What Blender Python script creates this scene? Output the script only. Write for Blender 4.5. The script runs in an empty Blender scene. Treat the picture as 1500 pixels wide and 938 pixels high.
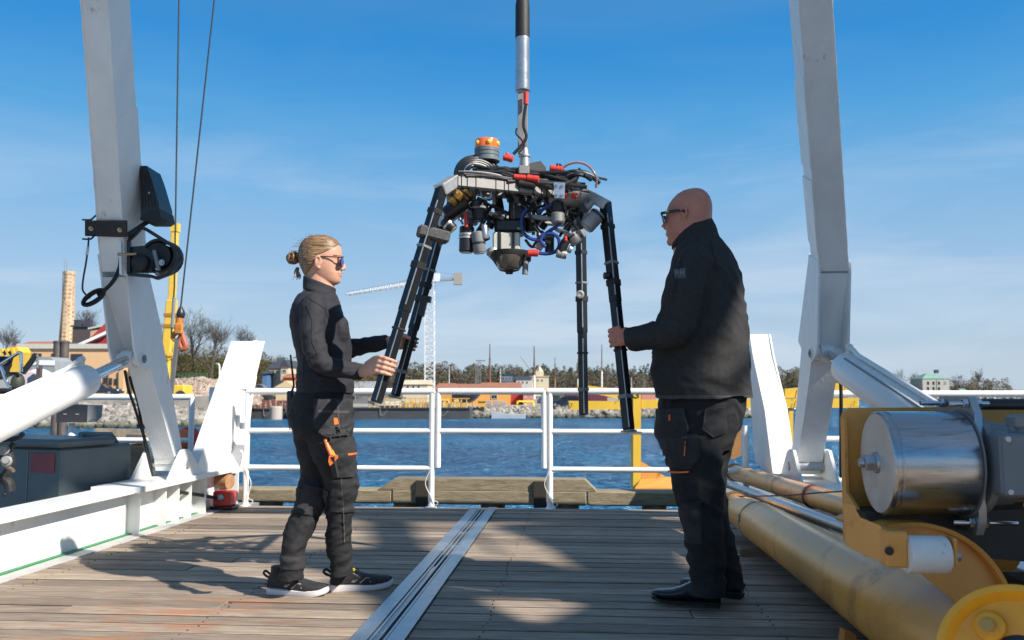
import bpy, bmesh, math, random
import numpy as np
from mathutils import Vector, Matrix, noise as mnoise
random.seed(7)
R = math.radians
sc = bpy.context.scene
COL = sc.collection

# ------------------------------------------------------------------ camera
F, CX, CY, HZ, CAMH = 1250.0, 750.0, 469.0, 576.0, 0.95      # photo pixels (1500 x 938)
PIT = math.atan((HZ - CY) / F)
YAW = math.atan(95.0 / F)                                    # the ship's axis lies this far right of the view
cam_d = bpy.data.cameras.new("camera")
cam = bpy.data.objects.new("camera", cam_d)
COL.objects.link(cam)
cam.location = (0, 0, CAMH)
cam.rotation_euler = (math.pi / 2 + PIT, 0, 0)
cam_d.sensor_width = 36.0
cam_d.lens = 36.0 * F / 1500.0
cam_d.clip_start = 0.05
cam_d.clip_end = 6000
cam_d.dof.use_dof = True
cam_d.dof.focus_distance = 4.1
cam_d.dof.aperture_fstop = 5.0
sc.camera = cam

# ------------------------------------------------------------------ world and sun
SUN = Vector((1.03, -0.68, 1.0)).normalized()
SEL = math.asin(SUN.z)
SROT = math.atan2(SUN.x, SUN.y)
w = bpy.data.worlds.new("World")
sc.world = w
w.use_nodes = True
nt = w.node_tree
nt.nodes.clear()
wo = nt.nodes.new("ShaderNodeOutputWorld")
bg = nt.nodes.new("ShaderNodeBackground")
sky = nt.nodes.new("ShaderNodeTexSky")
sky.sky_type = 'NISHITA'
sky.sun_disc = False
sky.sun_elevation = SEL
sky.sun_rotation = SROT
sky.altitude = 0
sky.air_density = 1.0
sky.dust_density = 0.9
sky.ozone_density = 2.5
bg.inputs[1].default_value = 0.10
# thin wisps of cirrus: whiter streaks on the sky's own directions
tc = nt.nodes.new("ShaderNodeTexCoord")
mp = nt.nodes.new("ShaderNodeMapping")
mp.inputs['Scale'].default_value = (1.6, 1.6, 9.0)
mp.inputs['Rotation'].default_value = (0.0, R(-10), 0.3)
nz = nt.nodes.new("ShaderNodeTexNoise")
nz.inputs['Scale'].default_value = 1.3
nz.inputs['Detail'].default_value = 5
nz.inputs['Roughness'].default_value = 0.58
nz.inputs['Distortion'].default_value = 0.6
cr = nt.nodes.new("ShaderNodeValToRGB")
cr.color_ramp.elements[0].position = 0.47
cr.color_ramp.elements[0].color = (0, 0, 0, 1)
cr.color_ramp.elements[1].position = 0.66
cr.color_ramp.elements[1].color = (0.6, 0.6, 0.6, 1)
sp = nt.nodes.new("ShaderNodeSeparateXYZ")
fade = nt.nodes.new("ShaderNodeMapRange")          # the wisps thin out towards the zenith
fade.inputs[1].default_value = 0.02
fade.inputs[2].default_value = 0.33
fade.inputs[3].default_value = 1.0
fade.inputs[4].default_value = 0.04
ml = nt.nodes.new("ShaderNodeMath")
ml.operation = 'MULTIPLY'
mx = nt.nodes.new("ShaderNodeMix")
mx.data_type = 'RGBA'
hs = nt.nodes.new("ShaderNodeHueSaturation")
hs.inputs['Saturation'].default_value = 1.12
L = nt.links.new
L(tc.outputs['Generated'], mp.inputs[0])
L(mp.outputs[0], nz.inputs['Vector'])
L(nz.outputs[0], cr.inputs[0])
L(tc.outputs['Generated'], sp.inputs[0])
L(sp.outputs['Z'], fade.inputs[0])
L(cr.outputs[0], ml.inputs[0])
L(fade.outputs[0], ml.inputs[1])
L(ml.outputs[0], mx.inputs[0])
L(sky.outputs[0], hs.inputs['Color'])
# the clear saturated blue of this day, by height above the horizon, blended with the physical sky
ramp = nt.nodes.new("ShaderNodeValToRGB")
els = ramp.color_ramp.elements
stops = [(0.0, (.56, .67, .79)), (.08, (.43, .60, .79)), (.14, (.35, .555, .80)), (.22, (.22, .49, .80)), (.30, (.085, .385, .77)), (.38, (.018, .28, .71)), (.55, (.10, .26, .50)), (1.0, (.17, .27, .42))]
els[0].position, els[0].color = stops[0][0], (*stops[0][1], 1)
els[1].position, els[1].color = stops[-1][0], (*stops[-1][1], 1)
for p_, c_ in stops[1:-1]:
    e_ = els.new(p_)
    e_.color = (*c_, 1)
L(sp.outputs['Z'], ramp.inputs[0])
rs_ = nt.nodes.new("ShaderNodeVectorMath")
rs_.operation = 'SCALE'
rs_.inputs['Scale'].default_value = 6.3
L(ramp.outputs[0], rs_.inputs[0])
bl = nt.nodes.new("ShaderNodeMix")
bl.data_type = 'RGBA'
bl.inputs[0].default_value = 0.88
L(hs.outputs[0], bl.inputs[6])
L(rs_.outputs[0], bl.inputs[7])
L(bl.outputs[2], mx.inputs[6])
mx.inputs[7].default_value = (4.6, 5.2, 5.9, 1)
L(mx.outputs[2], bg.inputs[0])
L(bg.outputs[0], wo.inputs[0])

sun_d = bpy.data.lights.new("sun", 'SUN')
sun_d.energy = 5.0
sun_d.angle = R(0.53)
sun_d.color = (1.0, 0.93, 0.83)
sun = bpy.data.objects.new("sun", sun_d)
COL.objects.link(sun)
sun.rotation_euler = SUN.to_track_quat('Z', 'Y').to_euler()
sun.location = (20, -14, 25)

sc.view_settings.view_transform = 'Standard'
sc.view_settings.look = 'None'
sc.view_settings.gamma = 1
sc.view_settings.exposure = 0.62
sc.cycles.use_denoising = True
try:
    sc.cycles.denoiser = 'OPENIMAGEDENOISE'
except Exception:
    pass
sc.cycles.max_bounces = 8
sc.cycles.diffuse_bounces = 4
sc.cycles.glossy_bounces = 4
sc.cycles.sample_clamp_indirect = 8.0

# ------------------------------------------------------------------ from the photograph's pixels to the place
CT, ST = math.cos(PIT), math.sin(PIT)
CYW, SYW = math.cos(YAW), math.sin(YAW)

def ray(px, py):
    a = (px - CX) / F
    b = (CY - py) / F
    return Vector((a, CT - ST * b, ST + CT * b))

def at(px, py, Y):                 # the point seen at a pixel, Y metres ahead
    d = ray(px, py)
    k = Y / d.y
    return Vector((d.x * k, Y, CAMH + d.z * k))

def gz(px, py, z=0.0):             # the point seen at a pixel on the level z
    d = ray(px, py)
    k = (z - CAMH) / d.z
    return Vector((d.x * k, d.y * k, z))

def ship(u, v, z=0.0):             # ship axes: u to starboard, v aft (away), z above deck
    return Vector((u * CYW + v * SYW, -u * SYW + v * CYW, z))

def su(px, py, u):                 # the point (v, z) seen at a pixel on the ship's plane u
    d = ray(px, py)
    k = u / (d.x * CYW - d.y * SYW)
    return ((d.x * SYW + d.y * CYW) * k, CAMH + d.z * k)

def sv(px, py, v):                 # the point (u, z) seen at a pixel on the ship's plane v
    d = ray(px, py)
    k = v / (d.x * SYW + d.y * CYW)
    return ((d.x * CYW - d.y * SYW) * k, CAMH + d.z * k)

US = Vector((CYW, -SYW, 0))
VS = Vector((SYW, CYW, 0))
ZS = Vector((0, 0, 1))

# ------------------------------------------------------------------ materials
MATS = {}

def pm(name, col, rough=0.5, metal=0.0, var=0.10, vs=6.0, bump=0.0, bs=60.0, dirt=None, stretch=(1, 1, 1),
       spec=0.5, coat=0.0, sss=0.0, island=0.0, objrand=0.0, world=False, detail=5, rvar=0.1, alpha=None):
    """principled material: base colour with soft noise variation, optional dirt patches and fine relief"""
    if name in MATS:
        return MATS[name]
    m = bpy.data.materials.new(name)
    m.use_nodes = True
    t = m.node_tree
    n = t.nodes
    b = n['Principled BSDF']
    l = t.links.new
    if world:
        g = n.new("ShaderNodeNewGeometry")
        co = g.outputs['Position']
    else:
        g = n.new("ShaderNodeTexCoord")
        co = g.outputs['Object']
    mpn = n.new("ShaderNodeMapping")
    mpn.inputs['Scale'].default_value = stretch
    l(co, mpn.inputs[0])
    nz = n.new("ShaderNodeTexNoise")
    nz.inputs['Scale'].default_value = vs
    nz.inputs['Detail'].default_value = detail
    nz.inputs['Roughness'].default_value = 0.62
    l(mpn.outputs[0], nz.inputs['Vector'])
    mr = n.new("ShaderNodeMapRange")
    mr.inputs[1].default_value = 0.3
    mr.inputs[2].default_value = 0.7
    mr.inputs[3].default_value = 1 - var
    mr.inputs[4].default_value = 1 + var
    l(nz.outputs[0], mr.inputs[0])
    val = mr.outputs[0]
    if island > 0 or objrand > 0:
        if island > 0:
            gi = n.new("ShaderNodeNewGeometry")
            rnd, amt = gi.outputs['Random Per Island'], island
        else:
            gi = n.new("ShaderNodeObjectInfo")
            rnd, amt = gi.outputs['Random'], objrand
        mi = n.new("ShaderNodeMapRange")
        mi.inputs[3].default_value = 1 - amt
        mi.inputs[4].default_value = 1 + amt
        l(rnd, mi.inputs[0])
        mm = n.new("ShaderNodeMath")
        mm.operation = 'MULTIPLY'
        l(val, mm.inputs[0])
        l(mi.outputs[0], mm.inputs[1])
        val = mm.outputs[0]
    vm = n.new("ShaderNodeVectorMath")
    vm.operation = 'SCALE'
    vm.inputs[0].default_value = col[:3]
    l(val, vm.inputs['Scale'])
    out = vm.outputs[0]
    if dirt:
        dc, dthr, dsc = dirt[:3]
        soft = dirt[3] if len(dirt) > 3 else 0.12
        nd = n.new("ShaderNodeTexNoise")
        nd.inputs['Scale'].default_value = dsc
        nd.inputs['Detail'].default_value = 8
        nd.inputs['Roughness'].default_value = 0.7
        l(mpn.outputs[0], nd.inputs['Vector'])
        md = n.new("ShaderNodeMapRange")
        md.inputs[1].default_value = dthr
        md.inputs[2].default_value = dthr + soft
        l(nd.outputs[0], md.inputs[0])
        mxn = n.new("ShaderNodeMix")
        mxn.data_type = 'RGBA'
        l(md.outputs[0], mxn.inputs[0])
        l(out, mxn.inputs[6])
        mxn.inputs[7].default_value = (*dc, 1)
        out = mxn.outputs[2]
    l(out, b.inputs['Base Color'])
    b.inputs['Metallic'].default_value = metal
    b.inputs['Specular IOR Level'].default_value = spec
    rr = n.new("ShaderNodeMapRange")
    rr.inputs[3].default_value = max(0.02, rough - rvar)
    rr.inputs[4].default_value = min(1, rough + rvar)
    l(nz.outputs[0], rr.inputs[0])
    l(rr.outputs[0], b.inputs['Roughness'])
    if coat:
        b.inputs['Coat Weight'].default_value = coat
        b.inputs['Coat Roughness'].default_value = 0.08
    if sss:
        b.inputs['Subsurface Weight'].default_value = sss
        b.inputs['Subsurface Radius'].default_value = (1.0, 0.35, 0.2)
        b.inputs['Subsurface Scale'].default_value = 0.01
    if bump:
        nb = n.new("ShaderNodeTexNoise")
        nb.inputs['Scale'].default_value = bs
        nb.inputs['Detail'].default_value = 6
        l(mpn.outputs[0], nb.inputs['Vector'])
        bp = n.new("ShaderNodeBump")
        bp.inputs['Strength'].default_value = bump
        bp.inputs['Distance'].default_value = 0.01
        l(nb.outputs[0], bp.inputs['Height'])
        l(bp.outputs[0], b.inputs['Normal'])
    MATS[name] = m
    return m

M_WHITE = pm("white_marine_paint", (0.76, 0.76, 0.74), 0.38, var=0.05, vs=3, bump=0.12, bs=25, stretch=(1, 1, .45), dirt=((0.46, 0.38, 0.29), 0.62, 6.0, 0.16))
M_WHITE2 = pm("worn_white_paint", (0.82, 0.815, 0.79), 0.42, var=0.07, vs=5, bump=0.35, bs=70, stretch=(1, 1, .35), dirt=((0.46, 0.37, 0.27), 0.63, 9.0, 0.1))
M_RAIL = pm("white_rail_paint", (0.82, 0.82, 0.80), 0.32, var=0.05, vs=8, bump=0.1, bs=60, dirt=((0.42, 0.30, 0.2), 0.74, 22.0, 0.05))
M_BLACK = pm("black_plastic", (0.018, 0.018, 0.020), 0.38, var=0.3, vs=20)
M_RUBBER = pm("black_rubber", (0.014, 0.014, 0.015), 0.6, var=0.3, vs=30)
M_ANOD = pm("black_anodised_metal", (0.020, 0.021, 0.024), 0.34, metal=0.35, var=0.3, vs=12, dirt=((0.22, 0.21, 0.20), 0.70, 42.0, 0.03), stretch=(1, 1, 0.35))
M_ALU = pm("raw_aluminium", (0.52, 0.51, 0.49), 0.42, metal=0.75, var=0.12, vs=18, bump=0.06, bs=120)
M_ALUD = pm("dull_aluminium", (0.27, 0.262, 0.25), 0.5, metal=0.4, var=0.15, vs=14, dirt=((0.6, 0.58, 0.55), 0.68, 50, 0.04))
M_STEEL = pm("polished_steel", (0.62, 0.63, 0.65), 0.16, metal=1.0, var=0.08, vs=10, rvar=0.05)
M_CHROME = pm("chrome_rod", (0.70, 0.71, 0.73), 0.08, metal=1.0, var=0.03, vs=10, rvar=0.03)
M_GALV = pm("galvanised_steel", (0.44, 0.46, 0.48), 0.36, metal=0.8, var=0.16, vs=14, dirt=((0.28, 0.29, 0.3), 0.58, 8.0, 0.15), bump=0.05, bs=60)
M_GREY = pm("grey_paint", (0.20, 0.21, 0.215), 0.5, var=0.1, vs=10)
M_DGREY = pm("dark_grey_paint", (0.10, 0.125, 0.13), 0.42, var=0.12, vs=5, dirt=((0.16, 0.17, 0.16), 0.66, 12, 0.12))
M_RED = pm("red_plastic", (0.62, 0.045, 0.03), 0.4, var=0.12, vs=12)
M_ORANGE = pm("orange_plastic", (0.80, 0.17, 0.03), 0.4, var=0.1, vs=12)
M_AMBER = pm("amber_lens", (0.90, 0.17, 0.02), 0.18, var=0.15, vs=25, coat=0.5)
M_YEL = pm("yellow_machine_paint", (0.70, 0.315, 0.07), 0.40, var=0.10, vs=4, bump=0.05, bs=30, dirt=((0.30, 0.13, 0.035), 0.60, 5.0, 0.10))
M_YEL2 = pm("bright_yellow_paint", (0.72, 0.46, 0.05), 0.45, var=0.08, vs=2)
M_BLUE = pm("blue_cable", (0.02, 0.05, 0.22), 0.4, var=0.2, vs=15)
M_NYLON = pm("white_nylon", (0.74, 0.72, 0.68), 0.5, var=0.06, vs=20, dirt=((0.42, 0.36, 0.28), 0.62, 22, 0.1))

# ------------------------------------------------------------------ object helpers
class MB:
    """collects shapes in world coordinates, then links them as one mesh object"""
    def __init__(self):
        self.v, self.f, self.mi = [], [], []
        self.cur = 0

    def add(self, verts, faces):
        o = len(self.v)
        self.v.extend([tuple(p) for p in verts])
        for f in faces:
            self.f.append([i + o for i in f])
            self.mi.append(self.cur)
        return self

    def box(self, c, s, M=None, bev=0.0):
        c = Vector(c)
        hx, hy, hz = s[0] / 2, s[1] / 2, s[2] / 2
        b = min(bev, hx * 0.9, hy * 0.9, hz * 0.9)
        if b <= 0:
            P = [Vector((x, y, z)) for x in (-hx, hx) for y in (-hy, hy) for z in (-hz, hz)]
            Fc = [(0, 1, 3, 2), (4, 6, 7, 5), (0, 4, 5, 1), (2, 3, 7, 6), (0, 2, 6, 4), (1, 5, 7, 3)]
        else:
            P, idx = [], {}
            for sx in (-1, 1):
                for sy in (-1, 1):
                    for sz in (-1, 1):
                        idx[(sx, sy, sz)] = len(P)
                        P += [Vector((sx * hx, sy * (hy - b), sz * (hz - b))),
                              Vector((sx * (hx - b), sy * hy, sz * (hz - b))),
                              Vector((sx * (hx - b), sy * (hy - b), sz * hz))]
            Fc = []
            for ax in range(3):
                for s1 in (-1, 1):
                    q = []
                    for (p, r) in ((-1, -1), (1, -1), (1, 1), (-1, 1)):
                        k = [0, 0, 0]
                        k[ax] = s1
                        k[(ax + 1) % 3] = p
                        k[(ax + 2) % 3] = r
                        q.append(idx[tuple(k)] + ax)
                    Fc.append(q if s1 > 0 else q[::-1])
            for ax in range(3):
                a1, a2 = (ax + 1) % 3, (ax + 2) % 3
                for s1 in (-1, 1):
                    for s2 in (-1, 1):
                        k = [0, 0, 0]
                        k[a1], k[a2] = s1, s2
                        k0, k1 = list(k), list(k)
                        k0[ax], k1[ax] = -1, 1
                        A, B = idx[tuple(k0)], idx[tuple(k1)]
                        q = [A + a1, B + a1, B + a2, A + a2]
                        Fc.append(q if s1 * s2 < 0 else q[::-1])
            for (sx, sy, sz), i in idx.items():
                q = [i, i + 1, i + 2]
                Fc.append(q if sx * sy * sz > 0 else q[::-1])
        if M is not None:
            P = [M @ p for p in P]
        return self.add([p + c for p in P], Fc)

    def sbox(self, u0, u1, v0, v1, z0, z1, bev=0.0):      # a box in ship axes
        c = ship((u0 + u1) / 2, (v0 + v1) / 2, (z0 + z1) / 2)
        return self.box(c, (abs(u1 - u0), abs(v1 - v0), abs(z1 - z0)), SHIPM, bev)

    def bar(self, p0, p1, w, h, up=(0, 0, 1), bev=0.0):    # rectangular bar from p0 to p1
        p0, p1 = Vector(p0), Vector(p1)
        d = p1 - p0
        ln = d.length
        z = d.normalized()
        x = Vector(up).cross(z)
        if x.length < 1e-4:
            x = Vector((1, 0, 0)).cross(z)
        x.normalize()
        y = z.cross(x)
        M = Matrix((x, y, z)).transposed()
        return self.box((p0 + p1) / 2, (w, h, ln), M, bev)

    def cyl(self, p0, p1, r0, r1=None, n=14, cap=True):
        r1 = r0 if r1 is None else r1
        return self.tube([p0, p1], [r0, r1], n, cap)

    def tube(self, pts, r, n=8, cap=True, closed=False, ry=None, up=None):
        pts = [Vector(p) for p in pts]
        m = len(pts)
        rs = r if isinstance(r, (list, tuple)) else [r] * m
        V, Fc = [], []
        prev = None
        for i, p in enumerate(pts):
            if closed:
                t = pts[(i + 1) % m] - pts[i - 1]
            elif i == 0:
                t = pts[1] - pts[0]
            elif i == m - 1:
                t = pts[-1] - pts[-2]
            else:
                t = (pts[i + 1] - p).normalized() + (p - pts[i - 1]).normalized()
            if t.length < 1e-9:
                t = Vector((0, 0, 1))
            t.normalize()
            if up is not None:
                a = Vector(up).cross(t)
                if a.length < 1e-4:
                    a = Vector((1, 0, 0.01)).cross(t)
            elif prev is None:
                a = Vector((0, 0, 1)).cross(t)
                if a.length < 0.05:
                    a = Vector((1, 0, 0)).cross(t)
            else:
                a = prev - t * prev.dot(t)
                if a.length < 1e-5:
                    a = Vector((1, 0, 0)).cross(t)
            a.normalize()
            prev = a
            b = t.cross(a)
            kx = rs[i]
            ky = kx if ry is None else (ry[i] if isinstance(ry, (list, tuple)) else ry)
            for k in range(n):
                an = 2 * math.pi * (k + 0.5) / n
                V.append(p + a * math.cos(an) * kx + b * math.sin(an) * ky)
        for i in range(m if closed else m - 1):
            j = (i + 1) % m
            for k in range(n):
                k2 = (k + 1) % n
                Fc.append((i * n + k, i * n + k2, j * n + k2, j * n + k))
        if cap and not closed:
            Fc.append(tuple(range(n - 1, -1, -1)))
            Fc.append(tuple((m - 1) * n + k for k in range(n)))
        return self.add(V, Fc)

    def lathe(self, p0, axis, prof, n=24, cap=True):       # prof: list of (distance along axis, radius)
        axis = Vector(axis).normalized()
        p0 = Vector(p0)
        a = Vector((0, 0, 1)).cross(axis)
        if a.length < 0.05:
            a = Vector((1, 0, 0)).cross(axis)
        a.normalize()
        b = axis.cross(a)
        V, Fc = [], []
        for (d, r) in prof:
            for k in range(n):
                an = 2 * math.pi * k / n
                V.append(p0 + axis * d + (a * math.cos(an) + b * math.sin(an)) * max(r, 1e-5))
        for i in range(len(prof) - 1):
            for k in range(n):
                k2 = (k + 1) % n
                Fc.append((i * n + k, i * n + k2, (i + 1) * n + k2, (i + 1) * n + k))
        if cap:
            Fc.append(tuple(range(n - 1, -1, -1)))
            Fc.append(tuple((len(prof) - 1) * n + k for k in range(n)))
        return self.add(V, Fc)

    def prism(self, poly, off):                            # a flat outline pushed along off
        off = Vector(off)
        poly = [Vector(p) for p in poly]
        nrm = Vector((0, 0, 0))
        for i in range(len(poly)):
            nrm += poly[i].cross(poly[(i + 1) % len(poly)])
        if nrm.dot(off) > 0:
            poly = poly[::-1]
        n = len(poly)
        V = poly + [p + off for p in poly]
        Fc = [tuple(range(n)), tuple(range(2 * n - 1, n - 1, -1))]
        for i in range(n):
            j = (i + 1) % n
            Fc.append((i, i + n, j + n, j))
        return self.add(V, Fc)

    def ball(self, c, r, n=12, M=None):
        r = (r, r, r) if not isinstance(r, (tuple, list)) else r
        c = Vector(c)
        V, Fc = [], []
        m = max(4, n // 2)
        for i in range(m + 1):
            th = math.pi * i / m
            for k in range(n):
                ph = 2 * math.pi * k / n
                p = Vector((math.sin(th) * math.cos(ph) * r[0], math.sin(th) * math.sin(ph) * r[1], math.cos(th) * r[2]))
                V.append(c + (M @ p if M is not None else p))
        for i in range(m):
            for k in range(n):
                k2 = (k + 1) % n
                if i == 0:
                    Fc.append((k, (i + 1) * n + k, (i + 1) * n + k2))
                elif i == m - 1:
                    Fc.append((i * n + k, (i + 1) * n + k, i * n + k2))
                else:
                    Fc.append((i * n + k, (i + 1) * n + k, (i + 1) * n + k2, i * n + k2))
        return self.add(V, Fc)

    def hexbolt(self, c, axis, r, h):
        return self.lathe(c, axis, [(0, r), (h * 0.85, r), (h, r * 0.88)], n=6)

    def build(self, name, m, parent=None, smooth=True, sharp=35, kind=None, label=None, cat=None, group=None):
        me = bpy.data.meshes.new(name)
        off = origin(parent)
        vs = [(p[0] - off.x, p[1] - off.y, p[2] - off.z) for p in self.v]
        me.from_pydata(vs, [], self.f)
        ms = m if isinstance(m, (list, tuple)) else [m]
        for q in ms:
            me.materials.append(q)
        if len(ms) > 1:
            me.polygons.foreach_set("material_index", self.mi)
        return link_mesh(me, name, parent, smooth, sharp, kind, label, cat, group)

SHIPM = Matrix((US, VS, ZS)).transposed()
ORG = {}

def origin(o):
    p = Vector((0, 0, 0))
    while o is not None:
        p += o.location
        o = o.parent
    return p

def link_mesh(me, name, parent=None, smooth=True, sharp=35, kind=None, label=None, cat=None, group=None):
    bm = bmesh.new()
    bm.from_mesh(me)
    bmesh.ops.remove_doubles(bm, verts=bm.verts, dist=1e-5)
    bmesh.ops.recalc_face_normals(bm, faces=bm.faces)
    bm.to_mesh(me)
    bm.free()
    if smooth:
        me.polygons.foreach_set("use_smooth", [True] * len(me.polygons))
        me.set_sharp_from_angle(angle=R(sharp))
    me.update()
    o = bpy.data.objects.new(name, me)
    COL.objects.link(o)
    if parent is not None:
        o.parent = parent
    tag(o, label, cat, group, kind)
    return o

def tag(o, label=None, cat=None, group=None, kind=None):
    if label:
        o['label'] = label
    if cat:
        o['category'] = cat
    if group:
        o['group'] = group
    if kind:
        o['kind'] = kind
    return o

def thing(name, loc, label, cat, group=None):
    o = bpy.data.objects.new(name, None)
    o.empty_display_size = 0.1
    COL.objects.link(o)
    o.location = loc
    return tag(o, label, cat, group)

def curve_pts(pts, n=8):            # a smooth line through points
    pts = [Vector(p) for p in pts]
    out = []
    P = [pts[0] * 2 - pts[1]] + pts + [pts[-1] * 2 - pts[-2]]
    for i in range(1, len(P) - 2):
        for k in range(n):
            t = k / n
            a, b, c, d = P[i - 1], P[i], P[i + 1], P[i + 2]
            out.append(0.5 * ((2 * b) + (c - a) * t + (2 * a - 5 * b + 4 * c - d) * t * t + (3 * b - a - 3 * c + d) * t * t * t))
    out.append(pts[-1])
    return out

def text_mesh(s, loc, M, size, m, name, parent, ext=0.0006):
    cu = bpy.data.curves.new(name, 'FONT')
    cu.body = s
    cu.size = size
    cu.extrude = ext
    cu.align_x = 'CENTER'
    cu.align_y = 'CENTER'
    tmp = bpy.data.objects.new(name + "_tmp", cu)
    COL.objects.link(tmp)
    dg = bpy.context.evaluated_depsgraph_get()
    me = bpy.data.meshes.new_from_object(tmp.evaluated_get(dg))
    COL.objects.unlink(tmp)
    bpy.data.objects.remove(tmp)
    me.transform(Matrix.Translation(Vector(loc) - origin(parent)) @ M.to_4x4())
    me.materials.clear()
    me.materials.append(m)
    o = bpy.data.objects.new(name, me)
    COL.objects.link(o)
    if parent is not None:
        o.parent = parent
    return o
# ================================================================== THE SHIP
def wood_mat():
    m = bpy.data.materials.new("weathered_deck_wood")
    m.use_nodes = True
    t = m.node_tree
    n = t.nodes
    l = t.links.new
    b = n['Principled BSDF']
    g = n.new("ShaderNodeNewGeometry")
    oi = n.new("ShaderNodeObjectInfo")
    rot = n.new("ShaderNodeMapping")
    rot.inputs['Rotation'].default_value = (0, 0, YAW)
    l(g.outputs['Position'], rot.inputs[0])
    # every plank gets its own stretch of grain
    ad = n.new("ShaderNodeVectorMath")
    ad.operation = 'ADD'
    sc1 = n.new("ShaderNodeVectorMath")
    sc1.operation = 'SCALE'
    sc1.inputs[0].default_value = (37.0, 11.0, 5.0)
    l(oi.outputs['Random'], sc1.inputs['Scale'])
    l(rot.outputs[0], ad.inputs[0])
    l(sc1.outputs[0], ad.inputs[1])
    mp1 = n.new("ShaderNodeMapping")
    mp1.inputs['Scale'].default_value = (2.2, 30, 30)
    l(ad.outputs[0], mp1.inputs[0])
    n1 = n.new("ShaderNodeTexNoise")
    n1.inputs['Scale'].default_value = 2.2
    n1.inputs['Detail'].default_value = 9
    n1.inputs['Roughness'].default_value = 0.68
    n1.inputs['Distortion'].default_value = 0.4
    l(mp1.outputs[0], n1.inputs['Vector'])
    r1 = n.new("ShaderNodeValToRGB")
    e = r1.color_ramp.elements
    e[0].position, e[0].color = 0.28, (0.150, 0.105, 0.075, 1)
    e[1].position, e[1].color = 0.74, (0.47, 0.375, 0.285, 1)
    x = r1.color_ramp.elements.new(0.5)
    x.color = (0.30, 0.235, 0.178, 1)
    l(n1.outputs[0], r1.inputs[0])
    # planks differ in tone
    hv = n.new("ShaderNodeHueSaturation")
    mv = n.new("ShaderNodeMapRange")
    mv.inputs[3].default_value, mv.inputs[4].default_value = 0.66, 1.2
    l(oi.outputs['Random'], mv.inputs[0])
    l(mv.outputs[0], hv.inputs['Value'])
    l(r1.outputs[0], hv.inputs['Color'])
    # broad wear, then rust stains and dark damp specks
    n2 = n.new("ShaderNodeTexNoise")
    n2.inputs['Scale'].default_value = 1.3
    n2.inputs['Detail'].default_value = 6
    l(rot.outputs[0], n2.inputs['Vector'])
    mr2 = n.new("ShaderNodeMapRange")
    mr2.inputs[1].default_value, mr2.inputs[2].default_value = 0.52, 0.72
    mr2.inputs[4].default_value = 0.42
    l(n2.outputs[0], mr2.inputs[0])
    mx2 = n.new("ShaderNodeMix")
    mx2.data_type = 'RGBA'
    l(mr2.outputs[0], mx2.inputs[0])
    l(hv.outputs[0], mx2.inputs[6])
    mx2.inputs[7].default_value = (0.17, 0.135, 0.10, 1)
    # rust: a band of stain on the port side near the camera
    mp3 = n.new("ShaderNodeMapping")
    mp3.inputs['Scale'].default_value = (1.5, 5.5, 1)
    l(rot.outputs[0], mp3.inputs[0])
    n3 = n.new("ShaderNodeTexNoise")
    n3.inputs['Scale'].default_value = 1.6
    n3.inputs['Detail'].default_value = 7
    n3.inputs['Roughness'].default_value = 0.6
    l(mp3.outputs[0], n3.inputs['Vector'])
    rc = gz(235, 905)
    dv = n.new("ShaderNodeVectorMath")
    dv.operation = 'DISTANCE'
    l(g.outputs['Position'], dv.inputs[0])
    dv.inputs[1].default_value = rc
    md = n.new("ShaderNodeMapRange")
    md.inputs[1].default_value, md.inputs[2].default_value = 0.15, 0.95
    md.inputs[3].default_value, md.inputs[4].default_value = 0.13, -0.12
    l(dv.outputs['Value'], md.inputs[0])
    sm = n.new("ShaderNodeMath")
    sm.operation = 'ADD'
    l(n3.outputs[0], sm.inputs[0])
    l(md.outputs[0], sm.inputs[1])
    m3 = n.new("ShaderNodeMapRange")
    m3.inputs[1].default_value, m3.inputs[2].default_value = 0.57, 0.74
    m3.inputs[4].default_value = 0.6
    l(sm.outputs[0], m3.inputs[0])
    mx3 = n.new("ShaderNodeMix")
    mx3.data_type = 'RGBA'
    l(m3.outputs[0], mx3.inputs[0])
    l(mx2.outputs[2], mx3.inputs[6])
    mx3.inputs[7].default_value = (0.40, 0.15, 0.05, 1)
    l(mx3.outputs[2], b.inputs['Base Color'])
    b.inputs['Roughness'].default_value = 0.72
    b.inputs['Specular IOR Level'].default_value = 0.35
    # fine grooves of the grain
    bp = n.new("ShaderNodeBump")
    bp.inputs['Strength'].default_value = 0.55
    bp.inputs['Distance'].default_value = 0.006
    l(n1.outputs[0], bp.inputs['Height'])
    l(bp.outputs[0], b.inputs['Normal'])
    return m

M_WOOD = wood_mat()
M_SEAM = pm("dark_seam_caulk", (0.022, 0.018, 0.015), 0.8, world=True)
M_UNDER = pm("deck_underside", (0.02, 0.018, 0.016), 0.8)
M_HULL = pm("ship_steel", (0.20, 0.205, 0.21), 0.6, dirt=((0.2, 0.1, 0.05), 0.62, 4, 0.1))
M_GREEN = pm("green_deck_paint", (0.02, 0.20, 0.075), 0.55, var=0.2, vs=12, dirt=((0.24, 0.15, 0.06), 0.57, 14, 0.08), world=True)
M_STRIP = pm("grey_edge_steel", (0.46, 0.45, 0.44), 0.5, metal=0.15, var=0.12, vs=9, world=True, dirt=((0.25, 0.22, 0.2), 0.66, 20, 0.1))

VEND, ULEFT, URIGHT, UTR = 7.13, -2.89, 2.75, -0.775
b = MB()
b.sbox(-5.2, 6.0, -6, VEND - 0.02, -0.9, -0.045)
deck = b.build("deck", M_UNDER, kind='structure', smooth=False)
# planks: athwartships, two runs either side of the steel track
PITCH = 0.1285
rng = random.Random(3)
v = VEND - 0.15
pl = MB()
row = 0
SEGS = [(ULEFT, UTR - 0.108), (UTR + 0.108, URIGHT)]
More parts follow.
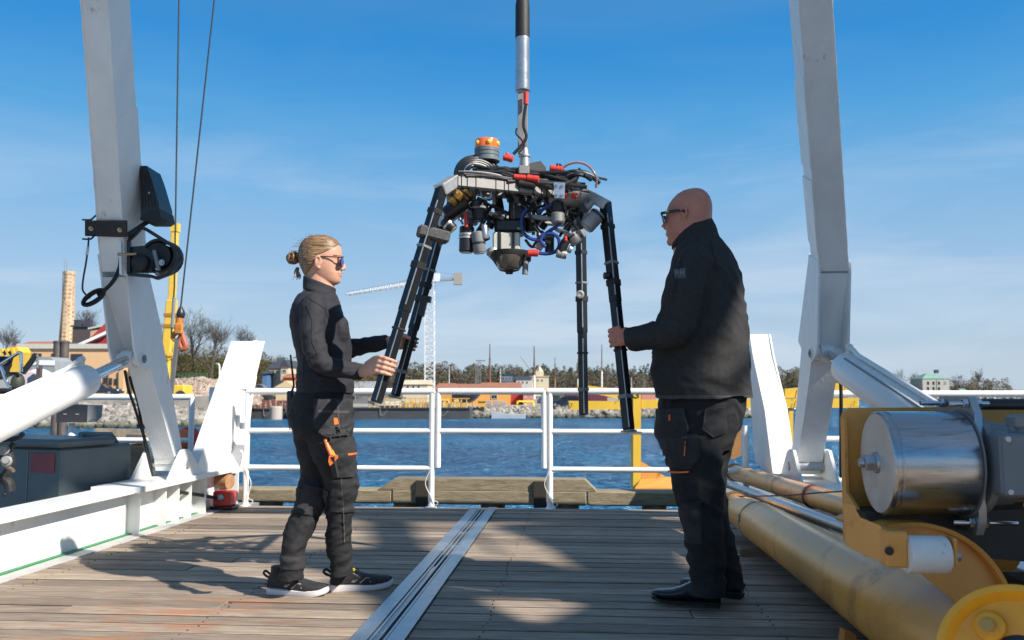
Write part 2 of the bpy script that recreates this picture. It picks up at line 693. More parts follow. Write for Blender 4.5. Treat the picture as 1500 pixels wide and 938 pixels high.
# the outer end board is wider and paler
while v > 1.2:
    for si, (ua, ub) in enumerate(SEGS):
        cuts = [ua, ub]
        if rng.random() < 0.22:
            cuts = [ua, rng.uniform(ua + 0.5, ub - 0.5), ub]
        for k in range(len(cuts) - 1):
            p = MB()
            dz = rng.uniform(-0.003, 0.003)
            dv_ = rng.uniform(-0.0012, 0.0012)
            u0, u1 = cuts[k] + 0.002, cuts[k + 1] - 0.002
            c = ship((u0 + u1) / 2, v + PITCH / 2, -0.02)
            tilt = Matrix.Rotation(rng.uniform(-0.012, 0.012), 3, US)
            p.box(c + Vector((0, 0, dz)) + VS * dv_, (u1 - u0, PITCH - 0.015, 0.04), tilt @ SHIPM, 0.004)
            p.build("plank", M_WOOD, deck, sharp=25)
        for (e0, e1) in ((ua, ub),):
            p = MB()
            p.sbox(e0, e1, v + PITCH - .0105, v + PITCH + .0105, -.03, -.0035)
            p.build("seam", M_SEAM, deck, smooth=False)
    v -= PITCH
    row += 1
b = MB()
b.sbox(ULEFT, 1.9, VEND - 0.145 + PITCH * 0.02, VEND, -0.04, 0.003, 0.005)
b.build("end_board", M_WOOD, deck)
b = MB()
b.sbox(ULEFT - 0.105, ULEFT, -1, VEND, -0.04, 0.004, 0.003)
b.build("edge_strip", M_STRIP, deck)
b = MB()
b.sbox(ULEFT - 0.16, ULEFT - 0.105, -1, VEND, -0.04, 0.010)
b.build("green_strip", M_GREEN, deck)
b = MB()
b.sbox(-5.2, ULEFT - 0.16, -3, 6.35, -0.2, -0.03)
b.sbox(URIGHT, 6.0, -3, VEND, -0.2, -0.02)
b.build("side_deck", M_HULL, deck)

b = MB()
vv = VEND - 0.15
while vv > 1.3:
    for k in range(5):
        uu = ULEFT + .15 + k * 1.18
        if abs(uu - UTR) > .13 and uu < URIGHT:
            for dv_ in (.03, .095):
                b.lathe(ship(uu + rng.uniform(-.012, .012), vv + dv_, -.001), ZS, [(0, .0045), (.0045, .0035)], n=6)
    vv -= PITCH
b.build("screw_head", pm("rusty_screw", (0.10, 0.07, 0.055), .6, metal=.4), deck, smooth=False, kind='stuff')
b = MB()
b.sbox(ULEFT, URIGHT, -6, 1.19, -.04, -.002)
b.build("fore_deck", M_WOOD, deck, smooth=False)

# the steel track let into the deck
trk = thing("deck_track", ship(UTR, 4.5, 0), "galvanised steel track with two grooves let into the wooden deck", "track")
for s in (-1, 1):
    b = MB()
    b.sbox(UTR + s * 0.038, UTR + s * 0.106, 0.5, VEND + 0.004, -0.03, 0.008, 0.002)
    b.build("cover_plate", M_GALV, trk)
b = MB()
b.sbox(UTR - 0.036, UTR + 0.036, 0.5, VEND, -0.05, -0.028)
b.build("channel", pm("dark_channel_steel", (0.06, 0.065, 0.075), 0.4, metal=0.6), trk)
for s in (-0.027, 0.0, 0.027):
    b = MB()
    b.sbox(UTR + s - 0.006, UTR + s + 0.006, 0.5, VEND + 0.002, -0.028, 0.004, 0.002)
    b.build("guide_bar", M_GALV, trk)
b = MB()
for k in range(150):
    vv = 2.2 + k * 0.017
    b.sbox(UTR - 0.018, UTR - 0.009, vv, vv + 0.009, -0.028, 0.0)
o = b.build("tooth_rack", M_STEEL, trk, smooth=False)
for k in range(3):
    b = MB()
    b.sbox(UTR - 0.036, UTR + 0.036, 5.35 + k * 0.05 + 0.45 * k, 5.38 + k * 0.05 + 0.45 * k, -0.02, 0.0055)
    b.build("cross_tie", M_GALV, trk)

# ------------------------------------------------------------------ A-frame foundations
def ring_ear(mb, pts_px, u, th):
    poly = []
    for (x, y) in pts_px:
        v_, z_ = su(x, y, u)
        poly.append(ship(u, v_, z_))
    mb.prism(poly, US * th)

fl = thing("frame_foundation", ship(-3.05, 5, 0), "white welded steel foundation with slanted horn along the port deck edge", "foundation", "a-frame foundations")
b = MB()
b.sbox(-3.045, -3.03, 0.2, VEND, 0.0, 0.285)
b.build("web_plate", M_WHITE, fl)
b = MB()
b.sbox(-3.25, -2.94, 0.2, 5.55, 0.281, 0.303, 0.003)
b.build("top_flange", M_WHITE, fl)
b = MB()
b.sbox(-3.25, -2.90, 5.552, VEND + 0.1, 0.285, 0.325, 0.003)
b.build("pivot_flange", M_WHITE, fl)
for px in (200, 238, 257, 275):
    vv, zz = su(px, 740, -2.97)
    b = MB()
    b.sbox(-3.03, -2.945, vv - 0.007, vv + 0.007, 0.0, 0.28)
    b.build("stiffener", M_WHITE, fl)
vv, _ = su(299, 740, -2.95)
b = MB()
b.sbox(-3.0295, -2.94, vv - 0.012, vv + 0.012, 0.0, 0.284)
b.build("stiffener", M_WHITE, fl)
# the pair of ears that hold the leg's foot
ear = [(246, 709), (265, 661), (269, 658), (275, 658), (279, 662), (294, 703)]
for (uu, th) in ((-2.945, 0.022), (-3.215, 0.022)):
    b = MB()
    poly = []
    for (x, y) in ear:
        v_, z_ = su(x, y, -2.93)
        poly.append(ship(uu, v_, max(z_, 0.326)))
    b.prism(poly, US * th)
    b.build("ear", M_WHITE, fl)
v_, z_ = su(273, 680, -2.93)
b = MB()
b.cyl(ship(-3.235, v_, z_), ship(-2.912, v_, z_), 0.032, n=20)
b.build("pivot_pin", M_GALV, fl)
PIVL = (v_, z_)
# slanted horn: a plate box with a recessed outboard side
horn_px = [(285, 697), (352, 500), (381, 500), (366, 560), (350, 692)]
poly = []
for (x, y) in horn_px:
    a = su(x, y, -2.95)
    poly.append(ship(-2.95, a[0], a[1]))
b = MB()
b.prism(poly, US * -0.016)
b.build("horn_plate", M_WHITE, fl)
poly2 = [p + US * -0.065 for p in poly]
b = MB()
b.prism(poly2, US * -0.016)
b.build("horn_plate", M_WHITE, fl)
for i in (0, 1, 2, 3):
    b = MB()
    p0, p1 = poly[i], poly[i + 1]
    o_ = US * -0.0165
    b.prism([p0 + o_, p1 + o_, p1 + US * -0.0645, p0 + US * -0.0645], (p1 - p0).cross(US).normalized() * 0.014)
    b.build("horn_rib", M_WHITE, fl)
b = MB()
q0 = poly[0].lerp(poly[4], 0.7) + US * 0.002
q1 = poly[1].lerp(poly[3], 0.85)
b.prism([q0, q1, q1 + US * 0.075, q0 + US * 0.10], VS * 0.012)
b.build("horn_gusset", M_WHITE, fl)
for (i, j) in ((2, 3), (3, 4)):
    b = MB()
    b.prism([poly[i] + US * .001, poly[j] + US * .001, poly[j] + US * .042, poly[i] + US * .042], VS * .012)
    b.build("horn_flange", M_WHITE, fl)
for t in (.08, .42, .74):
    b = MB()
    p = poly[3].lerp(poly[4], t) + US * .001
    b.prism([p, p + US * .040, p - VS * .26], ZS * .012)
    b.build("horn_rib", M_WHITE, fl)
# post plate behind the rail's end
b = MB()
b.sbox(-3.2, -2.92, VEND + 0.12, VEND + 0.135, 0.0, 1.0)
b.build("end_plate", M_WHITE, fl)

UR = 1.62
fr = thing("frame_foundation", ship(1.7, 6, 0), "white welded steel foundation with slanted horn behind the yellow pipes", "foundation", "a-frame foundations")
b = MB()
b.sbox(1.60, 1.99, 3.2, VEND + 0.1, 0.285, 0.315, 0.003)
b.build("top_flange", M_WHITE, fr)
b = MB()
b.sbox(1.75, 1.80, 3.2, VEND + 0.1, -0.02, 0.284)
b.build("web_plate", M_WHITE, fr)
ear_r = [(1143, 706), (1152, 662), (1156, 658), (1161, 660), (1170, 700), (1172, 712)]
for (uu, th) in ((1.585, -0.022), (1.815, 0.022)):
    b = MB()
    poly = []
    for (x, y) in ear_r:
        v_, z_ = su(x, y, 1.56)
        poly.append(ship(uu, v_, max(z_, 0.316)))
    b.prism(poly, US * th)
    b.build("ear", M_WHITE, fr)
v_, z_ = su(1155, 683, 1.56)
PIVR = (v_, z_)
b = MB()
b.cyl(ship(1.555, v_, z_), ship(1.845, v_, z_), 0.032, n=20)
b.build("pivot_pin", M_GALV, fr)
# the horn on this side shows its sunny forward face
hp = [(1098, 490), (1099, 585), (1106, 676), (1133, 702), (1120, 600), (1103, 522)]
UH = 1.50
poly = []
for (x, y) in hp:
    a = su(x, y, UH)
    poly.append(ship(UH, a[0], a[1]))
b = MB()
b.prism(poly, US * 0.016)
b.build("horn_plate", M_WHITE, fr)
fronts = [poly[0], poly[5], poly[4], poly[3]]
thk = 0.155
for i in range(3):
    b = MB()
    p0, p1 = fronts[i], fronts[i + 1]
    nrm = (p1 - p0).cross(US).normalized()
    b.prism([p0 + US * 0.0165, p1 + US * 0.0165, p1 + US * (thk + 0.012 * i), p0 + US * (thk + 0.012 * max(0, i - 1))], nrm * -0.014)
    b.build("horn_face", M_WHITE, fr)
b = MB()
b.prism([p + US * (thk + 0.012) for p in poly], US * 0.014)
b.build("horn_plate", M_WHITE, fr)

# ------------------------------------------------------------------ the A-frame
af = thing("a_frame", ship(-0.7, 6, 0.4), "white hinged steel a-frame whose two bent legs stand at the stern corners", "a-frame")

def loft_box(mb, secs):            # secs: list of 4-corner rings
    V, Fc = [], []
    for s in secs:
        V += s
    n = len(secs)
    for i in range(n - 1):
        for k in range(4):
            k2 = (k + 1) % 4
            Fc.append((i * 4 + k, i * 4 + k2, (i + 1) * 4 + k2, (i + 1) * 4 + k))
    Fc.append((3, 2, 1, 0))
    Fc.append(tuple((n - 1) * 4 + k for k in range(4)))
    mb.add(V, Fc)

def leg_edge(px, u):
    a = su(px[0], px[1], u)
    return ship(u, a[0], a[1])

ZTOP = 4.05
def frame_leg(side, u0, ui, front, back, topf, topb, th, lowf, lowb, cheek, pin, knee):
    """front/back: pixels at the elbow on plane u0; topf/topb: pixels at the picture's edge on plane ui"""
    sg = -1 if side == 'l' else 1
    T = US * (th * sg)
    f0, b0 = leg_edge(front, u0), leg_edge(back, u0)
    f1, b1 = leg_edge(topf, ui), leg_edge(topb, ui)
    k = (ZTOP - f0.z) / (f1.z - f0.z)
    f2 = f0 + (f1 - f0) * k
    b2 = b0 + (b1 - b0) * ((ZTOP - b0.z) / (b1.z - b0.z))
    mb = MB()
    loft_box(mb, [[f0, b0, b0 + T, f0 + T], [f2, b2, b2 + T, f2 + T]])
    # lower part, in the plane u0
    lf = [leg_edge(p, u0) for p in lowf]
    lb = [leg_edge(p, u0) for p in lowb]
    loft_box(mb, [[p, q, q + T, p + T] for p, q in zip(lf, lb)])
    leg = mb.build("leg", M_WHITE2, af, sharp=20)
    # cheek plates that hold the cylinder's pin
    for off, t2 in ((-0.0005 * sg, -0.014 * sg), (th * sg + 0.0005 * sg, 0.014 * sg)):
        c = MB()
        c.prism([leg_edge(p, u0) + US * off for p in cheek], US * t2)
        c.build("cheek_plate", M_WHITE2, leg)
    # doubler plates up the leg
    ax = (f2 - f0)
    for (a0, a1) in knee:
        c = MB()
        q = [f0 + ax * a0 - (b0 - f0) * 0.012, f0 + ax * a1 - (b0 - f0) * 0.012, b0 + (b2 - b0) * a1, b0 + (b2 - b0) * a0]
        nrm = (q[1] - q[0]).cross(q[3] - q[0]).normalized()
        if nrm.dot(US) * sg > 0:
            nrm = -nrm
        c.prism([p + nrm * 0.0006 for p in q], nrm * 0.009)
        c.build("doubler_plate", M_WHITE2, leg)
    for e0_, e1_ in ((f0, f2), (f0 + T, f2 + T)):
        c = MB()
        n_ = 40
        c.tube([e0_.lerp(e1_, k_ / n_) for k_ in range(n_ + 1)], [.0055 + .002 * math.sin(k_ * 2.3) for k_ in range(n_ + 1)], 8)
        c.build("weld_bead", M_WHITE2, leg)
    pv = leg_edge(pin, u0)
    c = MB()
    c.cyl(pv - US * (0.02 * sg), pv + US * ((th + 0.02) * sg), 0.045, n=24)
    c.build("pin_boss", M_WHITE2, leg)
    c = MB()
    c.cyl(pv - US * (0.024 * sg), pv - US * (0.0205 * sg), 0.030, n=20)
    c.hexbolt(pv - US * (0.024 * sg), -US * sg, 0.010, 0.008)
    c.build("pin_cap", M_GREY, leg)
    return f0, f2, b2, T, pv, (f0, f1, b0, b1)

LEFT = frame_leg('l', -3.0, -2.66, (182, 398), (214, 392), (158, 0), (190, 0), 0.16,
                 [(183, 406), (190, 430), (214, 512), (236, 600), (256, 672), (258, 690)],
                 [(216, 404), (221, 425), (240, 508), (256, 597), (267, 660), (270, 685)],
                 [(179.5, 372), (184, 406), (194, 511), (200, 536), (208, 544), (217, 538), (224, 520), (236, 490), (216, 404), (213, 384)],
                 (207, 526), [(0.05, 0.42)])
RIGHT = frame_leg('r', UR, 1.28, (1201, 398), (1188, 378), (1170, 0), (1155, 0), 0.185,
                  [(1201, 401), (1196, 450), (1188, 534), (1178, 610), (1168, 672), (1165, 695)],
                  [(1187, 382), (1181, 440), (1173, 520), (1166, 600), (1160, 660), (1156, 690)],
                  [(1201.5, 384), (1202, 398), (1200, 505), (1198, 521), (1191, 532), (1183, 528), (1179, 515), (1172, 500), (1187, 382), (1187.5, 372)],
                  (1191, 518), [(0.05, 0.23), (0.26, 0.47)])
# the crossbeam that joins the legs above the picture
b = MB()
fl0, fr0 = LEFT[1], RIGHT[1]
c0 = (LEFT[1] + LEFT[2]) / 2 + LEFT[3] * 1.05
c1 = (RIGHT[1] + RIGHT[2]) / 2 + RIGHT[3] * 1.05
dz = Vector((0, 0, 0.13))
b.bar(c0 + dz + Vector((0, -.16, 0)), c1 + dz + Vector((0, -.16, 0)), 0.24, 0.24, bev=0.01)
b.build("crossbeam", M_WHITE2, af)
XBEAM = (c0, c1)
b = MB()
mid = at(765, 0, 4.3)
hang = c0.lerp(c1, (mid.x - c0.x) / (c1.x - c0.x)) + Vector((0, -.16, 0))
b.cyl(hang + Vector((0, -0.04, 0.06)), hang + Vector((0, 0.04, 0.06)), 0.14, n=24)
b.bar(hang + Vector((0, 0, 0.14)), hang + Vector((0, 0, -0.1)), 0.1, 0.02)
b.build("sheave", M_GALV, af)

# ------------------------------------------------------------------ hydraulic cylinders
def hyd(side, u, eye_px, rod_px, far_px, r, label, pin):
    sg = -1 if side == 'l' else 1
    e = pin + US * (0.085 * sg)
    v1, z1 = su(far_px[0], far_px[1], u)
    p1 = ship(u, v1, z1)
    d = (p1 - e).normalized()
    va, za = su(rod_px[0], rod_px[1], u)
    pa = e + d * ((ship(u, va, za) - e).dot(d))
    p2 = e + d * ((p1 - e).length + 0.35)
    t = thing("hydraulic_cylinder", p2, label, "hydraulic cylinder", "a-frame hydraulic cylinders")
    b = MB()
    b.lathe(pa, d, [(0, r * 0.72), (0.015, r * 0.97), (0.035, r), ((p2 - pa).length - 0.02, r), ((p2 - pa).length, r * 0.9)], n=40)
    b.build("barrel", M_WHITE, t)
    b = MB()
    b.cyl(e, pa + d * 0.03, 0.036, n=24)
    b.build("rod", M_CHROME, t)
    b = MB()
    b.cyl(e - US * 0.042, e + US * 0.042, 0.062, n=24)
    b.build("rod_eye", M_WHITE2, t)
    up = (ZS - d * d.z).normalized()
    # feed pipe along the top with its fitting
    b = MB()
    side_v = d.cross(up)
    pts = [pa + d * 0.05 + up * (r + 0.035), pa + d * 0.12 + up * (r + 0.032), pa + d * 0.2 + up * (r + 0.018), pa + d * 0.32 + up * (r + 0.016), p2 + up * (r + 0.016)]
    b.tube(curve_pts(pts, 5), 0.014, 10)
    b.build("feed_pipe", M_WHITE, t)
    b = MB()
    b.lathe(pa + d * 0.05 + up * (r - 0.005), up, [(0, 0.024), (0.02, 0.024), (0.02, 0.018), (0.055, 0.018)], n=12)
    b.hexbolt(pa + d * 0.02 + up * (r + 0.035), d, 0.022, 0.03)
    b.build("fitting", M_NYLON, t)
    b = MB()
    q = pa + d * 0.14 + side_v * (r * 0.55) + up * (r * 0.83)
    b.tube([q, p2 + side_v * (r * 0.55) + up * (r * 0.83)], 0.007, 8)
    b.build("thin_pipe", M_GREY, t)
    # foot
    b = MB()
    b.bar(p2 - d * 0.01, p2 + d * 0.12, 0.09, 0.09)
    b.bar(Vector((p2.x, p2.y, -0.03)) + d * 0.1, p2 + d * 0.09, 0.10, 0.16)
    b.build("foot_bracket", M_WHITE, t)

hyd('l', -3.085, (190, 525), (128, 558), (0, 617), 0.102, "white hydraulic cylinder with a chrome rod at the left of the deck", LEFT[4])
hyd('r', UR + 0.085, (1205, 517), (1240, 542), (1330, 600), 0.105, "white hydraulic cylinder with a chrome rod above the winch drum", RIGHT[4])

# ------------------------------------------------------------------ fittings on the port leg
leg_y = LEFT[5][0].y
def on_leg(px, py, dy=0.0):
    """point on the front face plane of the upper port leg, dy nearer the camera"""
    f0, f1 = LEFT[5][0], LEFT[5][1]
    d = ray(px, py)
    n_ = (f1 - f0).cross(US)
    k = (f0 - Vector((0, 0, CAMH))).dot(n_) / d.dot(n_)
    p = Vector((0, 0, CAMH)) + d * k
    return p + Vector((0, -dy, 0))

lp = thing("flood_light", on_leg(218, 300), "black wedge shaped floodlight housing bolted beside the port leg", "floodlight")
Yl = on_leg(185, 300).y + 0.12
poly = [at(x, y, Yl) for (x, y) in ((204, 243), (215, 243), (222, 262), (233, 300), (233, 308), (206, 318))]
b = MB()
b.prism(poly, (0, 0.22, 0))
b.build("housing", M_BLACK, lp)
poly = [at(x, y, Yl - 0.01) for (x, y) in ((206, 316), (233, 305), (235, 318), (229, 322), (205, 322))]
b = MB()
b.prism(poly, (0, 0.24, 0))
b.build("lens_rim", M_RUBBER, lp)
for k in range(5):
    b = MB()
    p0 = at(207 + k * 3.2, 250 + k * 2, Yl - 0.004)
    p1 = at(208 + k * 4.6, 304 - k * 0.5, Yl - 0.004)
    b.bar(p0, p1, 0.004, 0.008)
    b.build("cooling_fin", M_BLACK, lp)
b = MB()
b.hexbolt(at(219, 283, Yl), (0, -1, 0), 0.008, 0.008)
b.build("bolt", M_GALV, lp)

rl = thing("cable_reel", on_leg(222, 372), "black cable reel in an open bracket clamped on the port leg", "cable reel")
nrm = (LEFT[5][1] - LEFT[5][0]).cross(US).normalized()
if nrm.y > 0:
    nrm = -nrm
b = MB()
b.prism([on_leg(127, 322) + nrm * 0.012, on_leg(188, 322) + nrm * 0.012, on_leg(188, 346) + nrm * 0.012, on_leg(127, 344) + nrm * 0.012], nrm * 0.012)
b.build("clamp_plate", M_BLACK, rl)
for px, py in ((136, 333), (178, 335)):
    b = MB()
    b.lathe(on_leg(px, py) + nrm * 0.0241, nrm, [(0, 0.016), (0.003, 0.016)], n=14)
    b.hexbolt(on_leg(px, py) + nrm * 0.0272, nrm, 0.009, 0.010)
    b.build("clamp_bolt", pm("zinc_bolt", (0.55, 0.48, 0.3), 0.35, metal=0.8), rl)
for dy_ in (-4, 24):
    b = MB()
    p = on_leg(131, 322 + dy_)
    b.tube(curve_pts([p + nrm * 0.05 - US * 0.02, p + nrm * 0.055 + US * 0.03, p + nrm * 0.02 + US * 0.035, p - nrm * 0.25 + US * 0.0], 4), 0.006, 8)
    b.build("strap_rod", M_BLACK, rl)
b = MB()
b.bar(on_leg(186, 345) + nrm * 0.0, on_leg(205, 335) - nrm * 0.16, 0.012, 0.03)
b.build("strap_bar", M_BLACK, rl)
Yr = on_leg(190, 372).y - 0.02
pl_px = [(189, 352), (200, 341), (207, 333), (214, 336), (262, 366), (266, 379), (247, 402), (231, 408), (222, 405), (189, 402)]
inner_px = [(196, 362), (207, 352), (216, 352), (238, 368), (246, 376), (236, 392), (222, 396), (196, 394)]
def ring_plate(outer, inner, Y, th):
    mb = MB()
    # frame bars along the outline
    n = len(outer)
    for i in range(n):
        p0, p1 = at(*outer[i], Y), at(*outer[(i + 1) % n], Y)
        mb.bar(p0, p1, 0.022, th, up=(0, 1, 0))
    return mb
for yy in (0.0, 0.19):
    ring_plate(pl_px, None, Yr + yy, 0.02).build("side_frame", M_BLACK, rl)
b = MB()
b.prism([at(x, y, Yr + 0.012) for (x, y) in [(189, 362), (210, 360), (226, 372), (222, 400), (189, 400)]], (0, 0.01, 0))
b.build("side_plate", M_BLACK, rl)
dc = at(229, 374, Yr)
b = MB()
b.cyl(dc + Vector((0, 0.02, 0)), dc + Vector((0, 0.18, 0)), 0.085, n=24)
b.build("drum", M_RUBBER, rl)
b = MB()
for k in range(7):
    y_ = 0.035 + k * 0.021
    ring = [dc + Vector((math.cos(a) * 0.108, y_, math.sin(a) * 0.108)) for a in [2 * math.pi * q / 24 for q in range(24)]]
    b.tube(ring, 0.0108, 8, closed=True)
b.build("wound_cable", pm("reel_cable", (0.03, 0.03, 0.032), 0.5), rl)
b = MB()
b.lathe(at(237, 385, Yr - 0.012), (0, -1, 0), [(0, 0.020), (0.006, 0.020), (0.006, 0.011), (0.02, 0.010)], n=14)
b.build("axle_nut", M_GALV, rl)
b = MB()
b.bar(at(226, 367, Yr - 0.012), at(233, 396, Yr - 0.012), 0.02, 0.02)
b.lathe(at(231, 402, Yr - 0.012), (0, -1, 0), [(0, 0.014), (0.012, 0.012)], n=12)
b.build("crank", M_GREY, rl)
b = MB()
b.lathe(at(206, 385, Yr - 0.008), (0, -1, 0), [(0, 0.055), (0.02, 0.055), (0.03, 0.045), (0.04, 0.02)], n=20)
b.build("hub_cover", M_RUBBER, rl)
b = MB()
b.bar(at(177, 352, Yr - 0.03), at(178, 402, Yr - 0.03), 0.03, 0.015)
b.build("cleat_bar", M_WHITE2, rl)
b = MB()
b.tube([at(172, 373, Yr - 0.05), at(200, 372, Yr - 0.03)], 0.009, 8)
b.build("copper_pipe", pm("tarnished_brass", (0.42, 0.3, 0.2), 0.4, metal=0.7), rl)

cb = thing("hanging_cable", on_leg(175, 380), "coil of black cable hanging by its tail from the port leg", "cable")
Yc = on_leg(170, 400).y - 0.06
b = MB()
for dx, dy_ in ((0, 0), (3, 1)):
    b.tube(curve_pts([at(176 + dx, 372, Yc), at(174 + dx, 392, Yc), at(165 + dx, 411, Yc), at(152 + dx, 425, Yc), at(143, 432 + dy_, Yc)], 6), 0.0085, 8)
b.build("cable_tail", M_RUBBER, cb)
b = MB()
for k in range(4):
    c = at(137, 436, Yc - 0.012 * k)
    pts = []
    for q in range(20):
        a = 2 * math.pi * q / 20
        ux, uz = math.cos(a) * (0.070 + 0.005 * k), math.sin(a) * (0.020 + 0.006 * k)
        pts.append(c + Vector((ux * 0.82 - uz * 0.55, 0, ux * 0.55 + uz * 0.82)))
    b.tube(pts, 0.008, 8, closed=True)
b.build("cable_coil", M_RUBBER, cb)
b = MB()
b.tube(curve_pts([at(130, 348, Yc), at(129, 362, Yc), at(126, 385, Yc), at(122, 408, Yc), at(121, 424, Yc), at(126, 432, Yc), at(132, 437, Yc)], 6), 0.006, 8)
b.build("thin_cable", pm("blue_black_cable", (0.03, 0.03, 0.07), 0.4), cb)
b = MB()
b.tube([at(129, 362, Yc), at(127, 374, Yc)], 0.009, 8)
b.build("cable_tag", M_NYLON, cb)
# hydraulic hoses down the port leg
hs_ = thing("leg_hose", ship(-3.1, 6.2, 0.4), "thin black hoses running down beside the foot of the port leg", "hose")
for k, pts in enumerate([[(181, 543), (186, 570), (193, 590), (203, 622), (212, 650), (220, 690)], [(188, 552), (192, 566), (200, 590), (206, 625), (214, 668), (222, 700)]]):
    b = MB()
    P = []
    for i, (x, y) in enumerate(pts):
        v_, z_ = su(x + 2, y, -3.19)
        P.append(ship(-3.19, v_, z_))
    b.tube(curve_pts(P, 5), 0.010, 8)
    b.build("hose", M_RUBBER, hs_)
hr_ = thing("leg_hose", ship(1.9, 6.0, 0.4), "black hose hanging behind the starboard leg above the winch plate", "hose")
b = MB()
Yq = RIGHT[5][0].y + 0.25
hb0, hb2, hT = RIGHT[5][2], RIGHT[2], RIGHT[3] * 1.07
b.tube(curve_pts([hb0.lerp(hb2, t_) + hT for t_ in (-.01, .03, .07, .11)], 5), 0.012, 8)
b.build("hose", M_RUBBER, hr_)
b = MB()
b.tube(curve_pts([at(1229, 528, Yq), at(1231, 552, Yq), at(1232, 580, Yq), at(1232, 640, Yq), at(1232, 700, Yq)], 5), 0.012, 8)
b.build("hose", M_RUBBER, hr_)

# ------------------------------------------------------------------ stern railing
VR = VEND - 0.035
def vpost(mb, px, z0, z1, r=0.024, v=VR):
    u_, _ = sv(px, 650, v)
    mb.cyl(ship(u_, v, z0), ship(u_, v, z1), r, n=14)
    return u_

def rail_h(py, v=VR):
    return sv(700, py, v)[1]
ZT, ZM, ZL = rail_h(573.5), rail_h(632), rail_h(687)
RR_ = 0.027
def rail(label, posts, rails, v=VR, group="stern railing sections", corner=()):
    u0 = sv(posts[0][0], 650, v)[0]
    t = thing("railing", ship(u0, v, 0), label, "railing", group)
    for (px, z0, z1) in posts:
        b = MB()
        vpost(b, px, z0, z1, v=v)
        b.build("post", M_RAIL, t)
        if z0 < 0.1:
            b = MB()
            u_ = sv(px, 650, v)[0]
            b.lathe(ship(u_, v, 0.004), ZS, [(0, 0.045), (0.008, 0.045), (0.01, 0.03), (0.03, 0.026)], n=14)
            b.build("post_foot", M_RAIL, t)
    for (xa, xb, z, nm) in rails:
        ua, ub = sv(xa, 650, v)[0], sv(xb, 650, v)[0]
        b = MB()
        P = [ship(ua, v, z), ship(ub, v, z)]
        b.tube(P, RR_ if nm == 'top_rail' else 0.022, 14)
        b.build(nm, M_RAIL, t)
    return t
rail("white pipe railing with three rails between the port horn and the gate", [(361.5, 0, ZT - 0.0), (632.5, 0, ZT - 0.0)],
     [(361, 636, ZT, 'top_rail'), (361, 632, ZM, 'mid_rail'), (361, 632, ZL, 'low_rail')])
rail("white two rail gate section hung between two short posts", [(641.5, ZL + 0.01, ZT), (797, ZL + 0.01, ZT)],
     [(641.5, 797, ZT, 'top_rail'), (641.5, 797, ZM, 'mid_rail')])
rail("white pipe railing with three rails behind the bald man", [(805.5, 0, ZT), (1091.5, 0, ZL + 0.36)],
     [(803, 1060, ZT, 'top_rail'), (805, 1060, ZM, 'mid_rail'), (805, 1092, ZL, 'low_rail')])
rail("short white railing with bent end behind the port leg", [(279.5, ZM - 0.55, ZT - 0.05)],
     [(-60, 279.5, ZT - 0.05, 'top_rail'), (-60, 279.5, ZL + 0.21, 'low_rail')], v=VR + 0.25, group=None)
rail("white railing running out behind the winch at starboard", [(1560, 0, ZT - 0.02)],
     [(1205, 1562, ZT - 0.02, 'top_rail'), (1195, 1562, ZM - 0.055, 'mid_rail')], v=VR + 0.1, group=None)
# gate hooks and lashing cords
for px, lab in ((363, "thin white cord hanging beside the port end post"), (632, "thin white cord tied round the post left of the gate"), (806, "thin white cord tied round the post right of the gate")):
    u_ = sv(px, 700, VR)[0]
    t = thing("lashing_cord", ship(u_, VR, 0.2), lab, "cord", "cords on the railing posts")
    b = MB()
    P = [ship(u_ - 0.01, VR - 0.03, 0.31), ship(u_ - 0.045 if px != 363 else u_ + 0.04, VR - 0.03, 0.2), ship(u_ + 0.02, VR - 0.032, 0.08), ship(u_ + 0.06, VR - 0.03, 0.05), ship(u_ + 0.03, VR - 0.03, 0.01)]
    b.tube(curve_pts(P, 6), 0.0035, 6)
    tag(b.build("cord", M_NYLON, t))

# red hydraulic block and its timber chock in the port corner
rb = thing("red_valve_block", ship(-2.9, 6.9, 0.03), "small red valve block with a black hose at the port corner of the deck", "valve")
pc = gz(345, 738)
uB, vB = -2.95, 6.90
b = MB()
b.sbox(uB - 0.02, uB + 0.13, vB - 0.05, vB + 0.08, 0.03, 0.15, 0.01)
b.build("body", M_RED, rb)
b = MB()
b.sbox(uB - 0.04, uB + 0.15, vB - 0.06, vB + 0.09, 0.005, 0.03, 0.004)
b.build("base", M_BLACK, rb)
b = MB()
b.lathe(ship(uB + 0.05, vB - 0.05, 0.10), -VS, [(0, 0.03), (0.015, 0.03), (0.03, 0.018), (0.04, 0.01)], n=14)
b.build("knob", M_GALV, rb)
b = MB()
b.tube(curve_pts([ship(uB + 0.02, vB - 0.06, 0.10), ship(uB - 0.01, vB - 0.3, 0.15), ship(uB - 0.03, vB - 0.62, 0.21)], 5), 0.014, 8)
b.build("hose", M_RUBBER, rb)
M_TIMBER = pm("old_timber", (0.20, 0.15, 0.095), 0.8, var=0.35, vs=9, stretch=(1, 6, 6), bump=0.5, bs=30, dirt=((0.09, 0.075, 0.05), 0.55, 6, 0.2))
M_LOG = pm("cut_log", (0.36, 0.20, 0.10), 0.7, var=0.3, vs=14, bump=0.3, bs=40)
ck = thing("timber_chock", ship(-2.95, 7.02, 0.1), "short brown log wedged above the red valve block", "log")
b = MB()
b.cyl(ship(uB - 0.06, vB + 0.16, 0.215), ship(uB + 0.05, vB + 0.13, 0.21), 0.062, n=18)
b.build("log", M_LOG, ck)
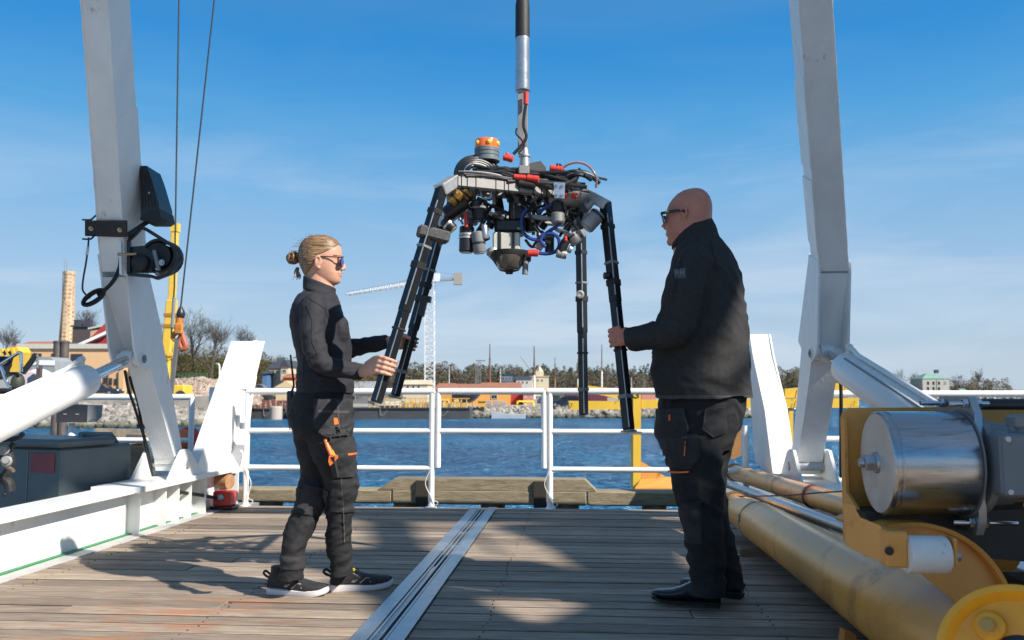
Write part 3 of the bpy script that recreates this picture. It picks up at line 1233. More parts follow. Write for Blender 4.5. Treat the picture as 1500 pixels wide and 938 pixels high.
# ================================================================== THE LANDER (hangs over the deck)
ZF = 1.87
CFL, CFR, CRR = gz(660, 266, ZF), gz(868, 287, ZF), gz(842, 327, ZF)
CRL = CFL + CRR - CFR
CEN = (CFL + CRR) / 2
YL = CEN.y
YF = (CFL.y + CFR.y) / 2
ld = thing("instrument_lander", Vector((CEN.x, CEN.y, 0.9)), "four legged black and aluminium instrument frame hanging between the two people", "lander frame")

def q(px, py, dy=0.0):          # a point near the lander's front beam
    return at(px, py, YF + dy)

bw = 0.046
for nm, a, c in (("frame_beam", CFL, CFR), ("frame_beam", CFR, CRR), ("frame_beam", CRR, CRL), ("frame_beam", CRL, CFL)):
    b = MB()
    d = (c - a).normalized()
    b.bar(a + d * 0.025, c - d * 0.025, bw, bw, bev=0.004)
    b.build(nm, M_ALUD, ld)
b = MB()
b.bar((CFL + CRL) / 2 + Vector((0, 0, 0.047)), (CFR + CRR) / 2 + Vector((0, 0, 0.047)), 0.05, 0.04, bev=0.004)
b.build("cross_beam", M_ALUD, ld)
b = MB()
b.bar((CFL + CFR) / 2 + Vector((0, 0, 0.089)), (CRL + CRR) / 2 + Vector((0, 0, 0.089)), 0.05, 0.04, bev=0.004)
b.build("cross_beam", M_ALUD, ld)

LEGS = {}
def lander_leg(key, corner, foot, split, w0=0.044, w1=0.038, upv=(1, 1, 0)):
    cdir = (foot - corner)
    flat = Vector((cdir.x, cdir.y, 0))
    out = (corner - Vector((CEN.x, CEN.y, corner.z))).normalized()
    knee = corner + out * 0.065 + Vector((0, 0, -0.055))
    b = MB()
    b.bar(corner - out * 0.03 + Vector((0, 0, 0.010)), knee + out * 0.01, 0.058, 0.050, bev=0.004)
    b.build("corner_gusset", M_ALU, ld)
    m = knee.lerp(foot, split)
    d = (foot - knee).normalized()
    b = MB()
    b.bar(knee - d * 0.02, m, w0, w0, up=upv, bev=0.005)
    lg = b.build("leg", M_ANOD, ld, sharp=20)
    b = MB()
    b.bar(m - d * 0.02, foot, w1, w1, up=upv, bev=0.005)
    b.build("inner_leg", M_ANOD, lg, sharp=20)
    # pale strip painting the highlight along the edge that faces the camera
    b = MB()
    side = Vector(upv).cross(d).normalized()
    up2 = d.cross(side)
    best = min([(side * sx + up2 * sy) for sx in (-1, 1) for sy in (-1, 1)], key=lambda e_: e_.y)
    e0 = best * (w0 / 2 - 0.0018)
    b.bar(knee + d * 0.05 + e0, m - d * 0.03 + e0, 0.0042, 0.0042, up=upv)
    b.build("edge_highlight", M_ALU, lg)
    b = MB()
    e0 = best * (w1 / 2 - 0.0016)
    b.bar(m + d * 0.03 + e0, foot - d * 0.01 + e0, 0.0038, 0.0038, up=upv)
    b.build("edge_highlight", M_ALU, lg)
    b = MB()
    b.box(foot + d * 0.006, (w0 + 0.004, w0 + 0.004, 0.010), Matrix((side, up2, d)).transposed())
    b.build("foot_cap", M_GREY, lg)
    b = MB()
    b.box(foot + Vector((0.01, 0.0, -0.010)), (0.085, 0.04, 0.005), Matrix.Rotation(0.2, 3, 'Z'))
    b.build("foot_plate", M_ALU, lg)
    LEGS[key] = (knee, foot, d, w0, w1)
    return knee, m, foot, d

fa = at(551, 590, CFL.y - 0.10)
fb = at(579, 580, CRL.y + 0.02)
fc = at(921, 630, CFR.y - 0.22)
fd = at(855, 608, CRR.y + 0.06)
lander_leg('A', CFL, fa, 0.58, 0.044, 0.040)
lander_leg('B', CRL, fb, 0.62, 0.045, 0.039)
lander_leg('C', CFR, fc, 0.45, 0.045, 0.042)
lander_leg('D', CRR, fd, 0.55, 0.046, 0.041)

for key in LEGS:
    k_, f_, d_, w0, w1 = LEGS[key]
    side = Vector((1, 1, 0)).cross(d_).normalized()
    Mx = Matrix((side, d_.cross(side), d_)).transposed()
    for t, ln_, m_ in ((.10, .022, M_RUBBER), (.27, .012, M_GREY), (.36, .03, M_RUBBER), (.66, .010, M_RUBBER), (.86, .018, M_GREY)):
        b = MB()
        wd = (w0 if t < .45 else w1) + .005
        b.box(k_.lerp(f_, t), (wd, wd, ln_), Mx, .002)
        b.build("leg_band", m_, ld)

def on_line(key, t):
    return LEGS[key][0].lerp(LEGS[key][1], t)
M_FOAM = pm("grey_foam_block", (0.075, 0.075, 0.075), 0.85, var=0.35, vs=60, bump=0.5, bs=150)
b = MB()
p0, p1 = on_line('A', 0.20), on_line('B', 0.22)
b.bar(p0 + Vector((-.045, -0.01, .006)), p0 + Vector((0.085, 0.03, -0.022)), 0.06, 0.05, bev=0.008)
b.build("clamp_block", M_FOAM, ld)
b = MB()
p1 = on_line('B', 0.44)
b.bar(p1 + Vector((-0.07, -0.01, 0.012)), p1 + Vector((0.05, -0.01, -0.006)), 0.05, 0.03)
b.bar(p1 + Vector((0.02, -0.02, 0)), p1 + Vector((0.0, -0.02, -0.09)), 0.04, 0.03)
b.build("leg_clamp", M_BLACK, ld)
b = MB()
p1 = on_line('D', 0.34) + Vector((-0.012, -0.05, 0))
b.lathe(p1, (0, -1, 0), [(0, 0.022), (0.01, 0.022), (0.012, 0.012), (0.008, 0.010)], n=16)
b.build("lock_knob", M_ALU, ld)
b = MB()
p1 = on_line('C', 0.33) + Vector((-0.022, -0.012, 0))
b.lathe(p1, (-1, -0.3, 0), [(0, 0.016), (0.02, 0.016), (0.022, 0.01)], n=12)
b.build("lock_knob", M_BLACK, ld)
LETM = pm("white_lettering", (0.30, 0.30, 0.30), 0.6)
# leg numbers near the tops
for key, s, t in (('C', "3", 0.07), ('A', "2", 0.10)):
    k, f_, d, w0, w1 = LEGS[key]
    side = Vector((1, 1, 0)).cross(d).normalized()
    up2 = d.cross(side)
    cands = [side, -side, up2, -up2]
    n_ = max(cands, key=lambda e_: (-e_.y) + 0.2 * e_.x)
    p = k.lerp(f_, t) + n_ * (w0 / 2 + 0.0008)
    y_ = -d
    x_ = y_.cross(n_)
    text_mesh(s, p, Matrix((x_, y_, n_)).transposed(), 0.026, LETM, "leg_number", ld)

# amber beacon
bc = q(713, 237, 0.22)
sc_ = bc.y / F
b = MB()
r0 = 18.5 * sc_
b.lathe(bc, ZS, [(0, r0 * 1.06), (0.006, r0 * 1.06), (0.008, r0), (0.018, r0), (0.020, r0 * 0.96), (0.024, r0 * 0.96), (0.026, r0), (0.036, r0), (0.038, r0 * 0.96), (0.042, r0 * 0.96), (0.044, r0), (0.062, r0)], n=32)
bb = b.build("beacon", pm("grey_beacon_base", (0.12, 0.15, 0.16), 0.5), ld)
b = MB()
b.lathe(bc + ZS * 0.062, ZS, [(0, r0 * 0.96), (0.036, r0 * 0.96), (0.042, r0 * 0.92), (0.046, r0 * 0.6)], n=32)
b.build("lens", M_AMBER, bb)
for a in (-0.9, 0.2, 1.2):
    b = MB()
    p = bc + ZS * 0.083 + Vector((math.sin(a) * r0 * 0.9, -math.cos(a) * r0 * 0.9, 0))
    b.ball(p, (0.014, 0.014, 0.014), 10)
    b.build("lamp", pm("beacon_lamp", (0.95, 0.42, 0.06), 0.25), bb)
b = MB()
b.cyl(Vector((bc.x, bc.y, ZF + 0.06)), bc, 0.03)
b.build("beacon_mount", M_BLACK, ld)

# bundles of cable over the top of the frame
M_CABL = pm("black_cable", (0.022, 0.022, 0.024), 0.36, var=0.2, vs=30)
M_CABG = pm("grey_cable", (0.30, 0.30, 0.31), 0.4)
rng = random.Random(11)
paths = []
for k in range(16):
    y0 = rng.uniform(0, 0.28)
    x0, x1 = rng.uniform(690, 730), rng.uniform(800, 862)
    paths.append([q(x0, 243 + rng.uniform(-3, 22), y0), q(735 + rng.uniform(-5, 5), 252 + rng.uniform(-6, 14), y0 * 0.9),
                  q(775 + rng.uniform(-5, 5), 260 + rng.uniform(-12, 12), y0), q(x1, 266 + rng.uniform(-14, 14), y0 + rng.uniform(-.04, .05))])
for k in range(6):                # loops over the port corner
    c = q(700, 258, 0.06 + 0.03 * k)
    rr = 0.048 + 0.009 * k
    paths.append([c + Vector((math.cos(a) * rr * 1.15, 0.02 * math.sin(2 * a), math.sin(a) * rr)) for a in [math.pi * (1.08 - 1.16 * i / 9) for i in range(10)]])
for k in range(7):                # tangle by the starboard corner
    c = q(848 + rng.uniform(-8, 6), 268 + rng.uniform(-6, 6), 0.05 + 0.04 * k)
    rr = rng.uniform(0.06, 0.10)
    a0 = rng.uniform(-0.4, 0.8)
    paths.append([c + Vector((math.cos(a) * rr * 1.2, 0.03 * math.sin(3 * a), math.sin(a) * rr * 0.55)) for a in [a0 + math.pi * (1.25 * i / 9) for i in range(10)]])
paths.append([q(735, 256, -0.035), q(760, 263, -0.04), q(790, 268, -0.035), q(826, 270, -0.02), q(845, 262, 0)])
paths.append([q(825, 268, -0.02), q(814, 276, -0.03), q(800, 272, -0.03), q(780, 268, -0.02)])
for k in range(12):               # leads taped along the front beam
    t0, t1 = rng.uniform(0, .4), rng.uniform(.6, 1)
    off = Vector((0, -.026 + rng.uniform(-.006, .03), rng.uniform(-.006, .045)))
    paths.append([CFL.lerp(CFR, t0 + (t1 - t0) * j / 5) + off + Vector((0, rng.uniform(-.006, .006), rng.uniform(-.008, .012))) for j in range(6)])
for k in range(26):               # the dense tangle of leads across the top and down inside the frame
    x0 = rng.uniform(680, 850)
    x1 = x0 + rng.uniform(-45, 45)
    y0, yy = rng.uniform(250, 284), rng.uniform(0.0, 0.5)
    P = [q(x0, y0 - rng.uniform(0, 12), yy)]
    for t in (.33, .66):
        P.append(q(x0 + (x1 - x0) * t + rng.uniform(-9, 9), y0 + rng.uniform(-14, 10), yy + rng.uniform(-.06, .06)))
    P.append(q(x1, y0 + rng.uniform(-6, 30), yy + rng.uniform(-.1, .1)))
    paths.append(P)
for k in range(22):
    x0, y0, yy = rng.uniform(668, 860), rng.uniform(286, 312), rng.uniform(.05, .5)
    paths.append([q(x0, y0 - 12, yy), q(x0 + rng.uniform(-12, 12), y0 + rng.uniform(2, 12), yy), q(x0 + rng.uniform(-18, 18), y0 + rng.uniform(12, 26), yy), q(x0 + rng.uniform(-14, 14), y0 + rng.uniform(22, 44), yy)])
for i, P in enumerate(paths):
    b = MB()
    light = (i % 7 == 3)
    b.tube(curve_pts(P, 5), 0.0055 if light else rng.choice((0.007, 0.0085, 0.010)), 7)
    b.build("cable", M_CABG if light else M_CABL, ld)
b = MB()
b.tube(curve_pts([q(822, 248, 0.05), q(832, 241, 0.04), q(845, 238, 0.03), q(858, 241, 0.02), q(868, 250, 0.0), q(874, 262, 0), q(873, 275, 0.0)], 6), 0.0055, 8)
b.build("arched_cable", pm("red_grey_cable", (0.36, 0.20, 0.19), 0.35), ld)
for (p0, p1, r_) in (((734, 249), (768, 258), 0.021), ((756, 268), (785, 272), 0.020), ((772, 254), (798, 262), 0.018)):
    b = MB()
    A_, B_ = q(*p0, 0.05 if p0[0] != 756 else -0.035), q(*p1, 0.05 if p0[0] != 756 else -0.03)
    d = (B_ - A_).normalized()
    b.lathe(A_, d, [(0, r_ * 0.5), (0.012, r_), ((B_ - A_).length - 0.012, r_), ((B_ - A_).length, r_ * 0.5)], n=14)
    b.build("splice_tube", M_RUBBER, ld)
def connector(p0, p1, r_, m=M_RED, nm="red_connector"):
    b = MB()
    d = (p1 - p0).normalized()
    l_ = (p1 - p0).length
    b.lathe(p0, d, [(0, r_ * 0.6), (0.004, r_), (l_ * 0.42, r_), (l_ * 0.44, r_ * 0.88), (l_ * 0.5, r_ * 0.88), (l_ * 0.52, r_), (l_ - 0.004, r_), (l_, r_ * 0.55)], n=14)
    return b.build(nm, m, ld)
connector(q(752, 259, -0.045), q(771, 261, -0.045), 0.0125)
connector(q(771, 260.5, -0.045), q(790, 263, -0.045), 0.0155)
connector(q(805, 246, 0.02), q(825, 249, 0.02), 0.0145)
connector(q(737, 230, 0.18), q(752, 234, 0.18), 0.016)
b = MB()
b.ball(q(743, 227, 0.18), 0.011, 10)
b.build("red_cap", M_RED, ld)
connector(q(684, 274, 0.1), q(677, 270, 0.1), 0.018, M_ORANGE, "orange_plug")

# bracket plates with four bolts
for (x0, y0, x1, y1) in ((700, 254, 720, 278), (811, 267, 828, 290)):
    b = MB()
    poly = [q(x0, y0, -0.045), q(x1, y0 + 1, -0.045), q(x1 - 1, y1 + 1, -0.045), q(x0 + 1, y1, -0.045)]
    b.prism(poly, (0, 0.012, 0))
    pb = b.build("bolt_plate", M_GALV, ld)
    for (fx, fy) in ((0.24, 0.2), (0.76, 0.2), (0.24, 0.8), (0.76, 0.8)):
        b = MB()
        p = poly[0].lerp(poly[1], fx).lerp(poly[3].lerp(poly[2], fx), fy)
        b.hexbolt(p + Vector((0, 0.001, 0)), (0, -1, 0), 0.0065, 0.009)
        b.build("bolt", M_STEEL, pb)
b = MB()
for (a, c) in (((700, 262), (706, 291)), ((706, 291), (719, 291)), ((719, 291), (720, 278))):
    b.bar(q(*a, -0.035), q(*c, -0.035), 0.005, 0.02, up=(0, 1, 0))
b.build("bracket_loop", M_GALV, ld)

# middle instrument
mid_y = 0.16
def qq(px, py, dy=0):
    return q(px, py, mid_y + dy)
S_ = (YF + mid_y) / F
b = MB()
b.box(qq(757, 312), (24 * S_, 0.10, 66 * S_), bev=0.008)
hb = b.build("control_bottle", M_BLACK, ld)
for k in range(9):
    b = MB()
    b.box(qq(752.5, 297 + k * 3.3, -0.0512), (0.0055, 0.001, 0.006 if k % 3 else 0.003))
    b.build("mark", LETM, hb)
b = MB()
b.box(qq(747, 334), (46 * S_, 0.13, 22 * S_), bev=0.014)
b.build("housing_cap", M_BLACK, ld)
M_CREAM = pm("cream_foam", (0.55, 0.53, 0.46), 0.6, var=0.1, vs=20)
for (x0, x1) in ((722, 731), (732.5, 751), (752.5, 762)):
    b = MB()
    b.box(qq((x0 + x1) / 2, 357, -0.02), ((x1 - x0) * S_, 0.11, 28 * S_), bev=0.006)
    b.build("float_block", M_CREAM, ld)
for x in (731.6, 751.7):
    b = MB()
    b.box(qq(x, 357, -0.022), (1.8 * S_, 0.116, 30 * S_))
    b.build("strap", M_BLACK, ld)
b = MB()
b.box(qq(760, 335, -0.068), (0.014, 0.004, 0.010))
b.build("green_tag", pm("green_tag", (0.12, 0.55, 0.03), 0.5), ld)
# lamp bowl below
b = MB()
b.prism([qq(712, 366, -0.02), qq(778, 374, -0.02), qq(778, 381, -0.02), qq(757, 392, -0.02), qq(735, 392, -0.02), qq(715, 374, -0.02)], (0, 0.05, 0))
b.build("guard_plate", M_BLACK, ld)
b = MB()
b.lathe(qq(746, 369, -0.03), -ZS, [(0, 29 * S_), (8 * S_, 28 * S_), (20 * S_, 20 * S_), (28 * S_, 14 * S_), (30 * S_, 6 * S_), (33 * S_, 5 * S_)], n=24)
b.build("dome_housing", M_RUBBER, ld)
b = MB()
b.lathe(qq(746, 376, -0.05), -ZS, [(0, 22 * S_), (16 * S_, 17 * S_), (20 * S_, 12 * S_)], n=24)
b.build("dome_glass", pm("smoked_dome", (0.10, 0.085, 0.075), 0.15, coat=0.6), ld)
b = MB()
b.cyl(qq(770, 383, -0.04), qq(769, 402, -0.04), 4.5 * S_, n=12)
b.build("probe", M_GREY, ld)
b = MB()
b.lathe(qq(722, 366, -0.05), Vector((0.1, -0.3, -1)), [(0, 9 * S_), (4 * S_, 10 * S_), (7 * S_, 10 * S_), (8 * S_, 7 * S_)], n=18)
b.build("ring_light", M_ALU, ld)

def canister(p0, p1, r_, m, bands=(), mb_=M_ALU, nm="camera_canister", dy=0.0, end=None):
    A_, B_ = q(*p0, dy), q(*p1, dy)
    d = (B_ - A_).normalized()
    l_ = (B_ - A_).length
    b = MB()
    b.lathe(A_, d, [(0, r_ * 0.8), (0.005, r_), (l_ - 0.006, r_), (l_, r_ * 0.86)], n=20)
    o = b.build(nm, m, ld)
    for t in bands:
        b = MB()
        b.lathe(A_ + d * (l_ * t), d, [(0, r_ * 1.06), (0.010, r_ * 1.06)], n=20)
        b.build("band", mb_, o)
    if end is not None:
        b = MB()
        b.lathe(B_ - d * 0.0005, d, [(0, r_ * 0.8), (0.003, r_ * 0.8)], n=20)
        b.build("lens", end, o)
    return o
M_GOLD = pm("gold_anodised", (0.42, 0.24, 0.05), 0.35, metal=0.6, var=0.2, vs=30)
M_LENS = pm("pale_lens", (0.42, 0.38, 0.32), 0.2)
canister((692, 277), (672, 300), 0.032, M_GOLD, (0.4,), M_BLACK, dy=0.10)
canister((676, 283), (660, 298), 0.026, M_GOLD, (0.5,), M_RUBBER, dy=0.02)
canister((683, 294), (652, 316), 0.036, M_BLACK, (0.75,), M_BLACK, dy=0.05)
canister((650, 322), (664, 337), 0.026, M_BLACK, (0.4,), M_GALV, dy=0.0, end=M_LENS)
canister((684, 332), (683, 370), 0.034, M_BLACK, (0.28, 0.40), M_ALU, dy=0.08, end=M_LENS)
canister((699, 340), (703, 371), 0.030, M_GREY, (0.5,), M_BLACK, dy=0.06, end=M_LENS)
canister((700, 296), (702, 324), 0.040, M_BLACK, (0.3,), M_GREY, dy=0.10)
canister((716, 345), (700, 352), 0.020, M_RUBBER, (), dy=0.08)
canister((709, 330), (711, 350), 0.016, M_GALV, (), dy=0.05)
canister((682, 311), (683, 333), 0.009, M_RED, (), dy=0.03, nm="red_hose")
b = MB()
b.lathe(q(836, 288, 0.12), -ZS, [(0, 0.085), (0.01, 0.085), (0.035, 0.075), (0.052, 0.05)], n=26)
b.build("bowl_housing", M_ALUD, ld)
for px in (826, 842):
    b = MB()
    b.lathe(q(px, 290, 0.03), ZS, [(0, 0.016), (0.02, 0.014)], n=12)
    b.build("red_plug", M_RED, ld)
canister((816, 296), (817, 326), 0.030, M_BLACK, (0.5,), M_RUBBER, dy=0.08)
canister((817, 312), (817, 327), 0.032, M_ALUD, (), dy=0.06)
canister((824, 338), (823, 341), 0.040, M_ALU, (), dy=0.10, nm="mount_ring")
canister((805, 340), (805, 371), 0.022, M_BLACK, (0.2,), M_GREY, dy=0.14)
canister((836, 343), (846, 357), 0.028, M_ALUD, (0.15,), M_BLACK, dy=0.05)
canister((878, 312), (858, 334), 0.036, M_GREY, (0.1,), M_BLACK, dy=0.06, end=M_LENS)
canister((829, 352), (821, 372), 0.020, M_RUBBER, (), dy=0.04)
canister((815, 371), (830, 374), 0.020, M_ALUD, (0.5,), M_ALU, dy=0.04)
canister((832, 364), (838, 367), 0.018, M_ALU, (), dy=0.05)
canister((775, 318), (778, 340), 0.026, M_BLACK, (), dy=0.2)
canister((852, 300), (846, 322), 0.024, M_BLACK, (), dy=0.15)
connector(q(772, 371, 0.06), q(789, 371, 0.06), 0.0165)
connector(q(828, 346, 0.02), q(829, 354, 0.02), 0.008)
# blue cables looping at the right of the middle instrument
for P in ([(772, 306), (765, 316), (764, 330), (768, 343), (778, 350), (790, 352)],
          [(788, 346), (806, 342), (817, 348), (819, 360), (813, 369), (801, 372), (789, 371)],
          [(799, 362), (792, 352), (800, 342), (815, 332), (826, 322)],
          [(788, 312), (797, 306), (808, 299), (818, 294)]):
    b = MB()
    b.tube(curve_pts([q(x, y, 0.07) for x, y in P], 5), 0.0085, 8)
    b.build("blue_cable", M_BLUE, ld)
for P in ([(706, 300), (690, 318), (690, 340)], [(712, 352), (704, 340), (706, 330), (712, 322)], [(700, 290), (716, 300), (730, 306), (742, 312)],
          [(660, 290), (654, 305), (652, 322)], [(780, 330), (790, 345), (782, 360)], [(784, 300), (776, 312), (780, 326)], [(838, 296), (830, 316), (842, 330)],
          [(728, 292), (718, 306), (708, 318)], [(694, 312), (706, 326), (698, 342), (708, 352)], [(770, 352), (780, 362), (794, 352), (806, 356)],
          [(792, 318), (806, 312), (822, 320), (836, 314)], [(714, 310), (728, 318), (738, 310), (748, 316)], [(718, 330), (712, 316), (700, 308), (688, 306)],
          [(846, 336), (836, 328), (828, 334), (820, 346)], [(764, 300), (780, 306), (796, 302), (812, 306)]):
    b = MB()
    b.tube(curve_pts([q(x, y, 0.10 + rng.uniform(-0.05, 0.05)) for x, y in P], 5), 0.007, 7)
    b.build("cable", M_CABL, ld)
# small brackets under the beams
for (x0, y0, x1, y1, s) in ((690, 284, 700, 316, 0.02), (722, 280, 724, 300, 0.015), (812, 290, 812, 300, 0.05), (846, 292, 858, 312, 0.025), (868, 296, 852, 310, 0.02),
                            (716, 312, 738, 320, 0.018), (770, 316, 812, 322, 0.02), (846, 318, 852, 336, 0.02), (690, 320, 690, 332, 0.02), (785, 358, 795, 364, 0.03)):
    b = MB()
    b.bar(q(x0, y0, 0.09), q(x1, y1, 0.09), s, s, bev=0.002)
    b.build("bracket", M_ALUD if (x0 % 3) else M_BLACK, ld)
# dark bottles and boxes packed inside the frame
for (px, py, wx, wz, dy, m_) in ((704, 304, 22, 20, .22, M_BLACK), (730, 300, 16, 24, .34, M_RUBBER), (784, 298, 20, 18, .3, M_BLACK), (808, 308, 18, 22, .36, M_RUBBER), (834, 312, 20, 16, .3, M_BLACK), (672, 296, 14, 18, .26, M_RUBBER), (693, 322, 14, 16, .14, M_GREY), (792, 346, 12, 14, .2, M_BLACK), (852, 306, 12, 14, .22, M_GREY), (716, 268, 40, 10, .3, M_RUBBER), (800, 272, 44, 10, .3, M_RUBBER)):
    b = MB()
    b.box(q(px, py, dy), (wx * YF / F, .07, wz * YF / F), Matrix.Rotation(rng.uniform(-.35, .35), 3, 'Y'), .008)
    b.build("electronics_box", m_, ld)
for (p0, p1, r_, m_, dy) in (((724, 318), (716, 334), .022, M_BLACK, .3), ((690, 306), (704, 318), .018, M_ALUD, .16), ((826, 322), (838, 334), .020, M_RUBBER, .25), ((784, 322), (800, 334), .018, M_RUBBER, .25), ((668, 304), (676, 322), .016, M_ALUD, .2), ((742, 318), (716, 322), .014, M_ALUD, .35)):
    canister(p0, p1, r_, m_, (.4,), M_GALV, dy=dy)
# cable ties round the front beam
for px in (676, 684, 696, 724, 736, 742, 757, 778, 790, 798, 806, 835, 850):
    t = (px - 660) / (868 - 660)
    p = CFL.lerp(CFR, t)
    b = MB()
    b.box(p, (0.006, bw + 0.008, bw + 0.008), Matrix.Rotation(-0.1, 3, 'Z'))
    b.build("cable_tie", M_RUBBER, ld)
# dark hood behind the lift point
b = MB()
b.prism([q(772, 246, 0.25), q(776, 239, 0.25), q(792, 236, 0.25), q(800, 246, 0.25), q(800, 256, 0.25), q(772, 256, 0.25)], (0, 0.12, 0))
b.build("hood", pm("dark_hood", (0.10, 0.095, 0.09), 0.6), ld)

# ------------------------------------------------------------------ the lifting line
YT = YL
lt = thing("lift_termination", at(766, 60, YT), "black and bare metal cable end fitting that carries the instrument frame", "cable fitting")
def tq(px, py, dy=0.0):
    return at(px, py, YT + dy)
ts = YT / F
b = MB()
b.lathe(tq(765.5, 133), ZS, [(0, 10.5 * ts), (0.01, 10.8 * ts), (0.245, 10.3 * ts), (0.255, 10.8 * ts), (0.268, 10.8 * ts)], n=28)
b.build("metal_sleeve", M_GALV, lt)
b = MB()
top = hang + Vector((0, 0, -0.1))
sl = tq(765.5, 133) + ZS * 0.268
b.lathe(sl, (top - sl), [(0, 11 * ts), (0.17, 10.8 * ts), (0.21, 9 * ts), (0.4, 8.4 * ts), ((top - sl).length, 6 * ts)], n=24)
b.build("bend_stiffener", M_RUBBER, lt)
b = MB()
b.bar(tq(763, 136, -0.01), tq(763.5, 226, -0.01), 10 * ts, 0.016, up=(0, 1, 0), bev=0.002)
b.build("lift_strap", M_ALUD, lt)
b = MB()
b.bar(tq(769, 136, 0.03), tq(768, 226, 0.03), 9 * ts, 0.012, up=(0, 1, 0), bev=0.002)
b.build("lift_strap", M_ALUD, lt)
b = MB()
b.lathe(tq(768.5, 240), ZS, [(0, 0.024), (0.03, 0.024), (0.034, 0.03), (0.042, 0.03), (0.046, 0.022), (0.075, 0.018)], n=18)
b.cyl(tq(768.5, 262), tq(768.5, 238), 0.026)
b.build("swivel", M_ALU, lt)
b = MB()
b.cyl(tq(755, 134, -0.0), tq(777, 134, 0.0), 0.006)
b.build("clevis_pin", M_STEEL, lt)
b = MB()
b.cyl(tq(770.5, 153, -0.045), tq(770.5, 136, -0.045), 0.0125, n=14)
b.build("red_tag", M_RED, lt)
for P in ([(770.5, 153), (768, 168), (767, 185), (771, 200), (765, 212), (752, 226)], [(757, 188), (756, 196), (764, 205), (768, 214), (760, 224)]):
    b = MB()
    b.tube(curve_pts([tq(x, y, -0.05) for x, y in P], 5), 0.008 if P[0][1] == 153 else 0.0045, 8)
    b.build("signal_cable", M_CABL, lt)
# ================================================================== THE TWO PEOPLE
_rs = np.random.RandomState(5)
_perm = np.concatenate([_rs.permutation(256)] * 3)
_grad = _rs.normal(size=(256, 3))
_grad /= np.linalg.norm(_grad, axis=1)[:, None]

def pnoise(P):
    """gradient noise on an (n, 3) array, about -0.7 .. 0.7"""
    P = np.asarray(P, dtype=np.float64)
    I = np.floor(P).astype(int)
    f = P - I
    I &= 255
    u = f * f * f * (f * (f * 6 - 15) + 10)
    out = 0
    for dx in (0, 1):
        for dy in (0, 1):
            for dz in (0, 1):
                h = _perm[_perm[_perm[I[:, 0] + dx] + I[:, 1] + dy] + I[:, 2] + dz]
                g = _grad[h]
                d = f - np.array([dx, dy, dz])
                w_ = (u[:, 0] if dx else 1 - u[:, 0]) * (u[:, 1] if dy else 1 - u[:, 1]) * (u[:, 2] if dz else 1 - u[:, 2])
                out = out + w_ * np.einsum('ij,ij->i', g, d)
    return out

def remesh(mb, vox, smooth=2, factor=0.5):
    """fuse overlapping shapes into one continuous surface"""
    me = bpy.data.meshes.new("tmp")
    me.from_pydata(mb.v, [], mb.f)
    bm = bmesh.new()
    bm.from_mesh(me)
    bmesh.ops.recalc_face_normals(bm, faces=bm.faces)
    bm.to_mesh(me)
    bm.free()
    o = bpy.data.objects.new("tmp", me)
    COL.objects.link(o)
    md = o.modifiers.new("r", 'REMESH')
    md.mode = 'VOXEL'
    md.voxel_size = vox
    if smooth:
        s_ = o.modifiers.new("s", 'SMOOTH')
        s_.factor = factor
        s_.iterations = smooth
    dg = bpy.context.evaluated_depsgraph_get()
    out = bpy.data.meshes.new_from_object(o.evaluated_get(dg))
    bpy.data.objects.remove(o)
    bpy.data.meshes.remove(me)
    return out

def co_no(me):
    n = len(me.vertices)
    co = np.empty(n * 3)
    me.vertices.foreach_get("co", co)
    no = np.empty(n * 3)
    me.vertices.foreach_get("normal", no)
    return co.reshape(-1, 3), no.reshape(-1, 3)

def set_co(me, co):
    me.vertices.foreach_set("co", co.ravel())
    me.update()

def finish(me, name, m, parent, sharp=180):
    off = np.array(origin(parent))
    co, _ = co_no(me)
    set_co(me, co - off)
    me.name = name
    me.materials.clear()
    for q_ in (m if isinstance(m, (list, tuple)) else [m]):
        me.materials.append(q_)
    me.polygons.foreach_set("use_smooth", [True] * len(me.polygons))
    o = bpy.data.objects.new(name, me)
    COL.objects.link(o)
    o.parent = parent
    return o

def loft(mb, slices, n=28, ex=2.0):
    """slices: (centre, half vector a, half vector b)"""
    V, Fc = [], []
    for (c, a, b_) in slices:
        for k in range(n):
            an = 2 * math.pi * k / n
            cs, sn = math.cos(an), math.sin(an)
            V.append(Vector(c) + Vector(a) * (abs(cs) ** (2 / ex) * (1 if cs >= 0 else -1)) + Vector(b_) * (abs(sn) ** (2 / ex) * (1 if sn >= 0 else -1)))
    for i in range(len(slices) - 1):
        for k in range(n):
            k2 = (k + 1) % n
            Fc.append((i * n + k, i * n + k2, (i + 1) * n + k2, (i + 1) * n + k))
    Fc.append(tuple(range(n - 1, -1, -1)))
    Fc.append(tuple((len(slices) - 1) * n + k for k in range(n)))
    mb.add(V, Fc)

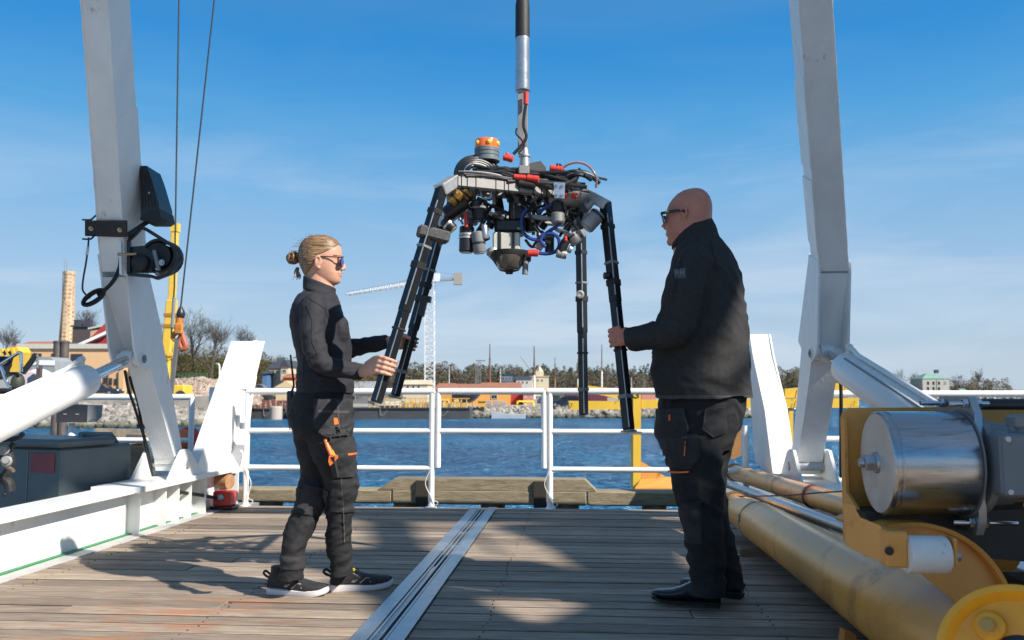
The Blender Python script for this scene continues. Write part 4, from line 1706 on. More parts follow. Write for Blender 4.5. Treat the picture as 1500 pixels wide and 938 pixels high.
def patch(src, off, cut, name, m, parent, lift=0.006, label=None):
    """a piece sewn on a garment: the cloth's own surface inside the planes of cut, lifted, with a closed rim.
    cut: (list of (point, outward normal), test(normals) or None), in world coordinates"""
    planes, test = cut
    nf = len(src.polygons)
    cen = np.empty(nf * 3)
    src.polygons.foreach_get("center", cen)
    nor = np.empty(nf * 3)
    src.polygons.foreach_get("normal", nor)
    cen = cen.reshape(-1, 3) + off
    nor = nor.reshape(-1, 3)
    ok = np.ones(nf, bool)
    for (p, n_) in planes:
        ok &= (cen - np.array(p)) @ np.array(n_) < .012
    if test is not None:
        ok &= test(nor)
    keep = np.nonzero(ok)[0]
    if len(keep) < 3:
        return None
    bm = bmesh.new()
    vm = {}
    vs = src.vertices
    for fi in keep:
        q_ = []
        for i in src.polygons[int(fi)].vertices:
            if i not in vm:
                vm[i] = bm.verts.new(vs[i].co + vs[i].normal * lift)
            q_.append(vm[i])
        try:
            bm.faces.new(q_)
        except ValueError:
            pass
    for (p, n_) in planes:
        bmesh.ops.bisect_plane(bm, geom=bm.verts[:] + bm.edges[:] + bm.faces[:], plane_co=Vector(p) - Vector(off), plane_no=Vector(n_), clear_outer=True)
    # keep the largest connected piece only
    bm.faces.ensure_lookup_table()
    left = set(bm.faces)
    best = []
    while left:
        st = [left.pop()]
        comp = list(st)
        while st:
            f_ = st.pop()
            for e_ in f_.edges:
                for g in e_.link_faces:
                    if g in left:
                        left.discard(g)
                        comp.append(g)
                        st.append(g)
        if len(comp) > len(best):
            best = comp
    bs_ = set(best)
    bmesh.ops.delete(bm, geom=[f_ for f_ in bm.faces if f_ not in bs_], context='FACES')
    bm.normal_update()
    for v_ in bm.verts:
        v_.normal_update()
    vn = {v_: v_.normal.copy() for v_ in bm.verts}
    res = bmesh.ops.extrude_edge_only(bm, edges=[e_ for e_ in bm.edges if e_.is_boundary])
    for g in res['geom']:
        if isinstance(g, bmesh.types.BMVert):
            for e_ in g.link_edges:
                o_ = e_.other_vert(g)
                if o_ in vn:
                    g.co -= vn[o_] * (lift + 0.005)
                    break
    me = bpy.data.meshes.new(name)
    bm.to_mesh(me)
    bm.free()
    me.materials.append(m)
    me.polygons.foreach_set("use_smooth", [True] * len(me.polygons))
    me.set_sharp_from_angle(angle=R(50))
    o = bpy.data.objects.new(name, me)
    COL.objects.link(o)
    o.parent = parent
    if label:
        o['label'] = label
    return o

def in_poly_px(poly, Y0, side=-1):
    P = [at(x, y, Y0) for x, y in poly]
    c = sum(P, Vector()) / len(P)
    planes = []
    for i in range(len(P)):
        a, b_ = P[i], P[(i + 1) % len(P)]
        n_ = (b_ - a).cross(Vector((0, 1, 0))).normalized()
        if n_.dot(c - a) > 0:
            n_ = -n_
        planes.append((a, n_))
    return planes, (lambda nn: nn[:, 1] * side > 0.02)
def below(z):
    return [(Vector((0, 0, z)), Vector((0, 0, 1)))], (lambda nn: np.abs(nn[:, 2]) < .75)
def folds(co, amp=0.005, f=(7, 7, 7), seed=0.0, ridge=0.5):
    P = co * np.array(f) + seed
    wob = np.stack([pnoise(P * 0.6 + 3.1), pnoise(P * 0.6 + 9.7), pnoise(P * 0.6 + 17.3)], 1) * 0.9
    n1 = pnoise(P + wob)
    n2 = pnoise(P * 2.1 + wob * 1.7 + 5.5)
    return amp * (n1 * 1.1 + ridge * (0.35 - np.abs(n2) * 1.6))

def crease(co, f=(9, 9, 30), seed=0.0, rot=0.0):
    """sharp irregular creases, about -0.6 .. 1"""
    P = np.array(co)
    if rot:
        c_, s_ = math.cos(rot), math.sin(rot)
        P = np.stack([P[:, 0] * c_ + P[:, 2] * s_, P[:, 1], -P[:, 0] * s_ + P[:, 2] * c_], 1)
    P = P * np.array(f) + seed
    wob = np.stack([pnoise(P * .45 + 2.2), pnoise(P * .45 + 8.8), pnoise(P * .45 + 31.1)], 1) * 1.4
    n_ = pnoise(P + wob)
    n2 = pnoise(P * np.array([1.7, 1.7, 1.9]) + wob + 12.3)
    return (0.55 - np.abs(n_) * 2.6) * 0.8 + n2 * 0.5

def hand(mb, wrist, c, g, ex, ey, rad, th0, sweep, thumb_th, fr=0.0088, pitch=0.0205, flen=(0.95, 1.05, 1.0, 0.85), gshift=0.0):
    """four fingers bent round a bar (centre c, axis g), thumb the other way"""
    c = c + g * gshift
    def pt(th, r_, o_):
        return c + (ex * math.cos(th) + ey * math.sin(th)) * r_ + g * o_
    kn = []
    for i in range(4):
        o_ = (1.5 - i) * pitch
        th_end = sweep * flen[i]
        pts, rs = [], []
        for k in range(7):
            t = k / 6
            bulge = 0.0035 * (1 if k in (2, 4) else 0)
            pts.append(pt(th0 + th_end * t, rad + 0.0095 + bulge + (0.006 if k == 0 else 0), o_ * (1 - 0.05 * t)))
            rs.append(fr * (1.12 - 0.34 * t))
        mb.tube(pts, rs, 10)
        mb.ball(pts[-1], rs[-1], 8)
        kn.append(pts[0])
    kc = (kn[0] + kn[3]) / 2
    kc = kc + (wrist - kc).normalized() * 0.006
    mid_ = wrist.lerp(kc, 0.55)
    mb.tube([wrist, wrist.lerp(kc, 0.25), mid_, wrist.lerp(kc, 0.85), kc], [0.021, 0.020, 0.019, 0.016, 0.013], 14, ry=[0.027, 0.032, 0.040, 0.043, 0.041], up=g)
    for k_ in kn:
        mb.ball(k_, fr * 1.2, 8)
        mb.tube([mid_.lerp(k_, 0.1), k_], [0.010, fr * 1.08], 8)
    # thumb leaves the index side of the palm
    t0 = wrist.lerp(kc, 0.30) + g * 0.026
    t2 = pt(thumb_th[1], rad + 0.011, 0.022)
    t1 = t0.lerp(pt(thumb_th[0], rad + 0.014, 0.034), 0.75)
    tp = curve_pts([t0, t1, t2], 4)
    mb.tube(tp, [0.0145 - 0.0045 * i / (len(tp) - 1) for i in range(len(tp))], 10)
    mb.ball(tp[-1], 0.0098, 8)

def leg_point(key, Z):
    k, f_ = LEGS[key][0], LEGS[key][1]
    t = (k.z - Z) / (k.z - f_.z)
    return k.lerp(f_, t), -LEGS[key][2]

def perp(g):
    ex = Vector((1, 0, 0)) - g * g.x
    ex.normalize()
    return ex, g.cross(ex)

M_SKIN_W = pm("tanned_skin", (0.56, 0.30, 0.205), 0.48, var=0.10, vs=22, bump=0.05, bs=220, sss=0.12, dirt=((0.56, 0.25, 0.17), 0.55, 14, 0.4))
M_SKIN_M = pm("ruddy_skin", (0.52, 0.205, 0.135), 0.48, var=0.10, vs=18, bump=0.05, bs=220, sss=0.12, dirt=((0.47, 0.19, 0.13), 0.5, 11, 0.4))
M_JKT_W = pm("black_softshell", (0.025, 0.025, 0.031), 0.78, var=0.16, vs=40, bump=0.2, bs=1100, spec=0.3)
M_FLEECE = pm("black_fleece", (0.038, 0.037, 0.037), 0.9, var=0.2, vs=60, bump=0.35, bs=1000, spec=0.2)
M_TROUS = pm("black_work_cotton", (0.021, 0.021, 0.023), 0.82, var=0.2, vs=30, bump=0.22, bs=1200, spec=0.25)
M_TROUS2 = pm("charcoal_cordura", (0.030, 0.030, 0.033), 0.75, var=0.2, vs=35, bump=0.25, bs=1200, spec=0.3)
M_PIPING = pm("orange_piping", (0.78, 0.17, 0.04), 0.6, var=0.1)
M_STITCH = pm("grey_stitching", (0.055, 0.055, 0.058), 0.7)
M_SOLE = pm("white_foam_sole", (0.74, 0.71, 0.72), 0.6, var=0.05, dirt=((0.45, 0.32, 0.36), 0.62, 18, 0.15))
M_SHOE = pm("black_mesh_shoe", (0.024, 0.024, 0.026), 0.7, var=0.3, vs=90, bump=0.5, bs=500)
M_BOOT = pm("black_leather", (0.012, 0.013, 0.017), 0.26, var=0.25, vs=20, bump=0.15, bs=90)
M_SHADE = pm("dark_sunglass", (0.012, 0.013, 0.03), 0.08, coat=0.8)
M_MIRROR = pm("violet_mirror_lens", (0.05, 0.05, 0.36), 0.10, metal=0.55, rvar=0.04)

def hair_mat():
    m = bpy.data.materials.new("dark_blond_hair")
    m.use_nodes = True
    t = m.node_tree
    n = t.nodes
    l = t.links.new
    b_ = n['Principled BSDF']
    g = n.new("ShaderNodeTexCoord")
    mp_ = n.new("ShaderNodeMapping")
    mp_.inputs['Rotation'].default_value = (0, R(22), 0)
    mp_.inputs['Scale'].default_value = (9, 190, 420)
    l(g.outputs['Object'], mp_.inputs[0])
    nz_ = n.new("ShaderNodeTexNoise")
    nz_.inputs['Scale'].default_value = 1.0
    nz_.inputs['Detail'].default_value = 5
    nz_.inputs['Distortion'].default_value = 0.5
    l(mp_.outputs[0], nz_.inputs['Vector'])
    r_ = n.new("ShaderNodeValToRGB")
    e_ = r_.color_ramp.elements
    e_[0].position, e_[0].color = 0.32, (0.055, 0.030, 0.015, 1)
    e_[1].position, e_[1].color = 0.68, (0.46, 0.29, 0.14, 1)
    x_ = r_.color_ramp.elements.new(0.5)
    x_.color = (0.17, 0.098, 0.048, 1)
    l(nz_.outputs[0], r_.inputs[0])
    l(r_.outputs[0], b_.inputs['Base Color'])
    b_.inputs['Roughness'].default_value = 0.42
    bp = n.new("ShaderNodeBump")
    bp.inputs['Strength'].default_value = 0.3
    bp.inputs['Distance'].default_value = 0.003
    l(nz_.outputs[0], bp.inputs['Height'])
    l(bp.outputs[0], b_.inputs['Normal'])
    return m
M_HAIR = hair_mat()

# ------------------------------------------------------------------ the woman (faces to the right)
YW = 4.08
def W(px, py, y=0.0):
    return at(px, py, YW + y)
Xv, Yv = Vector((1, 0, 0)), Vector((0, 1, 0))

def wslice(py, xb, xf, hw, y=0.0, tilt=0.0):
    pb, pf = W(xb, py, y), W(xf, py, y)
    h = (pf - pb) / 2
    h = Vector((h.x, 0, h.x * tilt))
    return ((pb + pf) / 2, h, Yv * hw)

woman = thing("person", Vector((W(470, 576).x, YW, 0)), "woman in black work clothes with sunglasses and a blond bun, holding two frame legs", "person", "people handling the frame")

# --- body: head, neck, trunk, arms, hands and legs in one surface
mb = MB()
head_sl = [(345.6, 463, 479, .022), (347.5, 456, 485, .044), (351, 449, 491.5, .058), (356, 444.5, 496, .066), (362, 441.5, 499, .0705), (369, 440, 500.6, .073), (376, 439.5, 500.8, .0735),
           (382, 440, 499.2, .0725), (388, 441.5, 499.6, .070), (394, 444, 499.6, .066), (398, 448, 499.3, .062), (401.5, 452, 500.2, .058), (405, 456, 499.6, .054), (409, 460, 499.2, .049), (413, 465, 498.0, .042), (416, 472, 495.5, .032), (417.6, 478, 491, .018)]
loft(mb, [wslice(*s) for s in head_sl], n=36, ex=2.25)
# nose, brow, lips, chin
mb.tube([W(500.2, 383), W(502.2, 388), W(504.0, 392.6)], [.0085, .010, .0105], 12)
mb.ball(W(503.4, 393.6), (.0115, .0125, .009), 12)
for s_ in (-1, 1):
    mb.ball(W(501.0, 394.6, s_ * .010), (.009, .009, .007), 10)
    mb.ball(W(498.2, 381.5, s_ * .031), (.011, .015, .011), 10)
    mb.ball(W(498.6, 377.2, s_ * .028), (.009, .022, .006), 10)
    # ears
    mb.tube(curve_pts([W(463.2, 391, s_ * .073), W(462.0, 382, s_ * .080), W(464.0, 376.2, s_ * .082), W(468.0, 376.8, s_ * .078), W(468.6, 382, s_ * .074)], 4), .0048, 8)
    mb.ball(W(466, 384, s_ * .072), (.014, .006, .022), 12)
    mb.ball(W(466.4, 392.2, s_ * .073), (.008, .006, .009), 10)
mb.ball(W(499.2, 400.0), (.0085, .019, .0045), 12)
mb.ball(W(498.6, 404.0), (.0085, .017, .005), 12)
mb.ball(W(495.6, 411.5), (.012, .018, .012), 12)
loft(mb, [wslice(392, 444, 478, .050), wslice(402, 447, 484, .051), wslice(412, 447, 489, .053), wslice(426, 444, 490, .058), wslice(438, 440, 486, .085)], n=24)
# trunk, kept inside the clothes
loft(mb, [wslice(434, 442, 484, .09), wslice(446, 442, 488, .11), wslice(475, 439, 494, .125), wslice(510, 445, 502, .12), wslice(545, 448, 504, .12), wslice(585, 440, 504, .13), wslice(620, 440, 504, .135), wslice(640, 450, 500, .12)], n=24)
SH_R, EL_R, WR_R = W(460, 452, -.165), W(466, 528, -.235), W(529, 544.5, -.185)
SH_L, EL_L, WR_L = W(466, 452, .165), W(505, 512, .285), at(566, 501.5, LEGS['B'][0].y - 0.03)
mb.tube([W(462, 446, -.10), SH_R, EL_R, WR_R], [.036, .038, .030, .022], 14)
mb.tube([W(466, 446, .10), SH_L, EL_L, WR_L], [.036, .038, .030, .022], 14)
gA = leg_point('A', at(561, 538, CFL.y - 0.06).z)
ex_, ey_ = perp(gA[1])
hand(mb, WR_R, gA[0], gA[1], ex_, ey_, .029, R(222), R(112), (R(190), R(120)))
gB = leg_point('B', at(597, 502, CRL.y).z)
ex_, ey_ = perp(gB[1])
hand(mb, WR_L, gB[0], gB[1], ex_, ey_, .029, R(142), R(-125), (R(200), R(268)))
HIP_R, KN_R, AN_R = W(478, 600, -.085), W(500, 716, -.01), W(498.5, 826, .045)
HIP_L, KN_L, AN_L = W(466, 600, .085), W(456, 728, .045), W(427.5, 834, -.035)
mb.tube([HIP_R, W(490, 660, -.06), KN_R, W(497, 765, .02), AN_R, AN_R + Vector((0, 0, -.05))], [.06, .05, .034, .028, .024, .026], 14)
mb.tube([HIP_L, W(463, 660, .07), KN_L, W(438, 780, .0), AN_L, AN_L + Vector((0, 0, -.05))], [.06, .05, .034, .028, .024, .026], 14)
me = remesh(mb, 0.0033, 2, 0.5)
body_w = finish(me, "body", M_SKIN_W, woman)

# --- hair: a shell over the skull behind the hairline
def hairline(P):
    """photo-like coordinates in the head's own plane"""
    X0, Z0 = W(470, 380).x, W(470, 380).z
    k = (W(480, 380).x - X0) / 10
    x = (P[:, 0] - X0) / k + 470
    z = 380 - (P[:, 2] - Z0) / k
    y = np.abs(P[:, 1] - YW)
    return x, z, y

mb = MB()
loft(mb, [wslice(p, a - 2.6, f_ + 0.9, w_ + .005) for (p, a, f_, w_) in head_sl[:11]], n=40, ex=2.2)
mb.ball(W(471, 346.5), (.03, .03, .008), 12)
loft(mb, [wslice(390, 440, 470, .055), wslice(398, 443, 470, .048), wslice(405, 447, 466, .040)], n=20)
me = remesh(mb, 0.004, 2)
co, no = co_no(me)
x, z, y = hairline(co)
# combed strands run from the brow back to the bun
s_dir = (x - 430) * 0.35 + (z - 378)
me2co = co + no * (0.0007 * np.sin(np.arctan2(z - 378, x - 428) * 60 + 7 * pnoise(co * 18))[:, None])
set_co(me, me2co)
bm = bmesh.new()
bm.from_mesh(me)
kill = []
xs = np.array([430, 452, 462, 466, 470, 476, 484, 490, 494, 497.5, 503])
zs = np.array([408, 404, 394, 380, 374.8, 374.2, 370.5, 366.5, 363.5, 360.0, 356.0])
for f_ in bm.faces:
    c = f_.calc_center_median()
    P = np.array([[c.x, c.y, c.z]])
    x, z, y = hairline(P)
    y = y[0]
    lim = np.interp(x[0] , xs, zs) - max(0, 0.03 - y) * 60 * (1 if x[0] > 488 else 0)
    if z[0] > lim:
        kill.append(f_)
bmesh.ops.delete(bm, geom=kill, context='FACES')
for it in range(14):               # an even hairline
    mv = {}
    for v_ in bm.verts:
        nb = [e_.other_vert(v_).co for e_ in v_.link_edges if e_.is_boundary]
        if len(nb) >= 2:
            mv[v_] = v_.co * .4 + sum(nb, Vector()) / len(nb) * .6
    for v_, c_ in mv.items():
        v_.co = c_
bm.to_mesh(me)
bm.free()
hair = finish(me, "hair", M_HAIR, woman)
mb = MB()
bcn = W(429.5, 378)
rr = random.Random(4)
mb.ball(bcn, (.017, .021, .019), 12)
for k in range(16):
    a0 = rr.uniform(0, 6.28)
    nrm_ = Vector((rr.uniform(-.5, .5), rr.uniform(-1, 1), rr.uniform(-.6, .6))).normalized()
    t1 = nrm_.cross(Vector((.3, .2, 1))).normalized()
    t2 = nrm_.cross(t1)
    r_ = rr.uniform(.016, .031)
    mb.tube([bcn + nrm_ * rr.uniform(-.008, .008) + (t1 * math.cos(a) + t2 * math.sin(a)) * r_ for a in [a0 + 4.6 * i / 11 for i in range(12)]], [.0062 - .0035 * abs(i - 6) / 6 for i in range(12)], 8)
mb.tube([W(442, 372), W(436, 376), W(431, 379)], [.018, .014, .012], 10)
bpy.context.view_layer.update()
patch(body_w.data, np.array(origin(woman)), in_poly_px([(495.5, 398.8), (502, 398.6), (502, 405.6), (496.5, 404.6)], YW - .03), "lips", pm("rose_lips", (0.50, 0.23, 0.17), .45), woman, .0012)
patch(body_w.data, np.array(origin(woman)), in_poly_px([(490, 374.6), (501.5, 373.4), (501.5, 374.8), (490, 376)], YW - .03), "eyebrow", M_HAIR, woman, .0014)
bun = mb.build("bun", M_HAIR, hair, sharp=180)
mb = MB()
for k in range(12):
    dx, dy_ = rr.uniform(-4, 6), rr.uniform(-.02, .02)
    mb.tube(curve_pts([W(436 + dx * .3, 392, dy_), W(434 + dx * .6, 398, dy_), W(435 + dx, 404, dy_ * 1.5), W(433 + dx * 1.2, 408 + rr.uniform(-2, 3), dy_ * 1.8)], 4), [.0042 - .0032 * i / 12 for i in range(13)], 6)
for k in range(34):                # flyaways over the crown, temple and nape
    a_ = rr.uniform(1.0, 3.3)
    p_ = W(470 + 33 * math.cos(a_) - 2, 374 - 29 * math.sin(a_), rr.uniform(-.06, .06))
    o_ = (p_ - W(470, 378)).normalized()
    d_ = Vector((-.9, rr.uniform(-.4, .4), rr.uniform(-.5, .3)))
    mb.tube(curve_pts([p_ - o_ * .004, p_ + d_ * .015 + o_ * .003, p_ + d_ * .034 + o_ * rr.uniform(.0, .006)], 3), .0007, 4)
mb.build("loose_strands", M_HAIR, hair, sharp=180, kind='stuff')

# --- sunglasses
gl = MB()
for s_ in (-1, 1):
    gl.bar(W(466, 375.6, s_ * .078), W(498.5, 377.0, s_ * .066), .0035, .005)
    gl.bar(W(498.5, 377.0, s_ * .066), W(501.5, 377.4, s_ * .058), .0035, .006)
gl.bar(W(501.8, 376.8, -.058), W(503.4, 376.6, 0), .004, .005)
gl.bar(W(503.4, 376.6, 0), W(501.8, 376.8, .058), .004, .005)
glasses = gl.build("sunglasses", M_BLACK, woman)
for s_ in (-1, 1):
    gl = MB()
    c = W(501.2, 384, s_ * .037)
    V, Fc = [], []
    for k in range(20):
        a = 2 * math.pi * k / 20
        yy, zz = math.cos(a) * .027, math.sin(a) * .022
        xx = -.22 * (abs(yy * s_ + .0) * .35 if yy * s_ > 0 else 0) - abs(zz) * .1
        V.append(c + Vector((xx + .004, yy, zz)))
    V2 = [p + Vector((-.003, 0, 0)) for p in V]
    Fc = [tuple(range(20)), tuple(range(39, 19, -1))] + [(i, (i + 1) % 20, 20 + (i + 1) % 20, 20 + i) for i in range(20)]
    gl.add(V + V2, Fc)
    gl.build("lens", M_MIRROR, glasses)

# --- jacket
mb = MB()
jk = [(427, 444, 491, .075), (432, 437.5, 494, .118), (439, 433, 496, .150), (448, 429.5, 499, .172), (461, 426, 503, .178), (475, 425.5, 508, .176), (488, 427.5, 513, .170), (500, 430, 514.5, .163), (515, 433, 515.5, .157),
      (530, 435.5, 515.5, .155), (545, 436.5, 516, .158), (556, 436, 517, .163), (563, 435, 518.5, .167), (568, 436.5, 517.5, .165), (577, 436, 518, .168)]
loft(mb, [wslice(*s) for s in jk], n=36, ex=2.35)
# bust
mb.ball(W(499, 484, -.070), (.044, .062, .075), 18)
mb.ball(W(499, 484, .070), (.044, .062, .075), 18)
# sleeves
mb.tube(curve_pts([W(462, 445, -.10), W(459, 452, -.165), W(457, 485, -.205), W(464, 518, -.235), W(473, 533, -.237), W(497, 539, -.215), W(524, 544, -.188)], 4), None or [.058 + (.066 - .058) * min(1, i / 4) if i < 5 else max(.041, .066 - .0012 * (i - 4)) for i in range(25)], 18)
nL = 21
mb.tube(curve_pts([W(468, 445, .10), W(467, 455, .168), W(482, 487, .235), W(502, 511, .280), W(535, 506, .262), WR_L + Vector((.008, 0, 0))], 4), [.060 if i < 6 else .064 - .0016 * (i - 6) for i in range(21)], 18)
# cuffs
d = (WR_R - W(505, 541, -.208)).normalized()
mb.tube([W(515, 542.5, -.195), WR_R + d * .008], [.043, .041], 18)
# collar, standing up and open at the throat
mbc = MB()
loft(mbc, [(W(469, 432), Vector((.083, 0, -.026)), Yv * .088), (W(468, 421), Vector((.078, 0, -.026)), Yv * .074), (W(468.5, 413.5), Vector((.078, 0, -.030)), Yv * .070)], n=28)
me = remesh(mb, 0.0055, 3)
co, no = co_no(me)
dsp = folds(co, 0.008, (7, 7, 11), 1.3, 0.6) + .008 * crease(co, (5, 5, 15), 3.3, .75)
# creases gather at the inside of the elbow, over the waist and at the sleeve ends
def gather(co, c, rad):
    return np.exp(-((co - np.array(c)) ** 2).sum(1) / rad ** 2)
wa = gather(co, EL_R, .11)
dsp = dsp * (0.65 + 0.35 * np.clip(wa * 2, 0, 1)) + wa * 0.013 * crease(co, (7, 7, 22), 1.1, .7)
wz = np.exp(-((co[:, 2] - W(470, 553).z) / .035) ** 2)
dsp += wz * 0.014 * crease(co, (5, 5, 24), 2.1)
wa = gather(co, EL_L, .12)
dsp += wa * 0.012 * crease(co, (7, 7, 22), 3.1, -1.0)
set_co(me, co + no * (dsp - .006)[:, None])
jacket_w = finish(me, "jacket", M_JKT_W, woman)
me = remesh(mbc, 0.005, 2)
co, no = co_no(me)
set_co(me, co + no * folds(co, .003, (14, 14, 20), 4.4)[:, None])
finish(me, "collar", M_JKT_W, jacket_w)
offw = np.array(origin(woman))
bpy.context.view_layer.update()
def on_cloth(ob, px, py, lift=.002):
    ok, p_, n_, _ = ob.ray_cast(Vector((0, 0, CAMH)) - origin(ob), ray(px, py))
    return p_ + origin(ob) + n_ * lift if ok else None
def seam_line(ob, pts, r_, m_, name="seam", n_=14):
    P = []
    for i in range(len(pts) - 1):
        for k in range(n_):
            t = k / n_
            p_ = on_cloth(ob, pts[i][0] + (pts[i + 1][0] - pts[i][0]) * t, pts[i][1] + (pts[i + 1][1] - pts[i][1]) * t)
            if p_ is not None:
                P.append(p_)
    if len(P) > 2:
        b_ = MB()
        b_.tube(P, r_, 5)
        b_.build(name, m_, ob)
seam_line(jacket_w, [(452, 437), (475, 452), (486, 478), (484, 508)], .0011, M_JKT_W)
seam_line(jacket_w, [(449, 447), (457, 470), (456, 500), (466, 522)], .001, M_JKT_W)
seam_line(jacket_w, [(441, 470), (446, 520), (444, 556)], .001, M_JKT_W)
# waistband and cuff seams sewn on the jacket
zh0, zh1 = W(470, 577.5).z, W(470, 566.5).z
patch(jacket_w.data, offw, below(zh1), "waistband", M_JKT_W, jacket_w, .003)

# --- trousers
mb = MB()
tr = [(570, 437, 515, .152), (578, 433, 516, .160), (590, 426.5, 517, .170), (605, 423.5, 517, .178), (620, 424, 517, .180), (634, 430, 517, .176), (645, 438, 514, .160)]
loft(mb, [wslice(*s) for s in tr], n=36, ex=2.3)
k_ = 1 / 307.0
legR = [(482, 628, 36, -.080), (484, 645, 34, -.072), (490, 668, 32.5, -.058), (496, 690, 29, -.038), (500, 714, 27.5, -.012), (498, 740, 22.5, .004), (496.5, 770, 20.5, .022), (496.5, 798, 20.5, .036), (498.5, 816, 19.5, .043), (499.5, 829, 19.5, .047), (500.5, 843, 20.5, .050)]
legL = [(462, 628, 34, .080), (461, 650, 31, .074), (463, 672, 28, .066), (463, 695, 26, .058), (457, 725, 25.5, .046), (449, 748, 24, .030), (441, 768, 23, .012), (432, 792, 21.5, -.010), (428, 814, 20.5, -.026), (427, 834, 20.5, -.035), (427, 851, 21.5, -.038)]
for lg in (legR, legL):
    P = [W(x, y, yy) for (x, y, r_, yy) in lg]
    mb.tube(curve_pts(P, 3), list(np.interp(np.linspace(0, len(lg) - 1, (len(lg) - 1) * 3 + 1), range(len(lg)), [r_ * k_ * (.97 if i_ < 3 else .92) for i_, (_, _, r_, _) in enumerate(lg)])), 20)
me = remesh(mb, 0.0055, 3)
co, no = co_no(me)
dsp = folds(co, 0.008, (8, 8, 11), 7.7, 0.7) + .009 * crease(co, (5, 5, 13), 1.3, .5)
for c, rad, am in ((KN_R, .14, .011), (KN_L, .14, .012), (AN_R + Vector((0, 0, .06)), .12, .015), (AN_L + Vector((0, 0, .06)), .13, .015)):
    wa = gather(co, c, rad)
    dsp += wa * am * crease(co, (7, 7, 17), rad * 40, .25)
set_co(me, co + no * (dsp - .006)[:, None])
trous_w = finish(me, "trousers", M_TROUS, woman)

tp_ = lambda poly, name, m, lift, par=trous_w: patch(trous_w.data, offw, in_poly_px(poly, YW - .12), name, m, par, lift)
tp_([(463, 583), (512, 584), (516, 628), (510, 637), (484, 640), (464, 628)], "holster_pocket", M_TROUS2, .012)
tp_([(470, 600), (509, 602), (510, 606), (470, 604)], "pocket_hem", M_STITCH, .0145)
tp_([(487, 642), (518, 640), (522, 684), (516, 700), (492, 700), (486, 668)], "thigh_pocket", M_TROUS2, .008)
tp_([(511, 664), (524, 664), (524, 667), (511, 667)], "piping", M_PIPING, .0105)
tp_([(484, 705), (526, 702), (527, 726), (519, 756), (479, 752)], "knee_patch", M_TROUS2, .006)
tp_([(496, 586), (498, 586), (499, 640), (497, 640)], "seam", M_STITCH, .0135)
tp_([(499.2, 702), (500.6, 702), (499, 800), (497.6, 800)], "seam", M_STITCH, .0065)
tp_([(437, 712), (478, 722), (468, 766), (426, 752)], "knee_patch", M_TROUS2, .006)
tp_([(407, 816), (446, 820), (446, 838), (406, 836)], "cuff_panel", M_TROUS2, .005)
# bright insert in the holster pocket
tp_([(491.5, 612), (496, 612), (498, 621), (492, 622)], "orange_tab", M_ORANGE, .0145)
# knife with an orange grip in the thigh pocket
kf = thing("utility_knife", W(487, 665, -.19), "orange handled work knife in the woman's thigh pocket", "knife")
b = MB()
P = [W(477.0, 643, -.172), W(481, 655, -.180), W(486, 667, -.184)]
b.tube(P, [.0125, .0135, .0120], 12, ry=.010)
b.build("grip", M_ORANGE, kf)
b = MB()
b.bar(W(486, 660, -.187), W(491.5, 671, -.188), .009, .010)
b.build("yellow_catch", M_YEL2, kf)
b = MB()
b.prism([W(482, 668, -.196), W(493, 667, -.196), W(494, 672, -.196), W(488, 679, -.196), W(483, 683, -.196), W(481, 676, -.196)], (0, .02, 0))
b.build("sheath_band", M_ORANGE, kf)
b = MB()
b.bar(W(486, 669, -.192), W(492.5, 699, -.165), .030, .014)
b.build("sheath", M_TROUS2, kf)
rd = thing("two_way_radio", W(430, 600, .03), "black handheld radio with whip aerial clipped behind the woman's belt", "radio")
b = MB()
b.box(W(426, 592, .02), (.030, .055, .125), bev=.006)
b.build("case", M_BLACK, rd)
b = MB()
b.tube([W(427.5, 574, .02), W(430.5, 565, .02), W(425.5, 520, .02)], [.006, .005, .0045], 8)
b.build("aerial", M_RUBBER, rd)
b = MB()
b.tube(curve_pts([W(424.5, 606, .02), W(423.6, 620, .02), W(425, 630, .03)], 4), .003, 6)
b.build("lanyard", M_RUBBER, rd)

